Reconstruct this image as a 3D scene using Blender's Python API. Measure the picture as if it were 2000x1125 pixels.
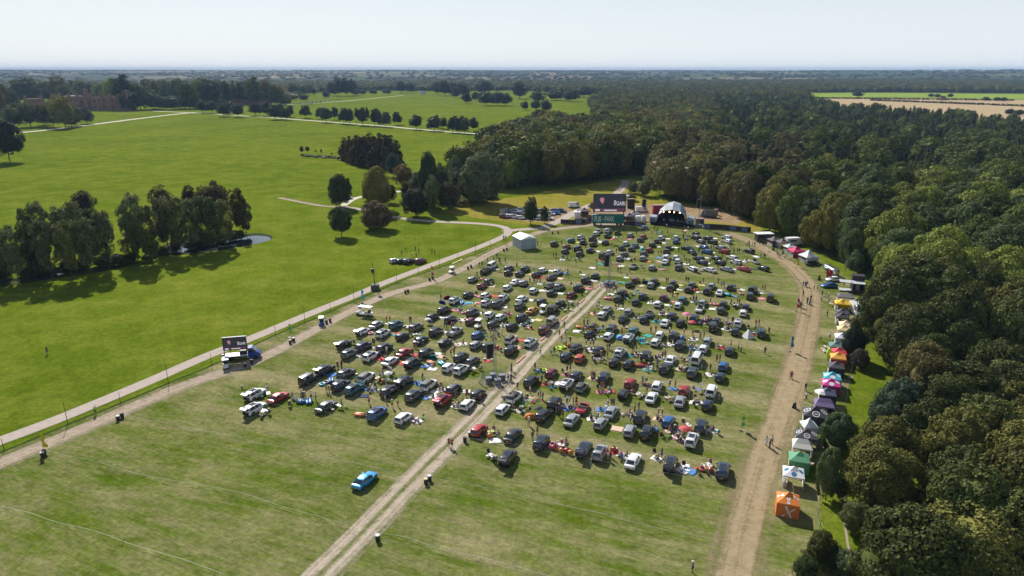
import bpy, bmesh, math, random
import numpy as np
from mathutils import Vector, Matrix, Euler
R = math.radians
rnd = random.Random(7)
for o in list(bpy.data.objects): bpy.data.objects.remove(o)
scene = bpy.context.scene
# ------------------------------------------------------------------ camera, sky, sun, exposure
F, HC = 1333.0, 60.0
TILT = math.atan(425 / F)
cam_d = bpy.data.cameras.new('camera')
cam = bpy.data.objects.new('camera', cam_d)
scene.collection.objects.link(cam)
scene.camera = cam
cam.location = (0, 0, HC)
cam.rotation_euler = (R(90) - TILT, 0, 0)
cam_d.sensor_width = 36
cam_d.lens = 36 * F / 2000
cam_d.clip_start = 1
cam_d.clip_end = 60000
SUN_AZ, SUN_EL = 335.0, 38.0
w = bpy.data.worlds.new('World'); scene.world = w; w.use_nodes = True
nt = w.node_tree
sky = nt.nodes.new('ShaderNodeTexSky'); sky.sky_type = 'NISHITA'; sky.sun_disc = False
sky.sun_elevation = R(SUN_EL); sky.sun_rotation = R(SUN_AZ)
sky.air_density = 1.0; sky.dust_density = 0.4; sky.ozone_density = 1.0
hs = nt.nodes.new('ShaderNodeMix'); hs.data_type = 'RGBA'; hs.inputs[7].default_value = (12.7, 13.7, 14.6, 1)   # milky late summer horizon over the blue
tcw = nt.nodes.new('ShaderNodeTexCoord'); sxw = nt.nodes.new('ShaderNodeSeparateXYZ'); nt.links.new(tcw.outputs['Generated'], sxw.inputs[0])
mrw = nt.nodes.new('ShaderNodeMapRange'); mrw.inputs[1].default_value = 0; mrw.inputs[2].default_value = .34; mrw.inputs[3].default_value = .88; mrw.inputs[4].default_value = .12
nt.links.new(sxw.outputs[2], mrw.inputs[0]); nt.links.new(mrw.outputs[0], hs.inputs[0])
nt.links.new(sky.outputs[0], hs.inputs[6]); nt.links.new(hs.outputs[2], nt.nodes['Background'].inputs[0])
nt.nodes['Background'].inputs[1].default_value = 0.056
sd = bpy.data.lights.new('sun', 'SUN'); sd.energy = 5.0; sd.angle = R(0.5); sd.color = (1, .955, .88)
sun = bpy.data.objects.new('sun', sd); scene.collection.objects.link(sun)
az = R(SUN_AZ); el = R(SUN_EL)
sdir = Vector((math.sin(az) * math.cos(el), math.cos(az) * math.cos(el), math.sin(el)))
sun.rotation_euler = sdir.to_track_quat('Z', 'Y').to_euler()
sun.location = sdir * 300
scene.view_settings.view_transform = 'Standard'
scene.view_settings.look = 'None'
scene.view_settings.gamma = 1
scene.view_settings.exposure = 0.36

# ------------------------------------------------------------------ photo pixel -> point on the ground
def G(x, y, z=0.0):
    u = (x - 1000) / F; v = (562.5 - y) / F
    dy = math.cos(TILT) + v * math.sin(TILT); dz = -math.sin(TILT) + v * math.cos(TILT)
    t = (z - HC) / dz
    return Vector((u * t, dy * t, z))
def PX(X, Y, Z=0.0):
    f = Y * math.cos(TILT) - (Z - HC) * math.sin(TILT); up = Y * math.sin(TILT) + (Z - HC) * math.cos(TILT)
    return (1000 + F * X / f, 562.5 - F * up / f)
def hgt(bx, by, ty):
    p = G(bx, by); lo, hi = 0.0, 59.0
    for _ in range(40):
        m = (lo + hi) / 2
        if PX(p.x, p.y, m)[1] > ty: lo = m
        else: hi = m
    return lo
def mpp(x, y):           # metres per photo pixel across, at a ground point
    p = G(x, y); return (p.y * math.cos(TILT) + HC * math.sin(TILT)) / F

# ------------------------------------------------------------------ materials
MATS = {}
def _nt(name):
    m = bpy.data.materials.new(name); m.use_nodes = True
    t = m.node_tree; return m, t, t.nodes['Principled BSDF']
def rgb(c): return (c[0], c[1], c[2], 1)
def mat(name, col, rough=.8, metal=0., noise=.12, scale=3., coat=0., emis=0., spec=.5):
    if name in MATS: return MATS[name]
    m, t, b = _nt(name)
    tc = t.nodes.new('ShaderNodeTexCoord'); n = t.nodes.new('ShaderNodeTexNoise'); n.inputs['Scale'].default_value = scale
    n.inputs['Detail'].default_value = 4
    t.links.new(tc.outputs['Object'], n.inputs['Vector'])
    mr = t.nodes.new('ShaderNodeMapRange'); mr.inputs[3].default_value = 1 - noise; mr.inputs[4].default_value = 1 + noise
    t.links.new(n.outputs[0], mr.inputs[0])
    mx = t.nodes.new('ShaderNodeVectorMath'); mx.operation = 'SCALE'
    if col == 'OBJ':
        oi = t.nodes.new('ShaderNodeObjectInfo'); t.links.new(oi.outputs['Color'], mx.inputs[0])
    else: mx.inputs[0].default_value = col
    t.links.new(mr.outputs[0], mx.inputs['Scale']); t.links.new(mx.outputs[0], b.inputs['Base Color'])
    b.inputs['Roughness'].default_value = rough; b.inputs['Metallic'].default_value = metal
    b.inputs['Coat Weight'].default_value = coat; b.inputs['Coat Roughness'].default_value = .05
    b.inputs['Specular IOR Level'].default_value = spec
    if emis:
        if col == 'OBJ': t.links.new(mx.outputs[0], b.inputs['Emission Color'])
        else: b.inputs['Emission Color'].default_value = rgb(col)
        b.inputs['Emission Strength'].default_value = emis
    MATS[name] = m; return m
PAINT = mat('car_paint', 'OBJ', .32, .15, .04, 2, coat=.8)
CLOTH = mat('cloth', 'OBJ', .9, 0, .15, 6)
SKIN = mat('skin', 'OBJ', .6, 0, .05, 5)
PLAST = mat('plastic', 'OBJ', .35, 0, .05, 4, coat=.2)
CANVAS = mat('canvas', 'OBJ', .75, 0, .06, 1.5)
GLASS = mat('dark_glass', (.012, .016, .022), .06, 0, .05, 1, coat=1., spec=.8)
TYRE = mat('tyre', (.02, .02, .022), .85)
RIM = mat('rim', (.35, .36, .38), .35, .8)
DARK = mat('dark_trim', (.02, .02, .022), .6)
CABIN = mat('cabin', (.03, .03, .035), .9)
LRED = mat('red_lamp', (.35, .01, .01), .2, coat=.6)
LCLR = mat('clear_lamp', (.6, .62, .65), .15, coat=.6)
PLATE = mat('plate', (.55, .45, .05), .5)
PLATEW = mat('plate_white', (.7, .7, .7), .5)
METAL = mat('metal', (.42, .43, .45), .4, .8)
DMETAL = mat('dark_metal', (.06, .065, .07), .5, .5)
BARK = mat('bark', (.06, .048, .036), .95, 0, .4, 4)
WOOD = mat('timber', (.16, .12, .08), .9, 0, .3, 5)
DWOOD = mat('dark_post', (.045, .04, .035), .9, 0, .3, 5)
WHITE = mat('white_panel', (.75, .76, .78), .5, 0, .05)
STRING = mat('string', (.72, .74, .66), .8)
BRICK = mat('tudor_stone', (.27, .155, .11), .9, 0, .3, .5)
ROOFT = mat('roof_tile', (.16, .085, .06), .9, 0, .25, .6)

def leaf_mat(name, inst):
    m, t, b = _nt(name)
    L = t.links.new
    if inst:
        a = t.nodes.new('ShaderNodeAttribute'); a.attribute_type = 'INSTANCER'; a.attribute_name = 'tint'; col = a.outputs['Color']
    else:
        a = t.nodes.new('ShaderNodeObjectInfo'); col = a.outputs['Color']
    g = t.nodes.new('ShaderNodeNewGeometry')
    tc = t.nodes.new('ShaderNodeTexCoord')
    n = t.nodes.new('ShaderNodeTexNoise'); n.inputs['Scale'].default_value = 2.6; n.inputs['Detail'].default_value = 3
    L(tc.outputs['Object'], n.inputs['Vector'])
    ad = t.nodes.new('ShaderNodeMath'); ad.operation = 'ADD'; L(g.outputs['Random Per Island'], ad.inputs[0]); L(n.outputs[0], ad.inputs[1])
    mr = t.nodes.new('ShaderNodeMapRange'); mr.inputs[1].default_value = .2; mr.inputs[2].default_value = 1.6; mr.inputs[3].default_value = .35; mr.inputs[4].default_value = 2.3
    L(ad.outputs[0], mr.inputs[0])
    sc = t.nodes.new('ShaderNodeVectorMath'); sc.operation = 'SCALE'; L(col, sc.inputs[0]); L(mr.outputs[0], sc.inputs['Scale'])
    L(sc.outputs[0], b.inputs['Base Color']); b.inputs['Roughness'].default_value = .65; b.inputs['Specular IOR Level'].default_value = .12
    tr = t.nodes.new('ShaderNodeBsdfTranslucent'); L(sc.outputs[0], tr.inputs[0])
    mx = t.nodes.new('ShaderNodeMixShader'); mx.inputs[0].default_value = .22
    L(b.outputs[0], mx.inputs[1]); L(tr.outputs[0], mx.inputs[2])
    L(mx.outputs[0], t.nodes['Material Output'].inputs[0]); return m
LEAF = leaf_mat('leaves', False); LEAFI = leaf_mat('leaves_far', True)

def grass_mat(name, ca, cb, cc, dry=.5, streak=False, band=None, big=.012, far=None):
    """ca lush, cb mid, cc dry; streak: mowing streaks along the parking rows"""
    m, t, b = _nt(name); L = t.links.new
    g = t.nodes.new('ShaderNodeNewGeometry')
    def noise(scale, detail, rot=0, sc=(1, 1, 1), rough=.6):
        mp = t.nodes.new('ShaderNodeMapping'); mp.vector_type = 'TEXTURE'; mp.inputs['Rotation'].default_value = (0, 0, -rot); mp.inputs['Scale'].default_value = tuple(1 / q for q in sc)
        L(g.outputs['Position'], mp.inputs[0])
        n = t.nodes.new('ShaderNodeTexNoise'); n.inputs['Scale'].default_value = scale; n.inputs['Detail'].default_value = detail; n.inputs['Roughness'].default_value = rough
        L(mp.outputs[0], n.inputs['Vector']); return n.outputs[0]
    def math2(op, a, c):
        x = t.nodes.new('ShaderNodeMath'); x.operation = op
        for i, v in enumerate((a, c)):
            if isinstance(v, (int, float)): x.inputs[i].default_value = v
            else: L(v, x.inputs[i])
        return x.outputs[0]
    def rng(v, a, c, d, e):
        x = t.nodes.new('ShaderNodeMapRange'); L(v, x.inputs[0])
        for i, q in enumerate((a, c, d, e)): x.inputs[i + 1].default_value = q
        return x.outputs[0]
    n1 = noise(big, 5); n2 = noise(.09, 6); n3 = noise(1.2, 6, rough=.75)
    def mix(f, a, c):
        x = t.nodes.new('ShaderNodeMix'); x.data_type = 'RGBA'; L(f, x.inputs[0])
        for i, q in ((6, a), (7, c)):
            if isinstance(q, tuple): x.inputs[i].default_value = rgb(q)
            else: L(q, x.inputs[i])
        return x.outputs[2]
    v = math2('ADD', math2('MULTIPLY', n1, .6), math2('MULTIPLY', n2, .4))
    c = mix(rng(v, .40, .60, 0, 1), ca, cb)
    if streak:
        s1 = noise(1.0, 5, R(22.6 - 5), (.09, .42, 1), .68)   # streaks running across the heading of the cars
        s2 = noise(1.0, 7, R(22.6 + 7), (.30, 2.6, 1), .8)
        s3 = noise(1.0, 4, R(22.6), (.018, .10, 1), .6)
        sv = math2('ADD', math2('ADD', math2('MULTIPLY', s1, .30), math2('MULTIPLY', s2, .34)), math2('ADD', math2('MULTIPLY', n2, .16), math2('MULTIPLY', s3, .20)))
        if band:
            # wheel worn aisles between the double rows: period of the rows along the heading
            sx = t.nodes.new('ShaderNodeSeparateXYZ'); L(g.outputs['Position'], sx.inputs[0])
            a = R(22.65)
            s = math2('ADD', math2('MULTIPLY', sx.outputs[0], math.sin(a)), math2('MULTIPLY', sx.outputs[1], math.cos(a)))
            s = math2('ADD', s, math2('MULTIPLY', math2('SUBTRACT', noise(.05, 2), .5), 3.0))
            ph = math2('MULTIPLY', math2('SUBTRACT', s, band[0]), 2 * math.pi / band[1])
            cs = t.nodes.new('ShaderNodeMath'); cs.operation = 'COSINE'; L(ph, cs.inputs[0])
            bd = rng(cs.outputs[0], 0, 1, 0, .075)
            lim = math2('MULTIPLY', rng(s, 80, 92, 0, 1), rng(s, 200, 215, 1, 0))
            sv = math2('ADD', sv, math2('MULTIPLY', bd, lim))
        c = mix(rng(sv, dry - .075, dry + .095, 0, 1), c, cc)
    else:
        c = mix(rng(n2, dry - .05, dry + .25, 0, .8), c, cc)
    sc = t.nodes.new('ShaderNodeVectorMath'); sc.operation = 'SCALE'; L(c, sc.inputs[0]); L(rng(n3, .28, .72, .60, 1.42), sc.inputs['Scale'])
    n4 = noise(.35, 5, rough=.7)
    sc2 = t.nodes.new('ShaderNodeVectorMath'); sc2.operation = 'SCALE'; L(sc.outputs[0], sc2.inputs[0]); L(rng(n4, .3, .7, .82, 1.18), sc2.inputs['Scale'])
    L(sc2.outputs[0], b.inputs['Base Color']); b.inputs['Roughness'].default_value = 1; b.inputs['Specular IOR Level'].default_value = 0
    bp = t.nodes.new('ShaderNodeBump'); bp.inputs['Strength'].default_value = .6; bp.inputs['Distance'].default_value = .15
    L(math2('ADD', noise(3.5, 5, rough=.8), n4), bp.inputs['Height']); L(bp.outputs[0], b.inputs['Normal'])
    return m
LAWN = grass_mat('parkland_grass', (.092, .134, .008), (.138, .180, .014), (.18, .20, .03), .51)
FIELD = grass_mat('field_grass', (.072, .112, .009), (.104, .144, .015), (.27, .235, .125), .520, True, (98.5 + 14.45 * 0, 14.3))
BACK = grass_mat('meadow_grass', (.19, .20, .02), (.26, .22, .04), (.31, .23, .07), .5)
STUB = grass_mat('stubble', (.42, .31, .19), (.38, .29, .17), (.46, .36, .22), .5)
CROP = grass_mat('crop_green', (.20, .28, .04), (.24, .32, .05), (.28, .33, .08), .6)
BARE = grass_mat('worn_ground', (.26, .18, .10), (.32, .22, .13), (.38, .28, .18), .5)

def track_mat(name, ca, cb, ruts=0, hard=.85, patch=.0):
    """u across the strip 0..1; edges break up into the grass below"""
    m, t, b = _nt(name); L = t.links.new
    g = t.nodes.new('ShaderNodeNewGeometry'); uv = t.nodes.new('ShaderNodeUVMap'); sx = t.nodes.new('ShaderNodeSeparateXYZ'); L(uv.outputs[0], sx.inputs[0])
    def M(op, *v):
        x = t.nodes.new('ShaderNodeMath'); x.operation = op
        for i, q in enumerate(v):
            if isinstance(q, (int, float)): x.inputs[i].default_value = q
            else: L(q, x.inputs[i])
        return x.outputs[0]
    def noise(s, d=5, r=.65):
        n = t.nodes.new('ShaderNodeTexNoise'); n.inputs['Scale'].default_value = s; n.inputs['Detail'].default_value = d; n.inputs['Roughness'].default_value = r
        L(g.outputs['Position'], n.inputs['Vector']); return n.outputs[0]
    e = M('MULTIPLY', M('ABSOLUTE', M('SUBTRACT', sx.outputs[0], .5)), 2.0)      # 0 centre, 1 edge
    n = M('SUBTRACT', M('ADD', M('MULTIPLY', noise(.45), .5), M('MULTIPLY', noise(2.5), .5)), .5)
    if ruts > .3:     # two wheel ruts with trodden grass between and beside them
        a = M('ADD', M('SUBTRACT', 1.25, M('MULTIPLY', M('ABSOLUTE', M('SUBTRACT', e, .40)), 2.9)), M('MULTIPLY', n, 3.0))
    elif hard < .84:
        a = M('ADD', M('SUBTRACT', 1.0, M('MULTIPLY', M('MAXIMUM', M('SUBTRACT', e, hard - .22), 0.0), 2.6)), M('MULTIPLY', n, 3.2))
    else: a = M('ADD', M('MULTIPLY', M('SUBTRACT', hard, e), 12.0), M('MULTIPLY', n, 2.))
    if patch: a = M('MULTIPLY', a, M('MULTIPLY', M('SUBTRACT', noise(.12, 4), patch), 9.0))
    if hard < .84:
        cb_ = t.nodes.new('ShaderNodeCombineXYZ'); L(M('MULTIPLY', sx.outputs[0], 9.0), cb_.inputs[0]); L(M('MULTIPLY', sx.outputs[1], .35), cb_.inputs[1])
        ns = t.nodes.new('ShaderNodeTexNoise'); ns.inputs['Scale'].default_value = 1.0; ns.inputs['Detail'].default_value = 5; L(cb_.outputs[0], ns.inputs['Vector'])
        a = M('ADD', M('MINIMUM', a, 1.1), M('MULTIPLY', M('SUBTRACT', ns.outputs[0], .55), 2.6))
    al = M('ADD', a, .12 if hard < .84 else .25); cl = t.nodes.new('ShaderNodeClamp'); L(al, cl.inputs[0])
    x = t.nodes.new('ShaderNodeMix'); x.data_type = 'RGBA'; x.inputs[6].default_value = rgb(ca); x.inputs[7].default_value = rgb(cb)
    mr = t.nodes.new('ShaderNodeMapRange'); mr.inputs[1].default_value = .35; mr.inputs[2].default_value = .65; L(noise(.8), mr.inputs[0]); L(mr.outputs[0], x.inputs[0])
    L(x.outputs[2], b.inputs['Base Color']); b.inputs['Roughness'].default_value = .95; b.inputs['Specular IOR Level'].default_value = .02
    tr = t.nodes.new('ShaderNodeBsdfTransparent'); mx = t.nodes.new('ShaderNodeMixShader')
    L(cl.outputs[0], mx.inputs[0]); L(tr.outputs[0], mx.inputs[1]); L(b.outputs[0], mx.inputs[2]); L(mx.outputs[0], t.nodes['Material Output'].inputs[0])
    return m
ROAD = track_mat('gravel_road', (.40, .33, .29), (.47, .40, .35), 0, .88)
DIRT = track_mat('dirt_track', (.38, .32, .24), (.48, .41, .32), .75, .70)
DIRT2 = track_mat('worn_track', (.34, .27, .20), (.42, .35, .27), 0, .72)
LANE = track_mat('sandy_lane', (.29, .22, .13), (.36, .285, .175), .10, .52)
DRIVE = track_mat('pale_drive', (.55, .50, .42), (.6, .56, .48), 0, .9)
FRINGE = track_mat('dark_verge_edge', (.03, .055, .01), (.05, .08, .015), 0, .7)  # darker green strip along the foot of the road fence

# ------------------------------------------------------------------ object helpers
COL = scene.collection
def mesh_obj(name, verts, faces, mats, parent=None, link=True, smooth=False, midx=None, sharp=None):
    me = bpy.data.meshes.new(name)
    me.from_pydata([tuple(v) for v in verts], [], faces)
    for m in (mats if isinstance(mats, (list, tuple)) else [mats]): me.materials.append(m)
    if midx is not None: me.polygons.foreach_set('material_index', midx)
    if smooth:
        me.polygons.foreach_set('use_smooth', [True] * len(me.polygons))
        me.update()
        if sharp: me.set_sharp_from_angle(angle=R(sharp))
    me.update()
    o = bpy.data.objects.new(name, me)
    if link: COL.objects.link(o)
    if parent: o.parent = parent
    return o
class MB:
    def __init__(s): s.v = []; s.f = []; s.m = []; s.cur = 0
    def add(s, vs, fs):
        b = len(s.v); s.v += [Vector(q) for q in vs]; s.f += [[b + i for i in f] for f in fs]; s.m += [s.cur] * len(fs)
    def box(s, x0, x1, y0, y1, z0, z1):
        s.add([(x0, y0, z0), (x1, y0, z0), (x1, y1, z0), (x0, y1, z0), (x0, y0, z1), (x1, y0, z1), (x1, y1, z1), (x0, y1, z1)],
              [(0, 3, 2, 1), (4, 5, 6, 7), (0, 1, 5, 4), (1, 2, 6, 5), (2, 3, 7, 6), (3, 0, 4, 7)])
    def cyl(s, a, b, r0, r1=None, n=8, cap=True):
        a = Vector(a); b = Vector(b); r1 = r0 if r1 is None else r1
        d = (b - a).normalized(); q = d.to_track_quat('Z', 'Y').to_matrix(); vs = []
        for c, r in ((a, r0), (b, r1)):
            for i in range(n):
                t = 2 * math.pi * i / n; vs.append(c + q @ Vector((math.cos(t) * r, math.sin(t) * r, 0)))
        fs = [(i, (i + 1) % n, n + (i + 1) % n, n + i) for i in range(n)]
        if cap: fs += [tuple(range(n - 1, -1, -1)), tuple(range(n, 2 * n))]
        s.add(vs, fs)
    def ball(s, c, r, nu=10, nv=6, sc=(1, 1, 1)):
        vs = []; c = Vector(c)
        for j in range(nv + 1):
            p = math.pi * j / nv
            for i in range(nu):
                t = 2 * math.pi * i / nu
                vs.append(c + Vector((math.sin(p) * math.cos(t) * r * sc[0], math.sin(p) * math.sin(t) * r * sc[1], math.cos(p) * r * sc[2])))
        fs = [(j * nu + i, (j + 1) * nu + i, (j + 1) * nu + (i + 1) % nu, j * nu + (i + 1) % nu) for j in range(nv) for i in range(nu)]
        s.add(vs, fs)
    def torus(s, c, R0, r, nu=16, nv=8, sy=1.0):
        c = Vector(c); vs = []
        for i in range(nu):
            t = 2 * math.pi * i / nu
            for j in range(nv):
                p = 2 * math.pi * j / nv; q = R0 + r * math.cos(p)
                vs.append(c + Vector((q * math.cos(t), q * math.sin(t) * sy, r * math.sin(p))))
        fs = [(i * nv + j, ((i + 1) % nu) * nv + j, ((i + 1) % nu) * nv + (j + 1) % nv, i * nv + (j + 1) % nv) for i in range(nu) for j in range(nv)]
        s.add(vs, fs)
    def loft(s, rings, c0=True, c1=True):
        n = len(rings[0]); vs = [q for r in rings for q in r]; fs = []
        for k in range(len(rings) - 1):
            for i in range(n): fs.append((k * n + i, k * n + (i + 1) % n, (k + 1) * n + (i + 1) % n, (k + 1) * n + i))
        if c0: fs.append(tuple(range(n - 1, -1, -1)))
        if c1: fs.append(tuple((len(rings) - 1) * n + i for i in range(n)))
        s.add(vs, fs)
    def done(s, name, m, parent=None, link=True, smooth=False, sharp=None):
        return mesh_obj(name, s.v, s.f, m, parent, link, smooth, s.m if isinstance(m, (list, tuple)) else None, sharp)
def empty(name, loc=(0, 0, 0), rz=0, link=True):
    o = bpy.data.objects.new(name, None); o.location = loc; o.rotation_euler = (0, 0, rz)
    o.empty_display_size = .2
    if link: COL.objects.link(o)
    return o
def kids(o): return KID.get(o.name, [])
KID = {}
def proto(root, parts):   # remember a prototype kept outside the scene: parts = list of (obj, [sub...])
    root['_p'] = 1
    PROT[root.name] = (root, parts); return root.name
PROT = {}
def place(pname, loc, rz=0., scale=None, cols=None, skip=()):
    root, parts = PROT[pname]
    r = root.copy(); COL.objects.link(r)
    if '_p' in r: del r['_p']
    r.location = loc; r.rotation_euler = (0, 0, rz)
    if scale: r.scale = scale if isinstance(scale, tuple) else (scale,) * 3
    if cols and root.name in cols: r.color = rgb(cols[root.name])
    elif cols and '' in cols: r.color = rgb(cols[''])
    for p, subs in parts:
        if p.name in skip: continue
        c = p.copy(); COL.objects.link(c); c.parent = r
        key = p.get('k', '')
        c.color = rgb(cols.get(key, cols.get('', (1, 1, 1)))) if cols else p.color
        for q in subs:
            d = q.copy(); COL.objects.link(d); d.parent = c
            d.color = rgb(cols.get(q.get('k', ''), cols.get('', (1, 1, 1)))) if cols else q.color
    return r
REG = []
def reg(o, desc, zone, cat, group=None, fmt=None):
    """label finished at the end: ordinals from the left are added where the same words would name two things"""
    o['category'] = cat
    if group: o['group'] = group
    REG.append((o, desc, zone)); return o
def fixed(o, label, cat, group=None):
    o['label'] = label; o['category'] = cat
    if group: o['group'] = group
    return o
def struct(o): o['kind'] = 'structure'; return o
def stuff(o, label, cat): o['kind'] = 'stuff'; o['label'] = label; o['category'] = cat; return o

# ------------------------------------------------------------------ ground
def sheet(name, pts, z, m):
    v = [(p[0], p[1], z) for p in pts]
    o = mesh_obj(name, v, [list(range(len(v)))], m)
    bm = bmesh.new(); bm.from_mesh(o.data); bmesh.ops.triangulate(bm, faces=bm.faces)
    for f in bm.faces:
        if f.normal.z < 0: f.normal_flip()
    bm.to_mesh(o.data); bm.free(); return struct(o)
def gsheet(name, px, z, m): return sheet(name, [G(*p) for p in px], z, m)
def smoothline(P, step=4.):
    P = [Vector((p[0], p[1])) for p in P]; out = []
    for i in range(len(P) - 1):
        a = P[max(i - 1, 0)]; b = P[i]; c = P[i + 1]; d = P[min(i + 2, len(P) - 1)]
        n = max(2, int((c - b).length / step))
        for k in range(n):
            t = k / n
            out.append(.5 * ((2 * b) + (c - a) * t + (2 * a - 5 * b + 4 * c - d) * t * t + (3 * b - a - 3 * c + d) * t ** 3))
    out.append(P[-1]); return out
def strip(name, px, width, z, m, step=4.):
    L = smoothline([G(*p)[:2] for p in px], step); vs = []; fs = []; us = []
    for i, p in enumerate(L):
        t = (L[min(i + 1, len(L) - 1)] - L[max(i - 1, 0)]).normalized(); n = Vector((t.y, -t.x))
        for k in range(5):
            q = p + n * width * (k / 4 - .5); vs.append((q.x, q.y, z))
        if i:
            for k in range(4): fs.append(((i - 1) * 5 + k, (i - 1) * 5 + k + 1, i * 5 + k + 1, i * 5 + k))
    o = mesh_obj(name, vs, fs, m); uv = o.data.uv_layers.new(name='UVMap')
    for l in o.data.loops: uv.data[l.index].uv = ((l.vertex_index % 5) / 4, (l.vertex_index // 5) * .1)
    return struct(o)
sheet('ground', [(-18000, -400), (18000, -400), (18000, 18000), (-18000, 18000)], 0, LAWN)
FENCE = [(-60, 903), (0, 884), (67, 857), (133, 829), (247, 783), (362, 735), (414, 714), (538, 654), (607, 626), (667, 599), (727, 573), (799, 543), (855, 524), (905, 505), (952, 487), (1000, 467), (1040, 453)]
gsheet('event_field', [(-400, 1060), (-200, 952)] + FENCE + [(1100, 440), (1180, 434), (1260, 436), (1400, 440), (1470, 452), (1530, 470), (1580, 490), (1640, 530), (1690, 575), (1690, 620), (1670, 690), (1650, 800), (1640, 850), (1612, 930), (1600, 985), (1600, 1040), (1630, 1090), (1648, 1160), (1700, 1400), (-600, 1400)], .012, FIELD)
gsheet('meadow', [(862, 413), (905, 398), (1000, 385), (1100, 368), (1230, 348), (1262, 356), (1275, 385), (1330, 395), (1420, 410), (1480, 440), (1510, 462), (1470, 452), (1400, 440), (1260, 436), (1180, 434), (1100, 440), (1040, 441), (985, 433), (920, 424)], .008, BACK)
gsheet('stubble_field', [(1560, 196), (1640, 191.5), (1750, 190.5), (1900, 193), (2060, 197), (2300, 203), (2400, 260), (1960, 250), (1850, 232), (1750, 226), (1640, 220)], .03, STUB)
gsheet('crop_field', [(1590, 182.5), (1700, 181.5), (2050, 184), (2400, 187), (2400, 201), (2060, 196), (1900, 192), (1750, 189.5), (1640, 190.5), (1590, 192)], .03, CROP)
strip('gravel_road', [(-80, 892), (0, 861), (100, 824), (200, 783), (300, 741), (400, 697), (500, 657), (605, 613), (680, 583), (750, 553), (815, 528), (879, 504), (937, 482), (975, 466), (992, 455), (985, 444), (950, 438), (905, 435), (840, 432), (770, 424), (715, 411), (672, 404)], 3.9, .03, ROAD, 3)
strip('gravel_road', [(983, 452), (1010, 449), (1040, 447), (1065, 445)], 4.5, .034, ROAD, 3)
strip('gravel_road', [(670, 402), (678, 396), (690, 389), (708, 384), (740, 381), (790, 372)], 4., .034, DRIVE, 3)
strip('worn_track', [(672, 404), (640, 403), (610, 399), (575, 392), (545, 386)], 4., .03, DIRT2)
strip('worn_track', [(-100, 950), (0, 905), (100, 864), (200, 821), (300, 777), (380, 745), (480, 712), (545, 682), (600, 652), (680, 610), (750, 578), (800, 563), (850, 550), (880, 536), (912, 521), (962, 493), (1005, 474), (1042, 457), (1074, 449), (1117, 444), (1161, 439), (1230, 440)], 5.2, .02, DIRT2)
strip('dirt_track', [(520, 1230), (580, 1175), (622, 1125), (686, 1062), (760, 985), (830, 913), (883, 861), (912, 832), (975, 767), (1006, 733), (1035, 700), (1075, 660), (1112, 625), (1137, 603), (1169, 570), (1186, 552)], 6.0, .024, DIRT, 3)
strip('sandy_lane', [(1400, 1300), (1428, 1160), (1448, 1060), (1478, 945), (1505, 860), (1528, 800), (1548, 740), (1563, 690), (1575, 640), (1581, 605), (1584, 575), (1577, 552), (1560, 532), (1536, 512), (1499, 490), (1455, 467), (1420, 455)], 10.5, .02, LANE, 3)
strip('castle_drive', [(-60, 268), (40, 259), (110, 252), (190, 242), (280, 230.5), (345, 223), (378, 219.5)], 10, .03, DRIVE, 15)
strip('avenue_drive', [(300, 217), (378, 220.5), (480, 226.5), (560, 232), (640, 238), (740, 245.5), (800, 251), (870, 257), (950, 263), (990, 268)], 7, .028, DRIVE, 15)
strip('park_road', [(560, 205), (640, 200), (700, 195), (790, 186)], 6, .03, DRIVE, 20)
strip('backstage_track', [(1062, 444), (1095, 430), (1120, 416), (1150, 402), (1185, 390), (1208, 375), (1219, 362), (1222, 352)], 5.0, .02, ROAD, 3)
gsheet('worn_ground', [(1105, 441), (1135, 420), (1170, 405), (1215, 398), (1300, 400), (1400, 405), (1455, 425), (1440, 438), (1380, 432), (1300, 437), (1200, 437)], .014, BARE)
gsheet('worn_ground', [(978, 428), (985, 415), (1045, 408), (1110, 405), (1120, 416), (1090, 430), (1066, 434), (1020, 432)], .014, BARE)
strip('fence_verge', FENCE[:15], .9, .03, FRINGE, 2)
strip('wood_path', [(1672, 1160), (1664, 1110), (1654, 1050), (1648, 1000), (1652, 965)], .45, .02, DIRT2, 2)
# ------------------------------------------------------------------ far hills
def fbm(x, y, s, seed=0):
    v = 0; a = 1
    for k in range(4):
        v += a * (math.sin(x / s * 1.3 + seed + 1.7 * k + 1.9 * math.sin(y / s * .9 + k)) * math.cos(y / s * 1.1 - seed * 1.3 + 1.5 * math.sin(x / s * .7 + 2 * k))); a *= .5; s *= .47
    return v
def hill_z(x, y):
    d = math.hypot(x, y)
    t = min(max((d - 2300) / 6000, 0), 1); t = t * t * (3 - 2 * t)
    z = 49 * t + fbm(x, y, 1500, 2) * 7 * t + fbm(x, y, 420, 5) * 2.5 * t
    t2 = min(max((d - 9000) / 4500, 0), 1)
    z += t2 * (12 + 7 * fbm(x, y, 2400, 9) - (8 if x > 0 else -4) * min(abs(x) / 9000, 1))
    return max(z, .02)
vs = []; fs = []; NA, ND = 170, 75
for j in range(ND):
    d = 2300 + 14500 * (j / (ND - 1)) ** 1.35
    for i in range(NA):
        a = R(-50 + 100 * i / (NA - 1)); x = d * math.sin(a); y = d * math.cos(a)
        vs.append((x, y, hill_z(x, y) if j else .02))
for j in range(ND - 1):
    for i in range(NA - 1): fs.append((j * NA + i, j * NA + i + 1, (j + 1) * NA + i + 1, (j + 1) * NA + i))
m, t, b = _nt('patchwork_fields'); L = t.links.new
g = t.nodes.new('ShaderNodeNewGeometry')
mp = t.nodes.new('ShaderNodeMapping'); mp.inputs['Scale'].default_value = (.0021, .0012, .001); L(g.outputs['Position'], mp.inputs[0])
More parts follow.
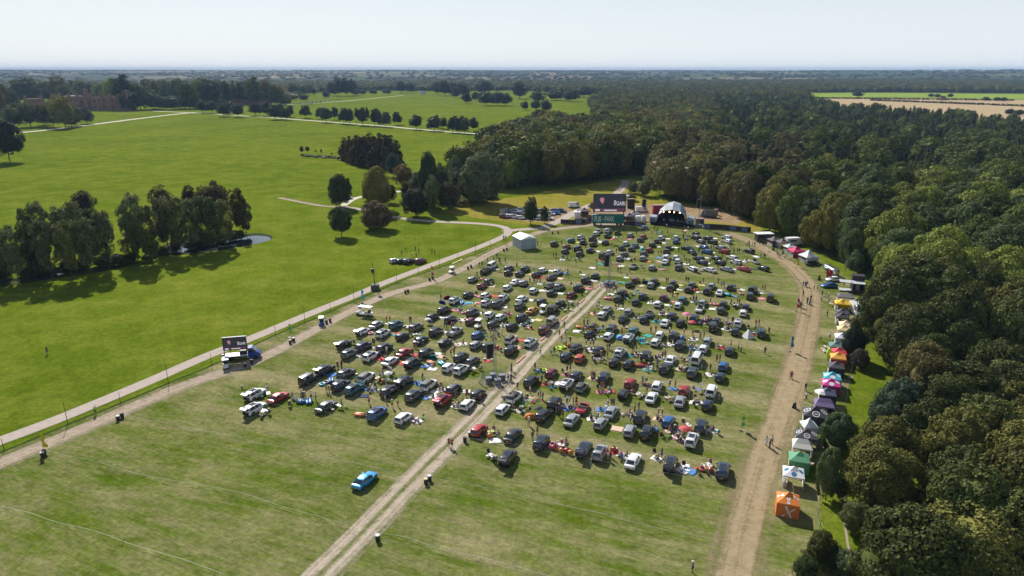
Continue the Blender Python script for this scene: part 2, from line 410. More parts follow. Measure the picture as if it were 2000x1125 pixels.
vo = t.nodes.new('ShaderNodeTexVoronoi'); vo.inputs['Scale'].default_value = 1.0; L(mp.outputs[0], vo.inputs['Vector'])
sx = t.nodes.new('ShaderNodeSeparateColor'); L(vo.outputs['Color'], sx.inputs[0])
cr = t.nodes.new('ShaderNodeValToRGB'); cr.color_ramp.interpolation = 'CONSTANT'
el_ = cr.color_ramp.elements; el_[0].color = (.035, .05, .02, 1); el_[1].position = .60; el_[1].color = (.055, .08, .022, 1)
for p_, c_ in ((.70, (.16, .13, .08, 1)), (.78, (.04, .05, .02, 1)), (.88, (.09, .11, .035, 1)), (.94, (.20, .165, .10, 1))):
    e = el_.new(p_); e.color = c_
L(sx.outputs[0], cr.inputs[0]); L(cr.outputs[0], b.inputs['Base Color']); b.inputs['Roughness'].default_value = 1; b.inputs['Specular IOR Level'].default_value = .05
struct(mesh_obj('hills', vs, fs, m, smooth=True))
# ------------------------------------------------------------------ trees
def crown_arrays(seed, shape, nclump, per, leaf, clr=.34, core=True, fill=.0):
    r = np.random.default_rng(seed)
    # clump centres on a unit envelope, z from -1 to 1
    u = r.random(nclump); th = r.random(nclump) * 2 * np.pi
    if shape == 'round': z = 1 - 1.75 * u; rr = np.sqrt(np.maximum(0, 1 - z * z))
    elif shape == 'dome': z = 1 - 1.7 * u ** 1.1; rr = np.where(z > -.3, np.sqrt(np.maximum(0, 1 - ((z + .3) / 1.3) ** 2)), .95)
    elif shape == 'cone': z = 1 - 1.95 * np.sqrt(u); rr = (1 - z) / 2 * .95 + .04
    elif shape == 'column': z = 1 - 1.95 * u; rr = .85 * np.sqrt(np.maximum(0, 1 - np.abs(z) ** 3)) + .05
    elif shape == 'vase': z = 1 - 1.9 * u; rr = np.sqrt(np.maximum(0, 1 - z * z)) * (.8 + .25 * z)
    else: z = 1 - 1.8 * u; rr = np.sqrt(np.maximum(0, 1 - z * z)) * (1 + .15 * np.sin(3 * th + seed))
    dep = 1 - .45 * r.random(nclump) ** 2 - fill * r.random(nclump)
    cs = clr * (.7 + .6 * r.random(nclump))
    cen = np.stack([np.cos(th) * rr * dep * (1 - clr * .55), np.sin(th) * rr * dep * (1 - clr * .55), z * (.55 + .45 * dep) * (1 - clr * .35)], 1)
    n = nclump * per
    ci = np.repeat(np.arange(nclump), per)
    v = r.normal(size=(n, 3)); v /= np.linalg.norm(v, axis=1)[:, None]
    out = cen[ci] / (np.linalg.norm(cen[ci], axis=1)[:, None] + 1e-6)
    flip = (v * (out + np.array([0, 0, .35]))).sum(1) < -.25
    v[flip] *= -1
    if shape == 'cone': sc = np.array([1, 1, .55])
    else: sc = np.array([1, 1, .8])
    pos = cen[ci] + v * sc * (cs[ci] * (.55 + .5 * r.random(n) ** .5))[:, None]
    nor = v + out * .4 + r.normal(size=(n, 3)) * .55; nor /= np.linalg.norm(nor, axis=1)[:, None]
    ref = r.normal(size=(n, 3)); tx = np.cross(nor, ref); tx /= np.linalg.norm(tx, axis=1)[:, None]; ty = np.cross(nor, tx)
    s = leaf * (.6 + .8 * r.random(n)); a = s[:, None] * tx; bb = (s * (.55 + .5 * r.random(n)))[:, None] * ty
    V = np.stack([pos - a, pos - bb * .8 + a * .15, pos + a, pos + bb], 1).reshape(-1, 3)
    Fc = np.arange(n * 4).reshape(-1, 4)
    if core:
        cv = []; nu, nv = 12, 8
        for j in range(nv + 1):
            zz = math.cos(math.pi * j / nv)
            if shape == 'cone': q = (1 - zz) / 2 * .7
            elif shape == 'dome': q = .74 * (math.sqrt(max(0, 1 - ((zz + .3) / 1.3) ** 2)) if zz > -.3 else .95 * min(1, (1 + zz) * 4))
            else: q = .7 * math.sqrt(max(0, 1 - zz * zz))
            for i in range(nu):
                t = 2 * math.pi * i / nu; k = 1 + .16 * math.sin(3 * t + seed + j)
                cv.append((q * k * math.cos(t), q * k * math.sin(t), zz * .74 - .02))
        b0 = len(V); V = np.vstack([V, np.array(cv)])
        cf = [(b0 + j * nu + i, b0 + (j + 1) * nu + i, b0 + (j + 1) * nu + (i + 1) % nu, b0 + j * nu + (i + 1) % nu) for j in range(nv) for i in range(nu)]
        Fc = np.vstack([Fc, np.array(cf)])
    return V, Fc
def fast_mesh(name, V, Fc, m):
    me = bpy.data.meshes.new(name); n = len(Fc)
    me.vertices.add(len(V)); me.vertices.foreach_set('co', V.astype(np.float32).ravel())
    me.loops.add(n * 4); me.loops.foreach_set('vertex_index', Fc.astype(np.int32).ravel())
    me.polygons.add(n); me.polygons.foreach_set('loop_start', np.arange(0, n * 4, 4, dtype=np.int32)); me.polygons.foreach_set('loop_total', np.full(n, 4, dtype=np.int32))
    me.materials.append(m); me.update(calc_edges=True); me.validate(); return me
def trunk_mb(seed, limbs=6, spread=.5, r0=.03, bare=.3, twigs=True):
    """unit height trunk, limbs reach into the crown"""
    q = random.Random(seed); M = MB(); p = Vector((0, 0, -.01)); r = r0
    pts = [p]
    for k in range(6):
        p = p + Vector((q.uniform(-.012, .012), q.uniform(-.012, .012), .14)); pts.append(p)
    for k in range(6): M.cyl(pts[k], pts[k + 1], r0 * (1 - k * .14), r0 * (1 - (k + 1) * .14), 7)
    for k in range(limbs):
        a = 2 * math.pi * (k / limbs) + q.uniform(-.4, .4); h = q.uniform(bare, .68)
        st = Vector((0, 0, h)); mid = st + Vector((math.cos(a) * spread * .28, math.sin(a) * spread * .28, q.uniform(.08, .16)))
        en = mid + Vector((math.cos(a + .3) * spread * .34, math.sin(a + .3) * spread * .34, q.uniform(.08, .2)))
        M.cyl(st, mid, r0 * .45, r0 * .28, 5); M.cyl(mid, en, r0 * .28, r0 * .1, 4)
        if twigs:
            e2 = mid + Vector((math.cos(a - .6) * spread * .25, math.sin(a - .6) * spread * .25, .14)); M.cyl(mid, e2, r0 * .2, r0 * .08, 4)
    return M
CR = {}
def crown(kind, seed, *a, **k): CR.setdefault(kind, []).append(fast_mesh('crown', *crown_arrays(seed, *a, **k), LEAF))
for s in range(5): crown('near', 10 + s, 'irr', 130, 150, .034, .24)
for s in range(4): crown('mid', 20 + s, 'irr', 70, 70, .042, .27)
for s in range(3): crown('small', 30 + s, 'irr', 24, 34, .09, .36)
for s in range(3): crown('avenue', 40 + s, 'dome', 40, 60, .055, .26)
for s in range(3): crown('cone', 50 + s, 'cone', 60, 45, .055, .20)
for s in range(4): crown('airy', 60 + s, 'vase', 60, 95, .042, .23, core=False, fill=.5)
for s in range(2): crown('column', 70 + s, 'column', 50, 60, .05, .28)
TR = [trunk_mb(s, 7, .55, .022).done('trunk', BARK, link=False).data for s in range(4)]
TRB = [trunk_mb(20 + s, 9, .62, .017, .2).done('trunk', BARK, link=False).data for s in range(3)]
TREEN = 0
def tree(pos, h, r, kind='mid', col=(.04, .055, .018), base=.12, name='broadleaf_tree', tr=None, lean=0):
    """Empty at the foot > trunk, crown; base = height of the lowest leaves / h"""
    global TREEN; TREEN += 1
    e = empty(name, (pos[0], pos[1], 0), rnd.uniform(0, 6.28))
    t = bpy.data.objects.new('trunk', rnd.choice(TRB if kind == 'airy' else TR)); COL.objects.link(t); t.parent = e
    k = h * (.95 if kind != 'small' else .9); w_ = r * 1.7
    t.scale = (min(w_, k), min(w_, k), k)
    c = bpy.data.objects.new('crown', rnd.choice(CR[kind])); COL.objects.link(c); c.parent = e
    ch = h * (1 - base); c.location = (0, 0, h - ch / 2); c.scale = (r, r, ch / 2 * 1.04); c.rotation_euler = (0, 0, rnd.uniform(0, 6.28))
    v = rnd.uniform(.7, 1.3); c.color = rgb([q * v for q in col])
    return e
OAK = (.062, .080, .015); OLIVE = (.105, .100, .019); DARKG = (.046, .062, .018); AUT = (.20, .115, .02); GREY = (.098, .115, .05)
LIME = (.030, .044, .016); YEL = (.16, .15, .025); BROWN = (.115, .085, .024); LIGHT = (.140, .165, .030); CONI = (.040, .052, .017)
def ptree(bx, by, ty, wpx, kind, col, base, desc, zone, name='broadleaf_tree', cat='tree', group=None):
    p = G(bx, by); h = hgt(bx, by, ty); r = wpx / 2 * mpp(bx, by)
    return reg(tree(p, h, r, kind, col, base, name), desc, zone, cat, group)
# avenue of limes
for i, (x, b_, t_, w_) in enumerate([(396, 221, 199, 20), (415, 221, 197, 22), (437, 228, 204, 23), (446, 223, 200, 19), (465, 229, 204, 24), (499, 226, 201, 23), (520, 227, 201, 18), (537, 234, 207, 23), (549, 233, 213, 13), (560, 235, 212, 19), (567, 229, 206, 15), (550, 228, 204, 14), (597, 231, 206, 21), (625, 233, 211, 14), (637, 239, 212, 25), (654, 234, 211, 16), (672, 242, 211, 22), (684, 243, 213, 16), (708, 245, 212, 21), (732, 246, 215, 17), (742, 247, 222, 11), (754, 248, 220, 20), (738, 241, 214, 14), (776, 244, 219, 19), (813, 253, 226, 25), (848, 256, 228, 27), (866, 252, 230, 15), (853, 249, 226, 14), (884, 259, 231, 21), (896, 260, 231, 18), (908, 261, 232, 20), (925, 256, 231, 18), (902, 254, 227, 14), (889, 253, 227, 13)]):
    ptree(x, b_, t_ - 1, w_ * 1.12, 'avenue', LIME, .11, 'round topped dark tree', 'in the avenue across the park', 'lime_tree', group='trees of the avenue across the park')
for x, b_, t_ in ((697, 245, 209), (719, 246, 208)):
    ptree(x, b_, t_ + 2, 9, 'small', (.03, .04, .02), .4, 'thin ragged small tree', 'sticking up from the park avenue', 'young_tree', group='thin trees in the avenue')
# pond copse, back and front
OLV = (.085, .094, .03)
zA = 'in the left half of the copse by the pond'; zB = 'in the right half of the copse by the pond'
for x, b_, t_, w_, c in [(8, 548, 436, 60, GREY), (38, 552, 440, 58, GREY), (70, 545, 432, 52, DARKG), (104, 548, 428, 62, GREY), (142, 546, 428, 56, OLV), (178, 540, 424, 52, GREY), (214, 530, 410, 48, GREY), (95, 520, 392, 52, GREY), (135, 512, 404, 58, GREY), (160, 508, 392, 62, OLV), (196, 515, 405, 55, DARKG), (66, 525, 405, 38, GREY), (-25, 555, 430, 60, GREY), (-60, 560, 440, 60, GREY)]:
    ptree(x, b_, t_, w_ * 1.1, 'airy', c, .12, 'grey green willow' if c == GREY else 'olive willow' if c == OLV else 'dark willow', zA, 'willow_tree', group='willows of the pond copse')
for x, b_, t_, w_, c in [(270, 505, 378, 62, GREY), (298, 515, 400, 55, OLV), (330, 492, 382, 60, GREY), (352, 498, 384, 60, OLV), (385, 488, 385, 62, GREY), (412, 490, 382, 66, DARKG), (440, 480, 388, 56, OLV), (470, 458, 366, 40, (.078, .066, .022)), (482, 458, 392, 36, OLV), (262, 512, 450, 48, OLV)]:
    ptree(x, b_, t_, w_ * 1.1, 'airy', c, .10, 'grey green willow' if c == GREY else 'olive willow' if c == OLV else 'brownish tall tree', zB, 'willow_tree', group='willows of the pond copse')
for x, b_, t_, w_, c in [(168, 432, 374, 42, (.03, .03, .014)), (322, 440, 364, 46, (.078, .066, .022)), (377, 440, 364, 32, (.04, .03, .015)), (428, 450, 357, 58, (.085, .065, .022)), (400, 445, 368, 30, (.078, .066, .022))]:
    ptree(x, b_, t_, w_, 'mid', c, .15, 'rusty brown tree', 'behind the copse by the pond', group='brown trees behind the pond copse')
for i in range(34):  # undergrowth, thickened to stand in for the strong shade beneath the trees
    x = rnd.uniform(-20, 300) if i < 22 else rnd.uniform(300, 470); b_ = (549 - (x - 10) * .12) if x < 300 else (505 - (x - 300) * .2)
    p = G(x, b_ - 4); reg(tree(p, rnd.uniform(2.5, 4), rnd.uniform(2, 3.2), 'mid', DARKG, 0, 'shrub'), 'dark low shrub', 'at the feet of the pond copse', 'shrub', 'shrubs under the pond copse')
# oak at the left edge
ptree(20, 316, 238, 54, 'near', (.026, .036, .018), .16, 'big dark oak', 'standing alone at the left edge of the park', 'oak_tree')
ptree(-8, 300, 236, 40, 'mid', (.03, .045, .02), .14, 'half hidden dark tree', 'behind the lone oak at the left edge')
# conifer clump in the park
for x, b_, t_, w_ in [(674, 312, 264, 34), (698, 312, 259, 44), (716, 320, 262, 46), (735, 320, 258, 50), (755, 322, 258, 48), (684, 314, 261, 36), (706, 322, 258, 42), (724, 316, 254, 40), (742, 326, 254, 46), (764, 318, 256, 40), (776, 324, 270, 34), (732, 330, 272, 44), (690, 320, 280, 34), (752, 330, 284, 40), (712, 326, 288, 38)]:
    ptree(x, b_, t_, w_, 'cone', (.050, .042, .018), .0, 'tall dark conifer', 'in the clump on the park lawn', 'conifer_tree', group='conifers clumped on the park lawn')
for x, b_, t_ in ((590, 303, 286), (601, 301, 286)): ptree(x, b_, t_, 9, 'small', (.03, .04, .02), .35, 'small sapling', 'beside the ditch on the park lawn', 'sapling', group='saplings on the park lawn')
for x, b_, t_ in ((617, 299, 293), (628, 303, 291), (648, 304, 298)): ptree(x, b_, t_, 4, 'small', (.03, .04, .02), .35, 'tiny thin sapling', 'right of the ditch on the park lawn', 'sapling', group='saplings on the park lawn')
for i in range(14):
    p = G(592 + i * 5.2, 304 + 1.0 * (i % 3) + i * .35); reg(tree(p, rnd.uniform(.9, 1.6), rnd.uniform(1.5, 2.4), 'small', DARKG, 0, 'shrub'), 'low bramble clump', 'along the ditch on the park lawn', 'shrub', 'brambles along the ditch')
# single trees by the path junction
ptree(665, 405, 342, 46, 'near', (.048, .062, .022), .06, 'tall dark green tree', 'at the path junction in the park')
ptree(667, 462, 406, 42, 'near', (.058, .078, .034), .16, 'pale green willow with a clear trunk', 'on the lawn below the path junction', 'willow_tree')
ptree(736, 447, 395, 60, 'near', (.068, .054, .022), .02, 'low wide reddish brown tree', 'on the lawn beside the gravel road', 'maple_tree')
ptree(738, 410, 329, 54, 'near', (.135, .118, .030), .08, 'yellowing autumn tree', 'beyond the gravel road'); ptree(762, 396, 362, 30, 'mid', (.035, .035, .018), .1, 'small dark tree', 'behind the yellowing autumn tree'); ptree(716, 392, 366, 18, 'mid', AUT, .05, 'small orange tree', 'left of the yellowing autumn tree')
ptree(790, 366, 322, 40, 'mid', (.10, .072, .022), .08, 'rounded orange brown tree', 'behind the gravel road near the conifers')
ptree(768, 345, 300, 30, 'mid', (.05, .075, .045), .05, 'bluish green tree', 'touching the conifer clump on the lawn')
ptree(813, 423, 371, 50, 'near', (.030, .034, .016), .06, 'round nearly black tree', 'beside the gravel road by the field gate')
ptree(875, 408, 357, 46, 'near', (.062, .056, .022), .05, 'round olive brown tree', 'beside the meadow fence corner')
zz = 'in the grey green belt left of the big wood'
for x, b_, t_, w_, c, k in [(838, 405, 300, 36, (.05, .075, .034), 'near'), (845, 415, 345, 30, GREY, 'mid'), (820, 398, 340, 44, (.07, .085, .045), 'near'), (862, 392, 326, 40, (.05, .075, .03), 'mid'), (895, 385, 330, 36, GREY, 'mid'), (912, 392, 345, 34, GREY, 'mid'), (890, 370, 306, 28, (.06, .085, .04), 'mid'), (862, 380, 320, 30, OAK, 'mid'), (930, 392, 372, 40, (.04, .045, .025), 'mid'), (960, 388, 376, 36, OLIVE, 'mid'), (905, 402, 388, 30, BROWN, 'mid'), (795, 392, 355, 26, OLIVE, 'mid')]:
    ptree(x, b_, t_, w_, k, c, .03, 'tree', zz, group='trees left of the big wood')
ptree(940, 396, 300, 88, 'near', (.085, .105, .048), .02, 'big silvery green willow', 'in front of the dark wood behind the meadow', 'willow_tree')
# pines by the backstage car park, hedge plants by the gate
ptree(1036, 437, 386, 30, 'mid', (.045, .06, .022), .06, 'tall pointed pine', 'in front of the crew car park', 'pine_tree')
ptree(1064, 436, 404, 18, 'mid', (.045, .06, .022), .1, 'small pointed pine', 'in front of the crew car park', 'pine_tree')
for x, b_, t_, w_, c, zn in [(1258, 383, 352, 32, GREY, 'behind the big screen'), (1238, 378, 356, 24, GREY, 'behind the big screen'), (1270, 366, 340, 30, (.09, .11, .06), 'behind the big screen'), (1232, 392, 376, 22, OLIVE, 'behind the big screen')]:
    ptree(x, b_, t_, w_, 'mid', c, .02, 'silvery shrub', zn, 'shrub', 'shrub', group='silvery shrubs behind the screen')
# shrubs behind the stalls, right
for x, b_, t_, w_, k, c, d_ in [(1632, 880, 812, 66, 'near', (.055, .085, .035), 'round glossy green tree'), (1612, 975, 880, 46, 'near', (.07, .095, .035), 'slender green tree'), (1600, 1100, 1040, 50, 'near', (.08, .085, .025), 'yellow flecked bush'), (1668, 652, 620, 30, 'mid', (.05, .045, .02), 'brownish bush'), (1664, 700, 640, 44, 'near', (.025, .04, .02), 'dark green tree'), (1678, 720, 683, 32, 'near', (.06, .055, .035), 'grey twiggy bush'), (1640, 975, 930, 34, 'mid', (.05, .07, .03), 'small green bush'), (1690, 960, 880, 80, 'near', (.11, .09, .025), 'rusty tipped wide tree'), (1672, 1040, 985, 64, 'near', (.08, .09, .03), 'olive wide tree'), (1575, 1120, 1075, 36, 'mid', (.09, .095, .02), 'yellow green bush'), (1630, 1110, 1070, 44, 'near', (.06, .08, .03), 'leafy green bush'), (1655, 1130, 1080, 60, 'near', (.06, .075, .03), 'low leafy bush'), (1570, 1150, 1090, 50, 'mid', (.04, .06, .02), 'dark leafy bush'), (1742, 872, 745, 96, 'near', (.06, .085, .05), 'bluish green tree'), (1598, 478, 445, 30, 'mid', (.10, .085, .03), 'ochre bush'), (1668, 535, 490, 34, 'mid', (.06, .085, .035), 'green bush')]:
    ptree(x, b_, t_, w_, k, c, .02, d_, 'behind the row of stalls', 'shrub' if 'bush' in d_ else 'broadleaf_tree', 'bush' if 'bush' in d_ else 'tree', 'shrubs behind the stalls')
# small bare winter-like tree trunk by the wood edge
mb = MB(); a = G(1706, 866); mb.cyl(a + Vector((0, 0, .5)), G(1727, 851) + Vector((0, 0, 1.0)), .42, .3, 9); fixed(mb.done('fallen_trunk', BARK, smooth=True), 'grey fallen tree trunk at the edge of the wood by the grass ride', 'log')

# ---- trees round the castle and the upper park
Zc = 'in the trees before the castle'; Zh = 'in the wood behind the castle'
for x, b_, t_, w_, c in [(60, 248, 199, 40, GREY), (28, 250, 208, 36, OAK), (87, 247, 203, 30, AUT), (105, 248, 200, 34, DARKG), (128, 250, 190, 44, OLIVE), (150, 246, 210, 34, DARKG), (170, 242, 210, 28, (.055, .075, .05)), (10, 246, 214, 24, (.06, .085, .06)), (120, 236, 186, 36, OLIVE), (40, 238, 200, 30, DARKG), (0, 256, 232, 30, OLIVE), (90, 244, 212, 30, DARKG), (140, 249, 216, 30, DARKG)]:
    ptree(x, b_, t_, w_, 'mid', c, .08, 'orange brown tree' if c == AUT else 'tree', Zc, group='trees before the castle')
for x, b_, t_, w_, c in [(0, 232, 158, 34, BROWN), (10, 222, 166, 30, OAK), (28, 214, 178, 26, OAK), (54, 200, 152, 60, OAK), (80, 196, 156, 34, OLIVE), (100, 198, 160, 30, OAK), (118, 200, 150, 40, OLIVE), (130, 204, 165, 30, OAK), (145, 190, 158, 28, DARKG), (160, 192, 156, 30, LIGHT), (182, 192, 160, 34, DARKG), (200, 194, 162, 30, LIGHT), (222, 206, 154, 32, LIGHT), (246, 214, 148, 46, (.035, .05, .022)), (252, 216, 178, 40, DARKG), (275, 214, 164, 44, OAK), (300, 214, 178, 44, DARKG), (305, 212, 158, 26, OLIVE), (325, 214, 190, 30, OAK), (344, 206, 150, 17, DARKG), (362, 212, 188, 40, OLIVE), (340, 214, 188, 34, DARKG), (370, 212, 158, 40, OAK), (392, 208, 154, 30, LIGHT), (415, 208, 158, 42, (.045, .058, .028)), (445, 206, 160, 24, OAK), (460, 204, 154, 20, OLIVE), (480, 204, 160, 44, OAK), (498, 206, 152, 36, OAK), (520, 204, 156, 40, BROWN), (540, 206, 166, 30, OAK), (548, 200, 170, 30, AUT), (556, 206, 182, 30, LIGHT), (380, 212, 192, 32, DARKG), (290, 196, 156, 30, OAK), (322, 196, 156, 34, OAK), (405, 190, 153, 40, OAK), (430, 192, 156, 30, DARKG), (350, 194, 154, 30, OAK), (575, 188, 162, 26, OAK), (590, 186, 165, 24, OAK), (604, 184, 165, 22, OAK)]:
    ptree(x, b_, t_, w_, 'cone' if w_ < 21 else 'mid', c, .03, 'tree', Zh, group='trees behind the castle')
for x, b_, t_, w_ in [(594, 197, 184, 18), (613, 185, 173, 9), (637, 192, 178, 15), (648, 187, 160, 18), (662, 188, 152, 20), (676, 188, 153, 20), (688, 187, 155, 18), (654, 187, 164, 16), (697, 186, 174, 18), (710, 185, 174, 14), (727, 184, 174, 14), (732, 184, 175, 12), (752, 183, 175, 13), (759, 184, 175, 10), (783, 182, 158, 22), (801, 182, 161, 20), (853, 184, 160, 22), (870, 187, 158, 26), (885, 186, 162, 24), (911, 202, 181, 22), (930, 197, 180, 20), (950, 206, 179, 34), (972, 206, 180, 36), (988, 206, 182, 26), (1015, 193, 160, 30), (1025, 215, 198, 16), (1046, 215, 195, 20), (1066, 219, 195, 22), (1050, 200, 178, 30), (1085, 196, 176, 40), (1115, 198, 176, 34), (1158, 206, 188, 24), (1140, 190, 168, 40), (905, 190, 162, 30), (945, 184, 158, 34), (890, 192, 170, 20)]:
    ptree(x, b_, t_, w_, 'mid', (.032, .046, .024), .08, 'dark tree', 'scattered over the upper park', group='trees of the upper park')
for x, b_ in ((1675, 189.5), (1818, 190), (1830, 190.5), (1856, 190), (1925, 197), (1947, 198), (1972, 224), (1960, 198), (1990, 226)):
    p = G(x, b_); reg(tree(p, 13 if x < 1700 else 8, 13 if x < 1700 else 7, 'mid', (.03, .045, .02), .05), 'dark tree', 'standing in the far fields on the right', 'tree', 'trees in the far fields')

# ---- the woods: nearest trees one by one, the rest as one object
def inside(p, poly):
    c = False; j = len(poly) - 1
    for i in range(len(poly)):
        a, b = poly[i], poly[j]
        if (a[1] > p[1]) != (b[1] > p[1]) and p[0] < (b[0] - a[0]) * (p[1] - a[1]) / (b[1] - a[1]) + a[0]: c = not c
        j = i
    return c
def poly(px): return [tuple(G(*q)[:2]) for q in px]
W1 = poly([(1670, 1260), (1690, 1125), (1700, 1010), (1722, 905), (1728, 820), (1724, 720), (1710, 645), (1698, 600), (1684, 565), (1655, 525), (1615, 492), (1560, 474), (1500, 452), (1450, 430), (1400, 409), (1340, 396), (1290, 388), (1276, 372), (1272, 345), (1235, 320), (1200, 270), (1165, 238), (1150, 205), (1180, 182), (1300, 172), (1560, 172), (1580, 178), (1575, 192), (1600, 204), (1650, 219), (1750, 225), (1850, 230), (1950, 247), (2050, 256), (2500, 330), (3300, 700), (2700, 1260)])
W2 = poly([(905, 366), (960, 372), (1040, 368), (1100, 362), (1170, 354), (1238, 343), (1280, 340), (1330, 300), (1240, 262), (1120, 262), (1060, 262), (1000, 290), (940, 325), (905, 350)])
W4 = poly([(1560, 178), (1600, 181), (1800, 180), (2050, 182), (2500, 186), (2500, 164), (2000, 160), (1600, 160), (1300, 163), (1300, 172)])
WH = poly([(-500, 215), (0, 196), (200, 190), (330, 186), (470, 188), (600, 182), (650, 178), (760, 177), (860, 178), (1000, 177), (1150, 184), (1300, 170), (1300, 163), (900, 164), (400, 164), (0, 165), (-500, 166)])
def wood_col(px, py, X, Y):
    n = fbm(X, Y, 34, 3) * .5 + rnd.uniform(-1, 1) * .75
    if 1640 < px < 2100 and 380 < py < 640 and n > -.5: return LIGHT if n > .1 else (.066, .09, .03)
    if 1270 < px < 1560 and 300 < py < 430 and n > .1: return (.088, .08, .028)
    if px > 1660 and py > 560: return (.096, .096, .022) if n > .35 else (.056, .070, .018) if n > -.5 else (.076, .066, .020)
    if px > 1400 and 195 < py < 380: return CONI if n < .5 else OAK
    return OAK if n < -.1 else OLIVE if n < .5 else (.055, .075, .028) if n < .9 else (.085, .065, .024)
def scatter(poly_, sp, dmax=1e9):
    xs = [q[0] for q in poly_]; ys = [q[1] for q in poly_]; out = []; y = min(ys)
    x0 = min(xs)
    while y < max(ys):
        x = x0 + rnd.uniform(0, sp(y)); s = sp(y)
        while x < max(xs):
            q = (x + rnd.uniform(-.33, .33) * s, y + rnd.uniform(-.33, .33) * s)
            if inside(q, poly_): out.append(q)
            x += s
        y += sp(y) * .9
    return out
pts = []
for q in scatter(W1, lambda y: 8.6 if y < 130 else 9.8 + max(0, y - 300) * .005): pts.append((q, 1))
for q in scatter(W2, lambda y: 10): pts.append((q, 2))
for q in scatter(W4, lambda y: 20): pts.append((q, 4))
for q in scatter(WH, lambda y: 19): pts.append((q, 5))
def dvis(q):
    x, y = PX(q[0][0], q[0][1], 14)
    return x
vis = []
for q in pts:
    (X, Y), k = q
    x, y = PX(X, Y, 14)
    if -60 < x < 2070 and y < 1200: vis.append((math.hypot(X, Y), X, Y, k, x, y))
vis.sort()
near = vis[:170]; farl = vis[170:]
print('wood trees', len(vis))
for d, X, Y, k, x, y in near:
    h = rnd.uniform(13, 21) if k == 1 else rnd.uniform(17, 24)
    if d < 150: h = rnd.uniform(10, 15)
    px, py = PX(X, Y, 0)
    c = wood_col(px, py, X, Y)
    coni = c == CONI
    r = h * rnd.uniform(.33, .42) * (.6 if coni else 1)
    if d < 130: r = rnd.uniform(4.4, 6.2)
    e = tree((X, Y), h, r, 'cone' if coni else 'near', c, .05, 'conifer_tree' if coni else 'broadleaf_tree')
    nm = {OAK: 'mid green', OLIVE: 'olive', BROWN: 'brown', LIGHT: 'pale green', CONI: 'dark conifer'}.get(c, 'greenish')
    zn = 'behind the meadow' if k == 2 else ('opposite the stalls' if y > 500 else 'beyond the stage and stalls')
    reg(e, f'{nm} tree', f'in the dense wood {zn}', 'tree', f'{nm} trees of the wood {zn}')
def inst_forest(name, P, protos, label):
    """P: x, y, z, sx, sz, rot, idx, tint"""
    col = bpy.data.collections.new(name + '_kinds')
    for o in protos: col.objects.link(o)
    me = bpy.data.meshes.new(name); me.from_pydata([(p[0], p[1], p[2]) for p in P], [], [])
    def at(n, ty, vals, comp):
        a = me.attributes.new(n, ty, 'POINT'); a.data.foreach_set(comp, np.array(vals, dtype=np.float32 if ty != 'INT' else np.int32).ravel())
    at('sc', 'FLOAT_VECTOR', [(p[3], p[3], p[4]) for p in P], 'vector'); at('ro', 'FLOAT_VECTOR', [(0, 0, p[5]) for p in P], 'vector')
    at('ix', 'INT', [p[6] for p in P], 'value'); at('tint', 'FLOAT_COLOR', [tuple(p[7]) + (1,) for p in P], 'color')
    o = bpy.data.objects.new(name, me); COL.objects.link(o)
    ng = bpy.data.node_groups.new(name, 'GeometryNodeTree'); ng.interface.new_socket('Geometry', in_out='INPUT', socket_type='NodeSocketGeometry'); ng.interface.new_socket('Geometry', in_out='OUTPUT', socket_type='NodeSocketGeometry')
    gi = ng.nodes.new('NodeGroupInput'); go = ng.nodes.new('NodeGroupOutput'); ip = ng.nodes.new('GeometryNodeInstanceOnPoints'); ci = ng.nodes.new('GeometryNodeCollectionInfo')
    ci.inputs['Collection'].default_value = col; ci.inputs['Separate Children'].default_value = True; ci.inputs['Reset Children'].default_value = True
    def na(n, ty):
        a = ng.nodes.new('GeometryNodeInputNamedAttribute'); a.data_type = ty; a.inputs['Name'].default_value = n; return a.outputs['Attribute']
    l = ng.links.new; l(gi.outputs[0], ip.inputs['Points']); l(ci.outputs[0], ip.inputs['Instance']); ip.inputs['Pick Instance'].default_value = True
    l(na('ix', 'INT'), ip.inputs['Instance Index']); l(na('ro', 'FLOAT_VECTOR'), ip.inputs['Rotation']); l(na('sc', 'FLOAT_VECTOR'), ip.inputs['Scale']); l(ip.outputs[0], go.inputs[0])
    mo = o.modifiers.new('trees', 'NODES'); mo.node_group = ng
    return stuff(o, label, 'woodland')
def proto_tree(nm, seed, shape, a, b, c, clr):
    V, Fc = crown_arrays(seed, shape, a, b, c, clr); V = V * np.array([1, 1, .5]) + np.array([0, 0, .5])
    return bpy.data.objects.new(nm, fast_mesh(nm, V, Fc, LEAFI))
pm = [proto_tree('a%d_tree' % s, 80 + s, 'irr', 70, 44, .05, .25) for s in range(5)] + [proto_tree('b%d_tree' % s, 90 + s, 'cone', 40, 36, .07, .22) for s in range(2)]
pf = [proto_tree('c%d_tree' % s, 95 + s, 'round', 16, 18, .13, .4) for s in range(4)]
P = []; P2 = []
for d, X, Y, k, x, y in farl:
    px, py = PX(X, Y, 0); c = wood_col(px, py, X, Y); coni = c == CONI
    h = (rnd.uniform(12, 20.5) if d < 600 else rnd.uniform(11, 17)) if k == 1 else rnd.uniform(17, 25) if k == 2 else rnd.uniform(13, 19)
    r = h * rnd.uniform(.36, .46) * (.6 if coni else 1)
    if k in (4, 5): r = rnd.uniform(8, 12)
    elif d > 450: r *= 1.15
    v = rnd.uniform(.55, 1.5); c = [q * v for q in c]
    if k != 5: P.append((X, Y, -.3, r, h, rnd.uniform(0, 6.28), rnd.choice((5, 6)) if coni else rnd.randrange(5), c))
    else: P2.append((X, Y, -.3, r, h, rnd.uniform(0, 6.28), rnd.randrange(4), c))
inst_forest('far_woodland', P, pm, 'dense mixed woodland spreading back from the meadow and stalls to the far fields')
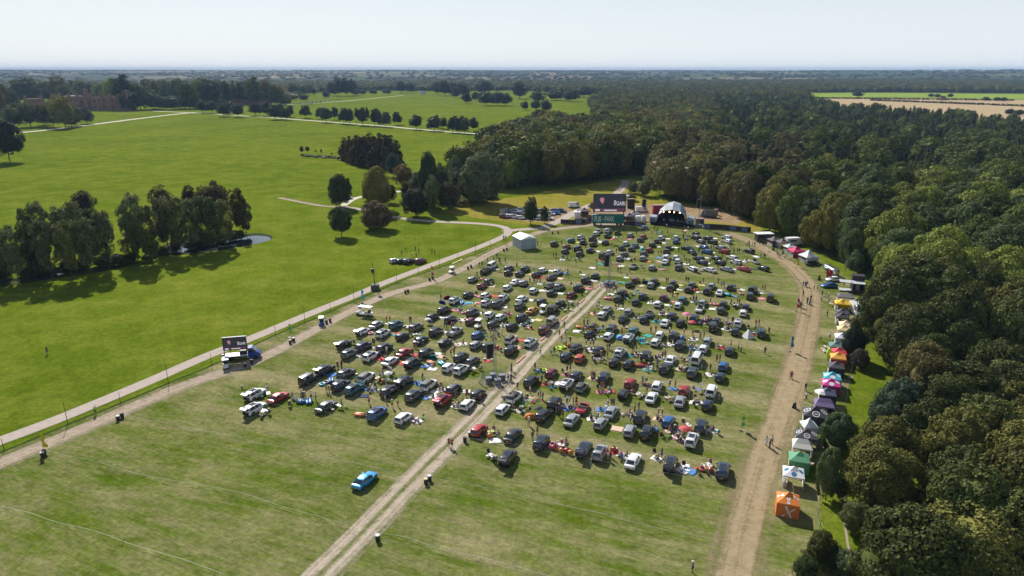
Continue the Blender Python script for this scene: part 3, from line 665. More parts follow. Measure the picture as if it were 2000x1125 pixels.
# woods and hedgerow trees far out
for i in range(9000):
    d = 1500 * (9500 / 1500) ** rnd.random(); a = R(rnd.uniform(-41, 41)); X = d * math.sin(a); Y = d * math.cos(a)
    n = fbm(X, Y * .6, 380, 4)
    if n < .15 and rnd.random() > .12: continue
    if inside((X, Y), W1): continue
    z = hill_z(X, Y) if d > 2300 else 0
    x, y = PX(X, Y, z)
    if x > 1560 and 178 < y < 222: continue
    if 580 < x < 1170 and y > 176: continue
    if x <= 580 and y > 196: continue
    h = rnd.uniform(9, 15); P2.append((X, Y, z - .5, rnd.uniform(7, 15) * (1 + d / 9000), h, rnd.uniform(0, 6.28), rnd.randrange(4), [q * rnd.uniform(.7, 1.2) for q in rnd.choice((OAK, DARKG, OLIVE, OAK))]))
print('forest', len(P), len(P2))
inst_forest('distant_trees', P2, pf, 'hazy woods and hedgerow trees fading into the distance towards the horizon')
# ------------------------------------------------------------------ haze
m = bpy.data.materials.new('haze_air'); m.use_nodes = True; t = m.node_tree
for n in list(t.nodes):
    if n.type != 'OUTPUT_MATERIAL': t.nodes.remove(n)
pv = t.nodes.new('ShaderNodeVolumePrincipled'); pv.inputs['Color'].default_value = (.44, .66, 1, 1); pv.inputs['Density'].default_value = .00007; pv.inputs['Anisotropy'].default_value = -.1
t.links.new(pv.outputs[0], [n for n in t.nodes if n.type == 'OUTPUT_MATERIAL'][0].inputs['Volume'])
mb = MB(); mb.box(-14000, 14000, -150, 17500, -1.5, 105)
hz = mb.done('haze', m); stuff(hz, 'pale blue haze over the far countryside', 'haze')
# ------------------------------------------------------------------ cars
COLS = {'w': (.80, .81, .82), 's': (.33, .35, .37), 'g': (.09, .095, .105), 'd': (.012, .013, .017), 'n': (.014, .026, .06), 'b': (.02, .12, .36), 't': (.012, .12, .16),
        'r': (.42, .012, .02), 'm': (.17, .008, .022), 'o': (.55, .07, .02), 'y': (.55, .26, .02), 'c': (.22, .19, .16)}
CNAME = {'w': 'white', 's': 'silver', 'g': 'grey', 'd': 'black', 'n': 'navy blue', 'b': 'bright blue', 't': 'teal', 'r': 'red', 'm': 'maroon', 'o': 'orange', 'y': 'golden yellow', 'c': 'champagne'}
# type: length, width, roof z, belt z, cabin (rear base, rear top, front top, front base) as fractions of length, nose z, rear deck drop
CT = {'h': (4.05, 1.78, 1.48, .94, -.485, -.41, .06, .27, .70, 0), 's': (4.65, 1.92, 1.70, 1.08, -.485, -.42, .08, .25, .82, 0), 'l': (4.75, 1.86, 1.43, .92, -.40, -.19, .09, .25, .68, 1),
      'j': (4.5, 1.95, 1.92, 1.18, -.49, -.475, .14, .19, 1.0, 0), 'v': (5.0, 2.0, 2.05, 1.15, -.49, -.475, .28, .40, .85, 0), 'p': (5.2, 1.9, 1.78, 1.10, -.10, -.07, .10, .22, .92, 2), 'c': (4.3, 1.8, 1.15, .90, -.28, -.26, .03, .18, .66, 1),
      'V': (5.6, 2.05, 2.45, 1.2, .12, .13, .30, .42, .9, 3)}
CKIND = {'h': 'hatchback', 's': 'SUV', 'l': 'saloon car', 'j': 'boxy off-road car', 'v': 'minivan', 'p': 'pickup', 'c': 'open top convertible', 'V': 'panel van'}
def lerp(x, T):
    for (a, b), (c, d) in zip(T, T[1:]):
        if x <= c: return b + (d - b) * (x - a) / (c - a)
    return T[-1][1]
def car_proto(k, tail=False, black=False):
    L_, W, H, B, rb, rt, ft, fb, nose, deck = CT[k]; hw = W / 2
    root = bpy.data.objects.new('parked_van' if k in 'vV' else 'pickup_truck' if k == 'p' else 'parked_car', None); root.empty_display_size = .3
    parts = []
    wr = .34 if k in 'hlc' else .39; yr, yf = -.30 * L_, .315 * L_
    dk = B - (.04 if k == 'l' else 0) if deck != 2 else .95
    T = [(-.5 * L_, dk - .12), (-.48 * L_, dk), (rb * L_, B), (fb * L_, B), (.40 * L_, B - (B - nose) * .45), (.48 * L_, nose + .02), (.5 * L_, nose - .12)]
    st = sorted([-.5, -.49, -.46, -.2, 0, .12, fb, .36, .42, .465, .49, .5]); ys = [(q * L_, 0) for q in st]
    ys = [q for q in ys if all(abs(q[0] - c) > wr + .12 for c in (yr, yf))]
    for c in (yr, yf): ys += [(c - wr - .07, 0), (c - wr * .75, 1), (c, 2), (c + wr * .75, 1), (c + wr + .07, 0)]
    rings = []
    for y, a in sorted(ys):
        f = y / L_; wf = hw * lerp(f, [(-.5, .80), (-.485, .90), (-.44, .97), (-.3, 1), (.3, 1), (.42, .95), (.47, .86), (.5, .70)])
        bz = (.24 if abs(f) < .485 else .38) if a == 0 else (.24 + wr * 1.15 if a == 1 else .24 + wr * 1.38)
        bz = min(bz, .24 + wr * 1.3); d = lerp(y, T)
        R_ = [(0, bz), (wf * .84, bz), (wf * .97, bz + .06), (wf, (bz + d) / 2 + .04), (wf * .965, d - .1), (wf * .90, d - .015), (wf * .45, d + .03)]
        ring = [(x, y, z) for x, z in R_] + [(0, y, d + .04)] + [(-x, y, z) for x, z in R_[:0:-1]]
        rings.append(ring)
    M = MB(); M.loft(rings, c0=not tail)
    parts.append((M.done('body', PAINT, link=False, smooth=True, sharp=38), []))
    # greenhouse
    def cab(z, o):
        t = max((z - B) / (H - B), 0); y0 = (rb + (rt - rb) * t ** 1.15) * L_ - o; y1 = (fb + (ft - fb) * t) * L_ + o; x = hw * (.88 - .20 * t ** 1.3) + o
        m_ = (y0 + y1) / 2
        return [(x * .86, y0, z), (x, y0 + .16, z), (x, m_, z), (x, y1 - .3, z), (x * .84, y1, z), (0, y1 + .09, z), (-x * .84, y1, z), (-x, y1 - .3, z), (-x, m_, z), (-x, y0 + .16, z), (-x * .86, y0, z), (0, y0 - .05, z)]
    if k == 'c':
        M = MB(); M.box(-hw * .74, hw * .74, -.27 * L_, .14 * L_, .93, .975); parts.append((M.done('cabin_floor', CABIN, link=False), []))
        M = MB()
        for sx in (-1, 1):
            M.box(sx * .38 - .22, sx * .38 + .22, -.15 * L_, -.10 * L_, .9, 1.22); M.box(sx * .38 - .22, sx * .38 + .22, -.10 * L_, .0, .9, 1.0)
        parts.append((M.done('seats', mat('tan_leather', (.10, .07, .05), .6), link=False, smooth=False), []))
        M = MB(); M.loft([[(hw * .78, .20 * L_, .92), (hw * .70, .10 * L_, 1.28), (hw * .70, .105 * L_, 1.28), (hw * .78, .206 * L_, .92)], [(-hw * .78, .20 * L_, .92), (-hw * .70, .10 * L_, 1.28), (-hw * .70, .105 * L_, 1.28), (-hw * .78, .206 * L_, .92)]])
        parts.append((M.done('windscreen', GLASS, link=False), []))
    else:
        M = MB(); M.loft([cab(B - .02, 0), cab(B + (H - B) * .5, 0), cab(H - .07, 0)], c0=False, c1=True)
        g = M.done('windows', GLASS, link=False, smooth=True, sharp=30); parts.append((g, []))
        M = MB(); r0 = cab(H - .09, .012); r1 = cab(H - .03, -.02); r2 = cab(H, -.16); r2 = [(x * .9, y, z) for x, y, z in r2]
        M.loft([r0, r1, r2], c0=False)
        if not black:
            a_, b_ = cab(B - .01, .006), cab(H - .06, .006)
            for i, wd in ((0, .07), (1, .07), (2, .045), (4, .045), (10, .07), (9, .07), (8, .045), (6, .045)):
                M.cyl(a_[i], b_[i], wd, wd * .8, 4, cap=False)
            if k in 'sjhe' or k == 'v':   # solid quarter panels behind the rear doors
                for s0, s1 in ((0, 1), (10, 9)): M.add([a_[s0], a_[s1], b_[s1], b_[s0]], [(0, 1, 2, 3) if s0 == 0 else (3, 2, 1, 0)])
            if k == 'V': M.box(-hw * .96, hw * .96, -.495 * L_, .12 * L_, B - .1, H)
        M2 = M.done('roof', DARK if black else PAINT, link=False, smooth=True, sharp=35); subs = []
        if k in 's' and not black:
            Q = MB(); Q.box(-hw * .5, hw * .5, -.26 * L_, .03 * L_, H - .005, H + .012); subs.append(Q.done('sunroof', GLASS, link=False))
            Q = MB()
            for sx in (-1, 1): Q.cyl((sx * hw * .62, -.36 * L_, H + .02), (sx * hw * .62, .04 * L_, H + .02), .022, n=5)
            subs.append(Q.done('roof_rails', METAL, link=False))
        parts.append((M2, subs))
        if k == 'p':
            Q = MB(); Q.box(-hw * .8, hw * .8, -.485 * L_, -.12 * L_, 1.0, 1.035); parts.append((Q.done('load_bed', CABIN, link=False), []))
            Q = MB()
            for sx in (-1, 1): Q.box(sx * hw * .86 - .06, sx * hw * .86 + .06, -.49 * L_, -.11 * L_, .9, 1.28)
            Q.box(-hw * .86, hw * .86, -.5 * L_, -.485 * L_, .9, 1.28); parts.append((Q.done('bed_sides', PAINT, link=False), []))
    for sx in (-1, 1):
        for y in (yr, yf):
            M = MB(); M.cyl((sx * (hw - .24), y, wr), (sx * (hw - .015), y, wr), wr, n=14); wl = M.done('wheel', TYRE, link=False, smooth=True, sharp=40)
            M = MB(); M.cyl((sx * (hw - .03), y, wr), (sx * (hw + .0), y, wr), wr * .62, wr * .58, n=10); parts.append((wl, [M.done('rim', RIM, link=False)]))
    for sx in (-1, 1):
        M = MB(); M.box(sx * hw * .70 - .14, sx * hw * .70 + .14, -.502 * L_, -.462 * L_, B - .24, B - .09 if k != 'l' else B - .12); parts.append((M.done('tail_light', LRED, link=False), []))
        M = MB(); M.box(sx * hw * .66 - .17, sx * hw * .66 + .17, .455 * L_, .489 * L_, nose - .18, nose - .03); parts.append((M.done('headlight', LCLR, link=False), []))
        M = MB(); M.box(sx * (hw + .09) - .1, sx * (hw + .09) + .1, fb * L_ - .42, fb * L_ - .3, B - .02, B + .14); parts.append((M.done('wing_mirror', PAINT, link=False), []))
    M = MB(); M.box(-.26, .26, -.509 * L_, -.499 * L_, .52, .64); 
    if not tail: parts.append((M.done('number_plate', PLATE, link=False), []))
    for q_ in ((-hw * .78, hw * .78, -.508 * L_, -.48 * L_, .28, .46), (-hw * .6, hw * .6, .47 * L_, .501 * L_, .30, .48)): M = MB(); M.box(*q_); parts.append((M.done('bumper', DARK, link=False), []))
    if tail:
        M = MB(); x = hw * .74; y0 = -.492 * L_; y1 = -.28 * L_; z0 = .55; z1 = B + .3
        v = [(-x, y0, z0), (x, y0, z0), (x, y1, z0), (-x, y1, z0), (-x, y0, z1), (x, y0, z1), (x, y1, z1), (-x, y1, z1)]
        M.add(v, [(0, 1, 2, 3), (4, 7, 6, 5), (0, 3, 7, 4), (1, 5, 6, 2), (3, 2, 6, 7)]); parts.append((M.done('boot', CABIN, link=False), []))
        M = MB(); M.box(-.4, .4, y0 + .15, y1 - .1, z0, z0 + .3); parts.append((M.done('boot_load', mat('bag', (.12, .1, .08), .9), link=False), []))
        yt = rt * L_ + .02; M = MB(); n_ = 1.05
        M.loft([[(-x * .9, yt, H - .05), (x * .9, yt, H - .05), (x * .9, yt, H), (-x * .9, yt, H)], [(-x, yt - n_ * .55, H + .08), (x, yt - n_ * .55, H + .08), (x, yt - n_ * .55, H + .14), (-x, yt - n_ * .55, H + .14)], [(-x * .92, yt - n_, H - .02), (x * .92, yt - n_, H - .02), (x * .92, yt - n_, H + .05), (-x * .92, yt - n_, H + .05)]])
        tg = M.done('tailgate', PAINT, link=False); Q = MB(); Q.add([(-x * .8, yt - .08, H + .022), (x * .8, yt - .08, H + .022), (x * .84, yt - n_ * .5, H + .145), (-x * .84, yt - n_ * .5, H + .145)], [(0, 3, 2, 1)])
        parts.append((tg, [Q.done('rear_window', GLASS, link=False)]))
    PROT[root.name] = (root, parts); return root.name
CP = {}
def carp(k, tail, black):
    if (k, tail, black) not in CP: CP[(k, tail, black)] = car_proto(k, tail, black)
    return CP[(k, tail, black)]
ORD = ['', 'first', 'second', 'third', 'fourth', 'fifth', 'sixth', 'seventh', 'eighth', 'ninth', 'tenth', 'eleventh', 'twelfth', 'thirteenth', 'fourteenth', 'fifteenth', 'sixteenth', 'seventeenth', 'eighteenth', 'nineteenth', 'twentieth']
TA = R(22.65); T0 = G(640, 1125)
EDGE = [98.5, 112.5, 126, 141, 154.5, 168.8, 183.5, 203]
def zone(p, noun='car row'):
    s = p[0] * math.sin(TA) + p[1] * math.cos(TA); u = (p[0] - T0.x) * math.cos(TA) - (p[1] - T0.y) * math.sin(TA)
    side = 'right' if u > 0 else 'left'
    k = sum(s > e for e in EDGE)
    if k < 8: return f'in row {["one", "two", "three", "four", "five", "six", "seven", "eight"][k]} {side} of track', k
    # far block, cut in depth by three
    j = 0 if s < 222 else 1 if s < 238 else 2
    return f'in {["near", "middle", "back"][j]} of far block {"right" if u > 12 else "left"} of mast', 8 + j
CARS = '''
@400,700,6.617
w s 655 455 T;r l 950 495;w s 650 640 T;g l 1570 610;d j 1340 265;d s 1560 140 T;g s 1830 190;n s 1760 340;t s 1930 390
@650,720,8
w s 520 130 B;d s 1120 190 T;w s 1500 245 B;g h 1890 300;d s 890 340;g s 1265 410;r s 1720 480 T;b s 690 690;w h 1105 760
@900,720,8
d h 270 385;w h 105 550;w s 840 435 B;w h 655 625;d s 1105 190;m h 1415 60;n h 1810 100;w s 1655 235 T;s h 1890 280 B;r h 290 950;d l 815 1030;d s 1465 530;d s 1300 720;r c 1900 600;s l 1735 790
@900,840,8
n s 1260 180;d s 740 420 T;n s 1930 290 T
@1150,840,8
s s 175 340;w l 695 470;d s 1275 520 T;w s 1610 145;n s 2096 624
@1150,720,8
n s 240 130;r h 650 215;d h 550 380 T;w h 1070 255;w l 985 440;r h 1490 325;s l 1425 500;w j 1915 350;n h 1855 555;s l 350 665;s h 190 845;d s 805 740;s h 640 960;d s 915 985;b h 1245 815;n s 1755 890;n h 2055 120
@1350,580,8
s h 185 85;w c 135 180;d h 505 105;d h 475 205;d h 855 150;w h 810 245;d j 1240 15;n s 50 330;d h 400 370;d j 345 470;w s 735 405;d h 690 530;d s 1100 560;s h 255 680;w h 195 800;n h 605 835;b h 505 1070;w v 85 970
@1150,600,8
s h 290 30;w h 210 115;s h 620 65;d l 540 170;g c 940 95;n h 855 180;n h 1300 125;w l 1195 235;d h 1435 235;y h 70 295 B;d h 15 410;g s 360 330;w h 310 445;t h 705 360;w s 625 475 T;w h 1115 425;w h 1045 540;d s 1330 445;n s 1430 585;d l 150 665;w s 490 700;d h 400 850;d h 625 880;d s 890 750;w l 1280 810;d s 1190 950;g s 1620 1010
@900,600,8
g s 185 75;m h 160 210;w h 455 110;w h 625 150;d h 505 260;d h 800 290;d s 960 160;m s 1310 345;s j 1430 215;d j 1440 30;y l 1120 40;b h 265 430;s h 235 580;n h 425 600;w s 780 500 B;d s 785 665;w s 1090 545;d s 10 776;g h 190 830;w s 8 970;d l 1800 620;n h 1650 760;o h 1865 790
@650,600,8
s l 680 265;t s 990 270;c s 1300 310;w h 470 370 T;w s 785 405;d h 1090 445;n l 1380 505;d h 175 565 T;n s 480 605;d s 810 630;r l 1115 695;d s 1460 705;g s 265 720;w s 590 760;w l 900 835;d s 1250 865 T;d h 1560 140;d h 1845 175;d s 1740 40;d s 1610 375;s p 1910 380;d h 1760 540 T;w h 1810 930
@750,480,8
w h 175 230;d h 265 235;d s 385 240;m s 570 235;d p 1590 390;w v 1690 310;s h 1385 520;g h 1640 545;m h 1530 620;d h 1315 760;w h 1590 770;w s 1110 850;w s 1870 805;w s 1605 885;g s 1775 905;w h 1930 650;g h 1955 345;d h 1940 415
@1000,480,8
d s 205 360;n h 120 430;w h 485 375;n h 375 440;w s 715 405;d l 615 485;w l 50 560;s h 180 575;w h 335 695;g l 600 610;s s 740 635;d h 620 730;d s 1040 650;m h 935 755;w l 155 820;g s 125 935;n h 465 865;d h 760 890;d s 1155 530;d h 1300 465;m h 1925 530;d h 1840 600;d s 1725 735;d h 1660 820;d h 1940 870;s c 1900 315;n h 830 80;d h 1060 120;n h 1220 65;w h 1530 95;d j 1420 155;g h 1760 130;s h 1680 190;d h 1715 30;d h 1865 45;m h 855 8;d s 1030 40
@1250,480,8
d h 225 550;s h 170 610;d h 520 580;d h 480 650;g h 810 605;d h 755 675;s h 1120 620;d s 1055 700;w l 1250 725;d h 1415 640;d j 1760 690;d s 1720 780;n h 45 780;m h 365 800;w h 280 905;t h 670 840;w h 595 925;s h 190 335;w l 395 245;w h 420 170 T;w h 565 180;w h 595 235;g s 610 335;w h 815 355 T;w l 1090 370;s l 1355 360;r l 1620 355;d h 1930 350;n l 735 35;d l 810 95;b h 1000 20;b h 1045 90;g h 915 190;n h 970 255;d h 1190 190;d h 1250 260;w h 1440 180;w h 1500 250;r h 1310 85;s h 1260 25;d h 1710 80;g h 60 115;s h 45 190;r h 145 60;d h 410 80;d h 445 25
@980,420,8
d s 820 445;t h 1090 390;w s 1235 345;d h 1270 420;d s 1420 370;d h 1430 450;n h 1620 425;s h 1525 240;w h 1475 285;w s 1660 240;d h 1655 320;d h 1810 270;w h 1940 440
@1180,420,8
s h 410 310;r h 610 335;d h 565 380;w h 890 350;n h 835 400;d h 755 460;t l 485 470;w h 1125 345;b h 1125 410;d h 1435 290;d s 1430 350;g h 1510 410;d h 1620 360;d h 1690 420;w h 1915 345;w h 1930 405
'''
def entries(s):
    for ln in s.strip().split('\n'):
        if ln[0] == '@': x0, y0, sc = map(float, ln[1:].split(',')); continue
        for e in ln.split(';'):
            t = e.split()
            if not t: continue
            yield t, x0, y0, sc
carpos = []
for t, x0, y0, sc in entries(CARS):
    c, k, x, y = t[0], t[1], x0 + float(t[2]) / sc, y0 + float(t[3]) / sc
    fl = t[4] if len(t) > 4 else ''
    p = G(x, y, .72); p.z = 0
    if 765 < x < 830 and y < 515: rz, zn, grp = -R(50 if x < 790 else 35), 'parked on the open lawn left of the road', 'cars on the open lawn'
    else:
        zn, kk = zone(p); rz = -R(24) + rnd.gauss(0, R(2.2)); grp = 'cars parked in rows on the field'
        if kk >= 8 and x > 1330: rz = R(rnd.uniform(8, 40)) if k in 'hls' else rz
    for q, _ in carpos:     # keep doors apart
        d = (p - q); L0 = d.length
        if L0 < 2.35 and abs(d.x * math.cos(TA) - d.y * math.sin(TA)) < 2.1 : p = p + d.normalized() * (2.35 - L0)
    o = place(carp(k, 'T' in fl, 'B' in fl), (p.x, p.y, .012), rz, None, {'': COLS[c]})
    carpos.append((p, rz))
    ds = CNAME[c] + (' black-roofed' if 'B' in fl else '') + ' ' + CKIND[k] + (' with tailgate up' if 'T' in fl else '')
    reg(o, ds, zn, 'van' if k == 'v' else 'car', grp)
# the lone blue coupe, vans, crew cars
p = G(713, 944); o = place(carp('l', False, False), (p.x, p.y, .012), -R(25.5), 1.0, {'': (.01, .30, .62)}); fixed(o, 'bright sky blue coupe parked alone in the empty front of the field', 'car')
p = G(488, 692)
for x, y, c, k, rz in [(997, 417, 's', 'h', 60), (1008, 416, 'w', 's', 60), (1020, 413, 'w', 's', 65), (1018, 419, 's', 'h', 60), (1052, 416, 's', 'v', 70), (1076, 420, 'w', 'h', 60), (1085, 415, 'b', 's', 60), (1097, 415, 'g', 's', 60), (1087, 419, 'b', 'h', 65), (985, 426, 'm', 's', 60), (996, 425, 'w', 'h', 60), (1006, 426.5, 'w', 's', 60), (1017, 428, 'w', 'h', 60), (1032, 428, 's', 'h', 55), (1047, 429, 'w', 's', 60), (1059, 430, 's', 's', 60), (1072, 429, 'w', 's', 60)]:
    q = G(x, y); o = place(carp(k, False, False), (q.x, q.y, .02), R(rz + 180), None, {'': COLS[c]}); reg(o, CNAME[c] + ' ' + CKIND[k], 'in the crew car park beyond the pine', 'car', 'cars in the crew car park')
for x, y, c, lab, rz in [(1121, 405, 'w', 'white panel van standing on the meadow left of the big screen', 70), (1253, 414, 'w', 'white panel van parked between the big screen and the stage', 85), (1383, 424, 'g', 'long dark grey van parked right of the stage', -80), (986, 418, 's', 'pale horsebox lorry at the left end of the crew car park', 30)]:
    q = G(x, y); o = place(carp('V', False, False), (q.x, q.y, .02), -R(rz), 1.2 if c == 'g' else None, {'': COLS[c]}); fixed(o, lab, 'van')
for x, y, k, c, rz, lab in [(680, 389, 's', 'w', -75, 'white car driving on the park path behind the tall dark tree'), (1628, 549, 'l', 'w', 100, 'white sports saloon on show below the silver trailer'), (1619, 561, 'l', 'b', 100, 'deep blue show car with raised doors among the stalls'), (1586, 518, 's', 'd', -80, 'black car in front of the white peaked marquee'), (1606, 806, 'h', 'n', 20, 'dark blue car behind the black tent with white rings')]:
    q = G(x, y); o = place(carp(k, False, False), (q.x, q.y, .02), R(rz), None, {'': COLS[c]}); fixed(o, lab, 'car')
q = G(1672, 612); o = place(carp('V', False, False), (q.x, q.y, .02), R(172), 1.05, {'': COLS['w']}); fixed(o, 'white panel van parked behind the black peaked tent', 'van')
# far car park by the castle: small, so one mesh body each
def tiny():
    M = MB(); M.loft([[(.8, -2.1, .35), (.85, -2.1, .85), (-.85, -2.1, .85), (-.8, -2.1, .35)], [(.9, -1.6, .25), (.9, -1.6, .95), (-.9, -1.6, .95), (-.9, -1.6, .25)], [(.9, 1.2, .25), (.9, 1.2, .92), (-.9, 1.2, .92), (-.9, 1.2, .25)], [(.75, 2.15, .35), (.75, 2.15, .65), (-.75, 2.15, .65), (-.75, 2.15, .35)]])
    M.box(-.62, .62, -1.5, .3, 1.38, 1.44); M.cur = 1
    M.loft([[(.8, -1.95, .94), (.8, 1.0, .94), (-.8, 1.0, .94), (-.8, -1.95, .94)], [(.6, -1.5, 1.38), (.6, .3, 1.38), (-.6, .3, 1.38), (-.6, -1.5, 1.38)]], c0=False)
    for sx in (-1, 1):
        for y in (-1.3, 1.3): M.cyl((sx * .7, y, .32), (sx * .9, y, .32), .32, n=8)
    return M.done('parked_car', [PAINT, GLASS], link=False)
ti = tiny()
for i in range(96):
    if i < 62: x = 520 + rnd.random() * 110; y = 208.5 - (x - 520) * .06 + rnd.choice((-2.6, -.6, 1.2)) + rnd.uniform(-.2, .2)
    else: x = 600 + (i - 62) * 2.0; y = 200.5 - (x - 600) * .095
    q = G(x, y); o = ti.copy(); COL.objects.link(o); o.location = (q.x, q.y, .02); o.rotation_euler = (0, 0, R(rnd.choice((20, 25, 110)))); c = rnd.choice('wwwwwwsswdrb'); o.color = rgb(COLS[c])  # mostly white paint, standing in for sun glints off the distant cars
    reg(o, CNAME[c] + ' tiny distant car', 'in the far car park by the castle', 'car', 'cars in the far car park')

# ------------------------------------------------------------------ people
def skin_mesh(vs, es, rad, sub=1, root=0):
    me = bpy.data.meshes.new('t'); me.from_pydata([v for v in vs], es, []); o = bpy.data.objects.new('t', me); COL.objects.link(o)
    sm = o.modifiers.new('s', 'SKIN'); sm.use_smooth_shade = True
    for i, r in enumerate(rad): me.skin_vertices[0].data[i].radius = r if isinstance(r, tuple) else (r, r)
    me.skin_vertices[0].data[root].use_root = True
    if sub: o.modifiers.new('u', 'SUBSURF').levels = sub
    dg = bpy.context.evaluated_depsgraph_get(); m2 = bpy.data.meshes.new_from_object(o.evaluated_get(dg)); bpy.data.objects.remove(o); return m2
def person_proto(name, J, dress=False, short=False, hat=False, flip=1):
    """J joints: pel, waist, chest, neck, chin, head, then per side sh el wr ha / hip kn an toe"""
    core = ['pel', 'waist', 'chest', 'neck', 'chin', 'head', 'top']
    vs = [J[k] for k in core]; rad = [(.135, .10), (.125, .095), (.16, .11), .055, (.07, .075), (.085, .098), .06]; es = [(0, 1), (1, 2), (2, 3), (3, 4), (4, 5), (5, 6)]
    ix = {k: i for i, k in enumerate(core)}
    for s in 'LR':
        for ch, rr, par in ((['sh', 'el', 'wr', 'ha'], [.062, .042, .030, .036], 'chest'), (['hi', 'kn', 'an', 'to'], [.088, .06, .042, .038], 'pel')):
            pr = ix[par]
            for c, r in zip(ch, rr):
                ix[c + s] = len(vs); vs.append(J[c + s]); rad.append(r); es.append((pr, len(vs) - 1)); pr = len(vs) - 1
    me = skin_mesh(vs, es, rad, 1)
    bm = bmesh.new(); bm.from_mesh(me)
    M = MB()
    for s in 'LR':    # five fingers on each hand, nose and ears
        h = Vector(J['ha' + s]); d = (h - Vector(J['wr' + s])).normalized(); sd = d.cross(Vector((0, 1, .2))).normalized()
        up = sd.cross(d).normalized(); b0 = h + d * .015
        for k, ln in enumerate((.065, .075, .07, .055)):
            a = b0 + up * (k - 1.5) * .017; mid = a + d * ln * .6 + sd * .006; M.cyl(a, mid, .009, .008, 5); M.cyl(mid, mid + (d + sd * .5).normalized() * ln * .5, .008, .006, 5)
        a = h + up * .025; M.cyl(a, a + (up + d).normalized() * .055, .011, .008, 5)
    hd = Vector(J['head']); M.ball(hd + Vector((0, .10, -.005)), .016, 6, 4); M.ball(hd + Vector((.085, 0, 0)), .02, 6, 4, (.5, 1, 1.4)); M.ball(hd + Vector((-.085, 0, 0)), .02, 6, 4, (.5, 1, 1.4))
    vv = [bm.verts.new(v) for v in M.v]
    for f in M.f:
        try: bm.faces.new([vv[i] for i in f])
        except ValueError: pass
    bm.to_mesh(me); bm.free(); me.materials.append(SKIN)
    root = bpy.data.objects.new('person', me); parts = []
    def part(nm, m2, mt, key):
        m2.materials.clear(); m2.materials.append(mt); o = bpy.data.objects.new(nm, m2); o['k'] = key; parts.append((o, []))
    # eyes + mouth
    M = MB()
    for sx in (-1, 1): M.ball(hd + Vector((sx * .035, .088, .02)), .012, 6, 4)
    M.box(hd.x - .025, hd.x + .025, hd.y + .085, hd.y + .096, hd.z - .052, hd.z - .042); o = M.done('face_features', DARK, link=False); o['k'] = 'x'; parts.append((o, []))
    v2 = [J['pel'], J['waist'], J['chest']]; r2 = [(.155, .12), (.145, .115), (.18, .13)]; e2 = [(0, 1), (1, 2)]
    nk = Vector(J['chest']) + (Vector(J['neck']) - Vector(J['chest'])) * .6; v2.append(tuple(nk)); r2.append(.09); e2.append((2, 3))
    for s in 'LR':
        a = Vector(J['sh' + s]); b_ = Vector(J['el' + s]); e_ = a + (b_ - a) * (.65 if short else 1.0)
        v2 += [tuple(a), tuple(e_)]; r2 += [.078, .06]; e2 += [(2, len(v2) - 2), (len(v2) - 2, len(v2) - 1)]
        if not short: wv = Vector(J['wr' + s]); v2.append(tuple(wv)); r2.append(.042); e2.append((len(v2) - 2, len(v2) - 1))
    part('shirt', skin_mesh(v2, e2, r2, 1), CLOTH, 'top')
    v3 = [J['pel']]; r3 = [(.15, .125)]; e3 = []
    for s in 'LR':
        pr = 0
        for c, r in (('hi', .105), ('kn', .078), ('an', .06)):
            q = Vector(J[c + s])
            if short and c == 'an': q = Vector(J['knL' if s == 'L' else 'knR']) ; continue
            v3.append(tuple(q)); r3.append(r); e3.append((pr, len(v3) - 1)); pr = len(v3) - 1
    if dress:
        M = MB(); pz = Vector(J['pel']); rings = []
        for z, q in ((.12, .16), (0, .18), (-.2, .23), (-.42, .28)): rings.append([(pz.x + math.cos(2 * math.pi * i / 10) * q, pz.y + math.sin(2 * math.pi * i / 10) * q * .8, pz.z + z) for i in range(10)])
        M.loft(rings[::-1], c0=False, c1=False); o = M.done('skirt', CLOTH, link=False, smooth=True); o['k'] = 'top'; parts.append((o, []))
    else: part('trousers', skin_mesh(v3, e3, r3, 1), CLOTH, 'leg')
    M = MB()
    for s in 'LR':
        a = Vector(J['an' + s]); b_ = Vector(J['to' + s]); M.cyl(a + Vector((0, -.03, -.03)), b_, .05, .045, 6)
    o = M.done('shoes', DARK, link=False); o['k'] = 'x'; parts.append((o, []))
    M = MB(); M.ball(hd + Vector((0, -.022, .035)), .108, 10, 8, (1, 1.0, 1.02))
    if dress: M.ball(hd + Vector((0, -.07, -.07)), .085, 8, 6, (1, .7, 1.5))
    o = M.done('hair', CLOTH, link=False, smooth=True); o['k'] = 'hair'; parts.append((o, []))
    if hat:
        M = MB(); M.cyl(hd + Vector((0, 0, .06)), hd + Vector((0, 0, .075)), .20, n=14); M.cyl(hd + Vector((0, 0, .07)), hd + Vector((0, 0, .16)), .11, .10, 12); o = M.done('sun_hat', CLOTH, link=False, smooth=False); o['k'] = 'hat'; parts.append((o, []))
    root.name = 'person'; PROT[root.name] = (root, parts); return root.name
def joints(**k):
    J = dict(pel=(0, 0, .93), waist=(0, .01, 1.08), chest=(0, 0, 1.32), neck=(0, -.01, 1.47), chin=(0, .01, 1.53), head=(0, .02, 1.61), top=(0, .01, 1.68))
    for s, x in (('L', -1), ('R', 1)):
        J.update({'sh' + s: (x * .18, 0, 1.40), 'el' + s: (x * .235, -.03, 1.13), 'wr' + s: (x * .24, .07, .90), 'ha' + s: (x * .235, .10, .83), 'hi' + s: (x * .095, 0, .86), 'kn' + s: (x * .11, .02, .48), 'an' + s: (x * .12, -.02, .09), 'to' + s: (x * .13, .13, .04)})
    J.update(k); return J
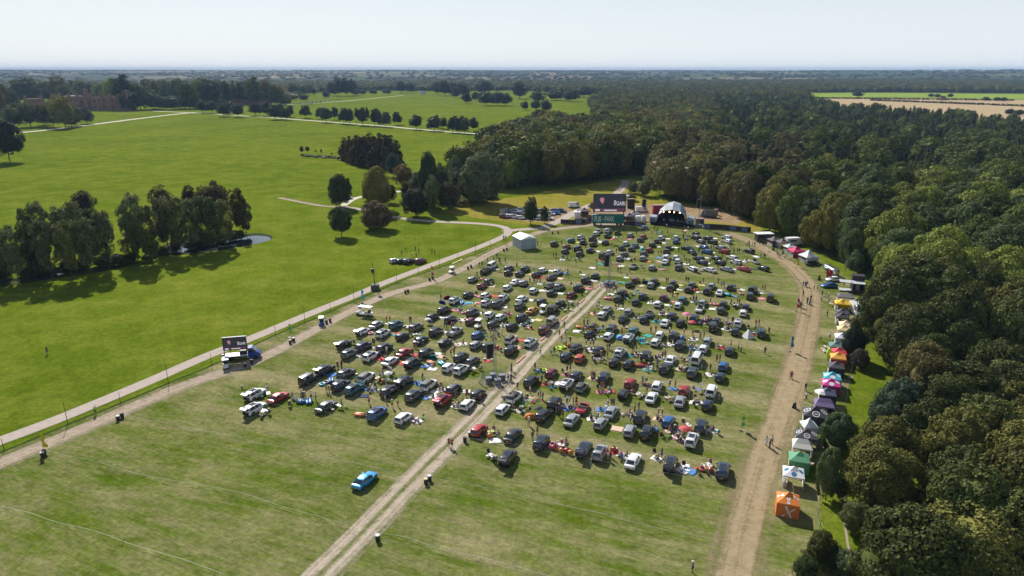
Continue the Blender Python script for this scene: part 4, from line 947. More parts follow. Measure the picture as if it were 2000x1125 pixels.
PS = [person_proto('s', joints()),
      person_proto('s2', joints(elL=(-.25, .1, 1.16), wrL=(-.1, .28, 1.22), haL=(-.06, .32, 1.27)), short=True),
      person_proto('d', joints(elR=(.26, .02, 1.14), wrR=(.2, .2, 1.02), haR=(.18, .26, 1.0)), dress=True, short=True),
      person_proto('a', joints(elR=(.26, .12, 1.5), wrR=(.2, .16, 1.74), haR=(.19, .18, 1.82)), short=True, hat=True)]
PW = person_proto('w', joints(hiL=(-.09, .03, .86), knL=(-.1, .22, .52), anL=(-.11, .28, .12), toL=(-.11, .43, .07), knR=(.1, -.02, .47), anR=(.11, -.30, .14), toR=(.11, -.2, .05), elL=(-.22, -.14, 1.14), wrL=(-.22, -.14, .92), haL=(-.22, -.12, .86), elR=(.22, .06, 1.13), wrR=(.22, .24, .95), haR=(.22, .29, .89)))
def sit(dz, legs):
    J = joints()
    for k in J: J[k] = (J[k][0], J[k][1] - .05, J[k][2] + dz)
    for s, x in (('L', -1), ('R', 1)):
        if legs == 'chair': J.update({'hi' + s: (x * .1, .06, .50), 'kn' + s: (x * .12, .42, .50), 'an' + s: (x * .13, .45, .10), 'to' + s: (x * .13, .60, .05)})
        else: J.update({'hi' + s: (x * .1, .04, .13), 'kn' + s: (x * .2, .40, .36), 'an' + s: (x * .13, .70, .09), 'to' + s: (x * .13, .82, .06)})
        J['wr' + s] = (x * .2, .2, J['el' + s][2] - .05); J['ha' + s] = (x * .17, .27, J['wr' + s][2])
    return J
PC = [person_proto('c', sit(-.43, 'chair'), short=True), person_proto('ch', sit(-.43, 'chair'), short=True, hat=True)]
PG = [person_proto('g', sit(-.79, 'ground'), short=True), person_proto('gd', sit(-.79, 'ground'), short=True, hat=True)]
PCOL = {'k': ((.015, .015, .018), 'black'), 'd': ((.035, .04, .06), 'dark'), 'w': ((.72, .72, .74), 'white'), 'r': ((.36, .06, .05), 'red'), 'p': ((.65, .12, .30), 'pink'), 'b': ((.10, .16, .40), 'blue'), 'g': ((.35, .65, .03), 'yellow'), 't': ((.38, .28, .18), 'tan'), 'u': ((.25, .16, .38), 'purple')}
HAIR = [(.03, .02, .012), (.02, .015, .01), (.09, .05, .02), (.25, .16, .07), (.05, .03, .02)]
SKINS = [(.55, .33, .24), (.48, .28, .19), (.42, .24, .16), (.60, .40, .30)]
LEGS = [(.02, .022, .03), (.05, .07, .13), (.10, .09, .08), (.02, .02, .022), (.35, .30, .24)]
PQ = []
def person(pname, loc, rz, c, desc, zn, grp='people at the picnic concert'): PQ.append((PX(loc[0], loc[1])[1], pname, loc, rz, c, desc, zn, grp))
def person_now(pname, loc, rz, c, desc, zn, grp):
    o = place(pname, loc, rz, rnd.uniform(.96, 1.05), {'': rnd.choice(SKINS), 'person': rnd.choice(SKINS), 'top': PCOL[c][0], 'leg': rnd.choice(LEGS), 'hair': rnd.choice(HAIR), 'hat': (.6, .52, .38), 'x': (.02, .02, .02)})
    return reg(o, 'person ' + desc, zn, 'person', grp)
STAND = '''
@400,700,6.617
490 450 k;812 425 w;1275 530 d;1300 530 r;1375 530 w;1437 545 w;1575 440 g;1610 450 d;1715 140 r;1770 130 d;1770 640 d
@650,720,8
785 120 d;880 90 d;915 100 w;570 560 p;825 525 b;930 610 g;1020 590 g;1405 190 d;1915 470 b
@900,720,8
790 30 d;790 100 d;785 190 d;740 180 w;270 510 r W;885 330 k;1085 390 w;1215 440 w;1245 470 d;1280 490 d;1660 540 w;1700 550 w;1755 560 d;1805 560 r;1530 750 d;1595 770 r;90 450 r;1265 210 b;1060 890 w;1120 1110 d;1195 1030 r;1660 60 d;1710 50 k;1155 20 d;120 575 g
@900,840,8
640 560 b;1645 260 t
@1150,840,8
1135 430 u;340 430 r;300 470 w;1335 60 k;1412 70 b
@1150,720,8
80 160 r;190 320 r;225 330 r;835 240 b;1265 290 b;1350 300 r;1745 330 w;905 390 d;300 590 w;355 580 r;390 580 b;715 680 t;780 640 k;1085 750 r;1145 750 r;80 760 w;650 850 w
@1350,580,8
30 80 d;75 80 d;300 90 p;620 130 k;720 110 r;750 120 k;570 390 t;1010 450 r;1055 450 d;640 410 k;670 410 k;20 610 k;140 660 t;195 640 b;615 790 d;735 840 d;775 850 w;1150 890 k W;1210 570 r;395 1010 r;445 1010 d;1680 110 w;1710 180 d;1865 60 k;1805 105 k;1850 130 b;160 490 d
@1150,600,8
970 400 r;1045 390 r;1260 410 w;1485 440 r;1740 490 d;1110 110 k;1155 120 w;1245 70 w;1000 200 b;1080 220 r;285 660 r;320 670 k;360 680 w;25 610 w;75 610 b;680 660 d;740 680 k;1150 800 k;1190 790 k;290 800 k;855 920 g;1070 940 b;1005 970 k;1065 1000 k;1490 900 k;1590 760 b;1895 1000 k;95 430 b;130 780 r;170 780 r;800 840 b;760 570 t;515 430 r;1770 290 d;1530 240 k
@900,600,8
1245 740 w W;1160 970 k;1540 460 r;1635 450 b;1575 540 r;1620 580 w;1645 600 w;1710 560 k;1960 590 w;1925 280 r;1980 280 b;1615 320 k;640 440 w;465 410 r;570 430 w;1460 720 d
@650,600,8
845 230 r;893 230 r;1200 240 r;1225 240 d;630 590 k;655 600 k;740 570 k;1260 620 k;1305 640 k;1415 620 k;1255 760 k;1745 330 d;1780 330 d;1520 300 d;1550 300 b;1860 330 p;1890 330 b;845 740 w;735 790 b;970 760 b;75 960 r;140 950 r;1755 780 k;1845 760 r;1895 740 r;1680 120 d;1760 600 b;1110 900 k
@750,480,8
275 150 k;345 100 k;440 170 w;545 120 k;750 130 k;795 140 k;505 190 d;490 80 d;1490 330 k;1533 320 k;1620 260 k;1455 480 k;1520 500 k;1715 250 b;1765 190 d;1800 260 d;1895 260 d;890 850 k
@1000,480,8
650 180 k;690 180 k;810 200 b;870 210 b;1045 240 k;1325 280 k;1390 270 r;1415 270 r;1325 370 r;1655 410 r;1695 410 r;1835 420 k;870 440 r;845 480 w;1250 650 r;1030 960 b W;850 870 r;900 870 r;280 580 k;345 580 k;395 580 r;440 580 r;1480 710 r;1525 720 r;1585 720 w;1630 710 r;1665 980 k;1735 970 k;75 340 d;340 530 r;1150 30 r;1630 110 d
@1250,480,8
720 560 k;755 570 k;985 590 k;1220 590 k;1275 640 b;1310 640 b;410 580 k;435 580 k;55 590 k;1915 690 r;1950 700 r;830 860 r;875 860 r;480 770 r;510 810 r;580 810 r;150 900 d;190 900 d;400 870 b;290 150 r;330 140 r;525 90 k;605 100 k;690 210 r;720 260 k;770 280 k;925 100 k;1110 60 k;1145 60 r;1280 210 k;1350 270 d;1410 110 w;1465 120 k;1520 110 k;1550 110 k;1885 190 k;1930 190 k;1950 200 k;965 180 k;1215 370 k;1470 340 w;1605 110 w
@1180,420,8
975 200 w;1255 240 b;1310 240 w;590 270 k;305 260 k;785 240 k;830 260 k;990 290 d;1260 440 k;1305 430 k;1240 370 k;500 310 k;735 390 w;885 480 r;1230 350 k;1970 500 k;1665 550 k
@980,420,8
560 480 k;935 460 k;1100 570 r;1310 510 k;1715 500 r;255 310 k;1550 190 k;30 390 k;60 390 b
@1380,420,8
658 470 k;628 500 k;665 510 k;715 480 w;750 490 k;825 460 k;880 470 k;1100 620 b;1115 660 b;1140 680 d;1180 640 k;1200 620 k;1550 720 r
@1500,500,8
545 475 b;578 480 b;600 480 k;715 540 r;765 520 w;545 630 k;665 700 k;610 740 k;648 770 b;480 800 p;505 800 d;845 620 b;830 700 w;905 640 g;945 650 w;950 720 w;920 950 k;1185 470 k;812 1335 w;955 1300 w;365 1920 r;345 1915 p;583 2105 k;590 2250 w
@0,0,1
1496 870 w;1503 876 k;1507 868 w;1352 1118 b;877 873 r;883 875 r;93 692 k;187 810 g
'''
def hitcar(p, m=.3):
    for q, rz in carpos:
        d = Vector((p[0] - q.x, p[1] - q.y))
        if d.length < 3.2:
            a = abs(d.x * math.cos(rz) + d.y * math.sin(rz)); b_ = abs(-d.x * math.sin(rz) + d.y * math.cos(rz))
            if a < .95 + m and b_ < 2.25 + m: return q, rz
    return None
def clear(p, m=.3):
    for _ in range(6):
        h = hitcar(p, m)
        if not h: break
        q, rz = h; s = 1 if ((p[0] - q.x) * math.cos(rz) + (p[1] - q.y) * math.sin(rz)) > 0 else -1
        along = -(p[0] - q.x) * math.sin(rz) + (p[1] - q.y) * math.cos(rz)
        p = Vector((q.x + s * (.95 + m + .12) * math.cos(rz) - along * math.sin(rz), q.y + s * (.95 + m + .12) * math.sin(rz) + along * math.cos(rz), 0))
    return p
def zone2(x, y, p):
    if x > 1630 - (y - 440) * .0 and y > 440 and x > 1500: return 'on the sandy lane beside the stalls' if p.x < G(1590, y).x and y < 900 else 'among the stalls'
    if x > 1500 or (x > 1450 and y < 505): return 'on the sandy lane beside the stalls'
    if x < 860 and y < 500: return 'on the open lawn left of the road'
    return zone(p)[0]
for t, x0, y0, sc in entries(STAND):
    x, y, c = x0 + float(t[0]) / sc, y0 + float(t[1]) / sc, t[2]
    p = clear(G(x, y)); walk = (x > 1500 or 'W' in t)
    pk = PW if walk and rnd.random() < .7 else rnd.choice(PS) if c in 'rpwut' else rnd.choice(PS[:2] + PS[3:])
    person(pk, (p.x, p.y, .03), rnd.uniform(0, 6.28), c, {'k': 'in black', 'd': 'in dark grey'}.get(c, f'in {PCOL[c][1]}') + (' walking' if pk == PW else ' standing'), zone2(x, y, p))
# ------------------------------------------------------------------ picnic gear
def chair_proto():
    root = bpy.data.objects.new('camping_chair', None)
    M = MB(); M.box(-.26, .26, -.24, .26, .40, .43); a = M.done('seat', CLOTH, link=False); M = MB(); M.loft([[(-.26, -.24, .43), (.26, -.24, .43), (.26, -.21, .43), (-.26, -.21, .43)], [(-.25, -.36, .88), (.25, -.36, .88), (.25, -.34, .88), (-.25, -.34, .88)]]); b_ = M.done('backrest', CLOTH, link=False)
    parts = [(a, []), (b_, [])]
    for sx in (-1, 1):
        for y0, y1 in ((-.25, .24), (.25, -.24)):
            M = MB(); M.cyl((sx * .27, y0, 0), (sx * .27, y1, .42), .013, n=5); o = M.done('leg', DMETAL, link=False); parts.append((o, []))
        M = MB(); M.box(sx * .29 - .025, sx * .29 + .025, -.28, .24, .60, .625); parts.append((M.done('armrest', DMETAL, link=False), []))
    PROT[root.name] = (root, parts); return root.name
def chair_small():
    M = MB(); M.box(-.26, .26, -.24, .26, .40, .43); M.loft([[(-.26, -.24, .43), (.26, -.24, .43), (.26, -.21, .43), (-.26, -.21, .43)], [(-.25, -.36, .88), (.25, -.36, .88), (.25, -.34, .88), (-.25, -.34, .88)]])
    for sx in (-1, 1):
        for y0, y1 in ((-.25, .24), (.25, -.24)): M.cyl((sx * .27, y0, 0), (sx * .27, y1, .42), .013, n=4)
    o = M.done('camping_chair', CLOTH, link=False); PROT[o.name] = (o, []); return o.name
def table_proto():
    root = bpy.data.objects.new('picnic_table', None); M = MB(); M.box(-.6, .6, -.35, .35, .68, .71); parts = [(M.done('tabletop', PLAST, link=False), [])]
    for sx in (-1, 1):
        for sy in (-1, 1): M = MB(); M.cyl((sx * .54, sy * .3, 0), (sx * .5, sy * .28, .68), .016, n=5); parts.append((M.done('leg', METAL, link=False), []))
    for i in range(5):
        x, y = rnd.uniform(-.5, .5), rnd.uniform(-.28, .28); M = MB()
        if i < 2: M.cyl((x, y, .71), (x, y, .95), .04, .02, 6)
        elif i < 4: M.box(x - .12, x + .12, y - .08, y + .08, .71, .78)
        else: M.cyl((x, y, .71), (x, y, .73), .12, .13, 8)
        o = M.done('bottle' if i < 2 else 'food_box' if i < 4 else 'plate', PLAST, link=False); o['k'] = 'ware'; parts.append((o, []))
    PROT[root.name] = (root, parts); return root.name
def blanket():
    n = 7; vs = []; q = random.Random(3)
    for j in range(n):
        for i in range(n): vs.append(((i / (n - 1) - .5) * 2 + q.uniform(-.06, .06), (j / (n - 1) - .5) * 1.7 + q.uniform(-.06, .06), .02 + q.uniform(0, .045)))
    b0 = len(vs)
    o = mesh_obj('picnic_blanket', vs, [(j * n + i, j * n + i + 1, (j + 1) * n + i + 1, (j + 1) * n + i) for j in range(n - 1) for i in range(n - 1)], CLOTH, link=False, smooth=True)
    o.modifiers.new('thick', 'SOLIDIFY').thickness = .02; PROT[o.name] = (o, []); return o.name
def cooler():
    root = bpy.data.objects.new('cool_box', None); M = MB(); M.box(-.25, .25, -.17, .17, 0, .3); a = M.done('box', PLAST, link=False); M = MB(); M.box(-.265, .265, -.185, .185, .302, .36); b_ = M.done('lid', PLAST, link=False); b_['k'] = 'lid'
    PROT[root.name] = (root, [(a, []), (b_, [])]); return root.name
CH1, CH2, TB, BK, CB = chair_proto(), chair_small(), table_proto(), blanket(), cooler()
BCOL = {'w': (.72, .70, .68), 'r': (.5, .06, .06), 'p': (.68, .20, .30), 'b': (.08, .22, .5), 'n': (.02, .03, .10), 'c': (.05, .42, .55), 't': (.02, .32, .30), 'y': (.55, .50, .18), 'o': (.62, .18, .04), 'u': (.28, .20, .42), 'e': (.65, .45, .33), 'k': (.03, .03, .03), 'm': (.22, .03, .08), 'g': (.12, .35, .10), 'l': (.52, .75, .03), 'x': (.12, .12, .11)}
BN = {'w': 'white', 'r': 'red', 'p': 'pink', 'b': 'blue', 'n': 'dark navy', 'c': 'cyan', 't': 'teal', 'y': 'pale yellow', 'o': 'orange', 'u': 'purple', 'e': 'peach', 'k': 'black', 'm': 'maroon', 'g': 'green', 'l': 'lime green', 'x': 'dark grey'}
PICNIC = '''
@400,700,6.617
1215 520 x;1740 650 w T;780 480 e T;760 720 w T;1640 215 b B;1160 580 x
@650,720,8
650 340 w;700 190 e T;480 430 n B;1370 440 b B;1540 440 w;1590 370 w B;1940 600 w;1700 330 w;1310 820 w;880 115 w T;310 120 x;880 215 x;1330 230 b;480 300 b
@900,720,8
80 360 w;920 660 w;1100 480 w B;1480 230 w B;1340 250 r;1420 280 b;1000 640 x;980 460 w;1720 620 u;1600 620 b;450 1030 y T;1650 100 p;210 40 w T;1240 40 b
@900,840,8
480 450 w T;540 170 w B;1440 240 p;1560 285 w T4
@1150,840,8
410 350 r;560 410 w;470 390 x;1060 450 w;1500 570 w B;1470 630 w;1580 645 b B;1750 620 r;1870 600 w T;1220 80 e T4;1330 130 x;1400 110 w;1470 150 p
@1150,720,8
450 945 e B;190 370 p;330 360 r;1320 320 b B;1080 970 b;1700 530 w;900 260 k;770 440 w T;1240 500 e T;1650 540 w;1720 380 b T;640 730 k;1100 800 e;200 640 b;40 790 w;1550 930 w T;60 160 e;920 20 t;1440 20 e;1940 970 w;1880 100 w
@1350,580,8
590 420 p;470 800 r;700 160 w T;50 75 w;250 370 w;550 510 w;260 400 x;600 430 x;930 520 x;60 800 w;1110 25 p B;940 590 r
@1150,600,8
70 110 e;410 160 x;740 170 w;1060 230 t;1160 110 w;1700 230 w;1850 210 w;180 370 b T;120 460 w;590 350 x;870 560 t;1270 590 w;1150 590 w;1640 510 w;1620 620 w;140 850 u T4;760 750 e;930 950 w;1440 970 e T4;1100 790 w;50 680 w;560 740 t;1520 830 x;930 450 t B;1660 650 b
@900,600,8
320 100 w;740 110 p;640 290 w;890 270 w;980 290 w;1080 330 o;1090 210 w;1215 205 y B;430 470 x;550 480 x;570 650 r;30 580 w;340 830 r;980 655 e B;930 520 r;930 650 r;1550 640 l;1500 760 x;1820 380 w;1900 330 o;1980 650 w;40 90 p;450 230 x
@650,600,8
845 255 w B;1150 305 w;960 430 t B;930 400 r B;1760 395 w;640 630 w;740 810 r;410 740 e;1480 910 w;1540 790 t;300 590 x;400 760 w;1220 450 w T;1030 870 r;940 660 x;1230 740 r;1700 780 e;1580 720 w;1440 920 b;1560 970 w;1950 590 e;280 1070 x;1720 160 w;1920 50 p;1960 190 w;10 1050 b B
@750,480,8
1530 520 r;1780 400 w T;1700 640 e;1400 780 p;1450 780 x;1250 910 b;1330 890 c B;1430 900 w;1490 900 r;1660 780 r;1130 1010 p;1200 1010 x;1870 960 w;1930 1080 p;1530 1060 w;1800 250 x
@1000,480,8
790 220 w;870 210 x;1000 240 x;1380 290 t;1260 350 w B;1610 290 m 4;1710 320 w B;1110 455 w;1290 550 w;300 370 x;590 390 w;270 450 y B;450 490 r;810 430 b;900 640 x;1200 670 p;770 750 w;1050 740 x;450 700 w;250 650 k;280 850 w;900 910 w T;790 980 x;860 1010 x;440 600 w;1550 760 w;1350 950 x;1280 1070 o;1700 990 w;1830 230 w T;1800 210 w;1320 90 w;1860 750 x;1920 760 x;1840 850 x;1720 580 t;1790 500 w;755 515 e B
@1250,480,8
20 630 e;350 660 w;620 690 w;640 620 y B;970 620 y;870 700 r;940 730 w;1480 790 b;1600 690 w;1550 680 x;1890 740 w;1910 830 p B;850 880 w;1140 990 w;1490 960 w T;440 930 w;530 880 p;180 900 w;290 250 e;310 190 b;100 250 o;340 370 p;270 350 x;920 400 w T;720 290 w;1070 280 w;1040 190 w;870 100 x;1130 110 w B;1460 370 w;1620 250 w;1600 220 x;1680 230 w;1770 360 k;20 360 x
@1180,420,8
780 280 x;860 270 t;1270 290 x;1250 370 k;970 370 w;400 380 p;230 370 x;170 350 w;850 500 w B;590 540 c;570 500 w;1110 510 w B;1900 510 w T;1780 420 e;1740 370 w;1450 490 w;1700 270 x;930 440 w;1830 400 x;1700 590 w B
@980,420,8
1110 400 b B;1180 430 y B;1530 410 w;1560 430 w;1200 690 x;1490 570 w
'''
nsit = 0
def near_people(x, y): return False
for t, x0, y0, sc in entries(PICNIC):
    x, y, c = x0 + float(t[0]) / sc, y0 + float(t[1]) / sc, t[2]
    f = t[3] if len(t) > 3 else ''
    p = clear(G(x, y), 1.0); zn = zone(p)[0]
    if 'T' in f:
        o = place(TB, (p.x, p.y, .03), rnd.uniform(0, 3), None, {'': BCOL[c], 'ware': (.5, .45, .4)}); reg(o, BN[c] + ' folding picnic table', zn, 'table', 'picnic tables')
    elif 'x' not in f and c != 'x':
        o = place(BK, (p.x, p.y, .014), -TA + rnd.uniform(-.5, .5), rnd.uniform(.8, 1.1), {'': BCOL[c]}); reg(o, BN[c] + ' picnic blanket', zn, 'blanket', 'picnic blankets')
    if 'B' in f: continue
    n = 4 if '4' in f else rnd.choice((2, 3, 3)); a0 = rnd.uniform(0, 6.28)
    for i in range(n):
        a = a0 + i * 6.28 / n + rnd.uniform(-.4, .4); rr = rnd.uniform(.95, 1.45) if (c == 'x' or 'T' in f or i % 2) else rnd.uniform(.2, .6)
        q = Vector((p.x + math.cos(a) * rr, p.y + math.sin(a) * rr, 0))
        if hitcar(q, .25): continue
        face = a + math.pi / 2
        if rr > .9:
            cc = rnd.choice('xkkbxnwtg'); o = place(CH1 if y > 640 else CH2, (q.x, q.y, .014), face, None, {'': BCOL[cc]}); reg(o, BN[cc] + ' camping chair', zn, 'chair', 'camping chairs')
            if rnd.random() < .5 and nsit < 190:
                nsit += 1; c2 = rnd.choice('kdwwrpbktu'); person(rnd.choice(PC), (q.x, q.y, .0), face, c2, {'k': 'in black', 'd': 'in dark grey'}.get(c2, f'in {PCOL[c2][1]}') + ' seated in chair', zn, 'people sitting at their picnics')
        elif nsit < 190:
            nsit += 1; c2 = rnd.choice('kdwwrpbwtu'); person(rnd.choice(PG), (q.x, q.y, .03), face, c2, {'k': 'in black', 'd': 'in dark grey'}.get(c2, f'in {PCOL[c2][1]}') + ' sitting on ground', zn, 'people sitting at their picnics')
    if rnd.random() < .45:
        a = rnd.uniform(0, 6.28); q = (p.x + math.cos(a) * .75, p.y + math.sin(a) * .75)
        if not hitcar(q, .2): cc = rnd.choice('bwrcwg'); o = place(CB, (q[0], q[1], .045), rnd.uniform(0, 3), None, {'': BCOL[cc], 'lid': BCOL['w']}); reg(o, BN[cc] + ' cool box', zn, 'cool box', 'cool boxes')
def ring_p():
    M = MB(); M.torus((0, 0, .2), .5, .2, 18, 8); o = M.done('inflatable_ring', PLAST, link=False, smooth=True); PROT[o.name] = (o, []); return o.name
def lounger_p():
    root = bpy.data.objects.new('inflatable_lounger', None); M = MB()
    for x in (-.28, .28): M.loft([[(x + math.cos(2 * math.pi * i / 10) * r * 1.05, y, .3 + z + math.sin(2 * math.pi * i / 10) * r) for i in range(10)] for y, r, z in ((-1.1, .08, .1), (-1.0, .24, .05), (-.3, .29, 0), (.4, .28, 0), (.95, .2, .02), (1.1, .06, .05))])
    a = M.done('tubes', PLAST, link=False, smooth=True); M = MB(); M.ball((0, -.85, .5), .22, 10, 6, (1.6, .8, .7)); b_ = M.done('headrest', PLAST, link=False, smooth=True); PROT[root.name] = (root, [(a, []), (b_, [])]); return root.name
def popup_p():
    root = bpy.data.objects.new('popup_shelter', None); M = MB(); vs = []; n = 9
    for j in range(5):
        t = j / 4 * math.pi * .5
        for i in range(n): a = math.pi * (i / (n - 1)) ; vs.append((math.cos(a) * 1.2 * math.cos(t * .9), .9 * math.sin(t) - .5, math.sin(a) * 1.05 * math.cos(t) ** .6 if j < 4 else 0.02))
    M.add(vs, [(j * n + i, j * n + i + 1, (j + 1) * n + i + 1, (j + 1) * n + i) for j in range(4) for i in range(n - 1)]); a = M.done('shell', CANVAS, link=False, smooth=True); a.modifiers.new('t', 'SOLIDIFY').thickness = .015
    M = MB(); M.box(-1.15, 1.15, -.9, .4, .01, .035); b_ = M.done('groundsheet', CANVAS, link=False); b_['k'] = 'sheet'; PROT[root.name] = (root, [(a, []), (b_, [])]); return root.name
def parasol_p(two=False):
    root = bpy.data.objects.new('parasol', None); M = MB(); n = 8
    v = [(0, 0, 2.3)] + [(math.cos(2 * math.pi * i / n) * .6, math.sin(2 * math.pi * i / n) * .6, 2.17) for i in range(n)] + [(math.cos(2 * math.pi * i / n) * 1.15, math.sin(2 * math.pi * i / n) * 1.15, 1.85) for i in range(n)]
    f = [(0, 1 + i, 1 + (i + 1) % n) for i in range(n)] + [(1 + i, 1 + n + i, 1 + n + (i + 1) % n, 1 + (i + 1) % n) for i in range(n)]
    M.v = [Vector(q) for q in v]; M.f = [list(q) for q in f]; M.m = [(1 if two and ((k % n) % 2) else 0) for k in range(len(f))]
    a = M.done('canopy', [CANVAS, mat('parasol_green', (.05, .3, .08), .7)], link=False); a.modifiers.new('t', 'SOLIDIFY').thickness = .01
    M = MB(); M.cyl((0, 0, 0), (0, 0, 2.3), .02, n=6); b_ = M.done('pole', METAL, link=False); b_['k'] = 'pole'; M = MB(); M.cyl((0, 0, 0), (0, 0, .08), .22, n=10); c_ = M.done('base', DMETAL, link=False); c_['k'] = 'pole'
    PROT[root.name] = (root, [(a, []), (b_, []), (c_, [])]); return root.name
RG, LG, PU, PR, PR2 = ring_p(), lounger_p(), popup_p(), parasol_p(), parasol_p(True)
def ball_p():
    M = MB(); M.ball((0, 0, .42), .45, 12, 8, (1, 1, .9)); o = M.done('pouffe', PLAST, link=False, smooth=True); PROT[o.name] = (o, []); return o.name
BL = ball_p()
for x, y, k, c in [(592, 786, LG, 'b'), (603, 787, LG, 'b'), (647, 745, LG, 'b'), (629, 752, RG, 'c'), (637, 749, RG, 'n'), (702, 812.5, LG, 'o'), (722, 652, RG, 'p'), (862, 712, LG, 'c'), (842, 711, LG, 'o'), (748, 747.5, BL, 'o'), (1063, 725, RG, 'l'), (1111, 678, BL, 'o'), (1100, 680, RG, 'l'), (1209, 662, PU, 'c'), (1217, 664, PU, 'b'), (1256, 666, RG, 'b'), (1251, 665, LG, 'c'), (1251, 716, LG, 'r'), (1334, 663, PU, 'b'), (1188, 585, LG, 'p'), (1184, 584, RG, 'p'), (1391, 595, RG, 'p'), (1397, 596, RG, 'p'), (1403, 597, RG, 'r'), (1239, 507, BL, 'r'), (872, 583, PU, 'r'), (865, 592, PU, 'b'), (902, 592, LG, 'b'), (906, 612, RG, 'p'), (990, 614, RG, 'p'), (1420, 577, LG, 'c'), (1448, 575, RG, 'p'), (1359, 567, RG, 'r'), (1260, 553, PU, 'b'), (1036, 818, PU, 'o'), (1096, 884, BL, 'o'), (1106, 884, BL, 'r'), (1114, 888, BL, 'o'), (1079, 869, RG, 'p'), (1080, 878, BL, 'r'), (956, 855, BL, 'o'), (1387, 922, BL, 'r'), (1372, 918, RG, 'r'), (1195, 881, BL, 'r'), (972, 681, BL, 'o'), (1253, 488, PU, 'c'), (845, 700, PU, 't'), (1134, 641, LG, 'o'), (1144, 640, RG, 'n'), (1321, 573, RG, 'l')]:
    p = clear(G(x, y), .7); o = place(k, (p.x, p.y, .03), rnd.uniform(0, 6.28), .9 if k == PU else None, {'': BCOL[c], 'sheet': BCOL['n']})
    reg(o, BN[c] + ' ' + {RG: 'inflatable ring', LG: 'inflatable lounger', PU: 'pop-up beach shelter', BL: 'round inflatable pouffe'}[k], zone(p)[0], {RG: 'inflatable', LG: 'inflatable', PU: 'shelter', BL: 'pouffe'}[k], 'inflatables and shelters at the picnics')
for x, y, k, c, s in [(1045, 800, PR2, 'r', 1.1), (1337, 856, PR, 'r', 1), (1351, 642, PR, 'r', .9), (1340, 627, PR, 'p', 1), (1197, 478, PR, 'r', 1), (1602, 786, PR, 'w', 1.15), (759, 742, PR, 'w', .8), (1224, 393, PR, 'w', 1.4), (1340, 459, PR, 'e', .9), (1051, 811, PR, 'k', .8), (836, 633, PR, 'w', .7)]:
    p = clear(G(x, y), .3); o = place(k, (p.x, p.y, .02), rnd.uniform(0, 1), s, {'': BCOL[c], 'pole': (.4, .4, .42)}); reg(o, (BN[c] if k == PR else 'red and green') + ' parasol', zone2(x, y, p) if y > 440 else 'near the big screen', 'parasol', 'parasols')
# small white tipi
p = G(1461, 659); e = empty('tipi_tent', (p.x, p.y, .01), .4); M = MB(); M.loft([[(1.1, 1.1, 0), (-1.1, 1.1, 0), (-1.1, -1.1, 0), (1.1, -1.1, 0)], [(.06, .06, 2.1), (-.06, .06, 2.1), (-.06, -.06, 2.1), (.06, -.06, 2.1)]]); o = M.done('canvas', CANVAS, e); o.color = (.75, .74, .76, 1)
M = MB()
for sx, sy in ((1, 1), (-1, 1), (-1, -1), (1, -1)): M.cyl((sx * .06, sy * .06, 2.05), (-sx * .12, -sy * .12, 2.4), .02, n=5)
M.done('poles', WOOD, e); fixed(e, 'small white tipi tent near the right end of a car row', 'tent')
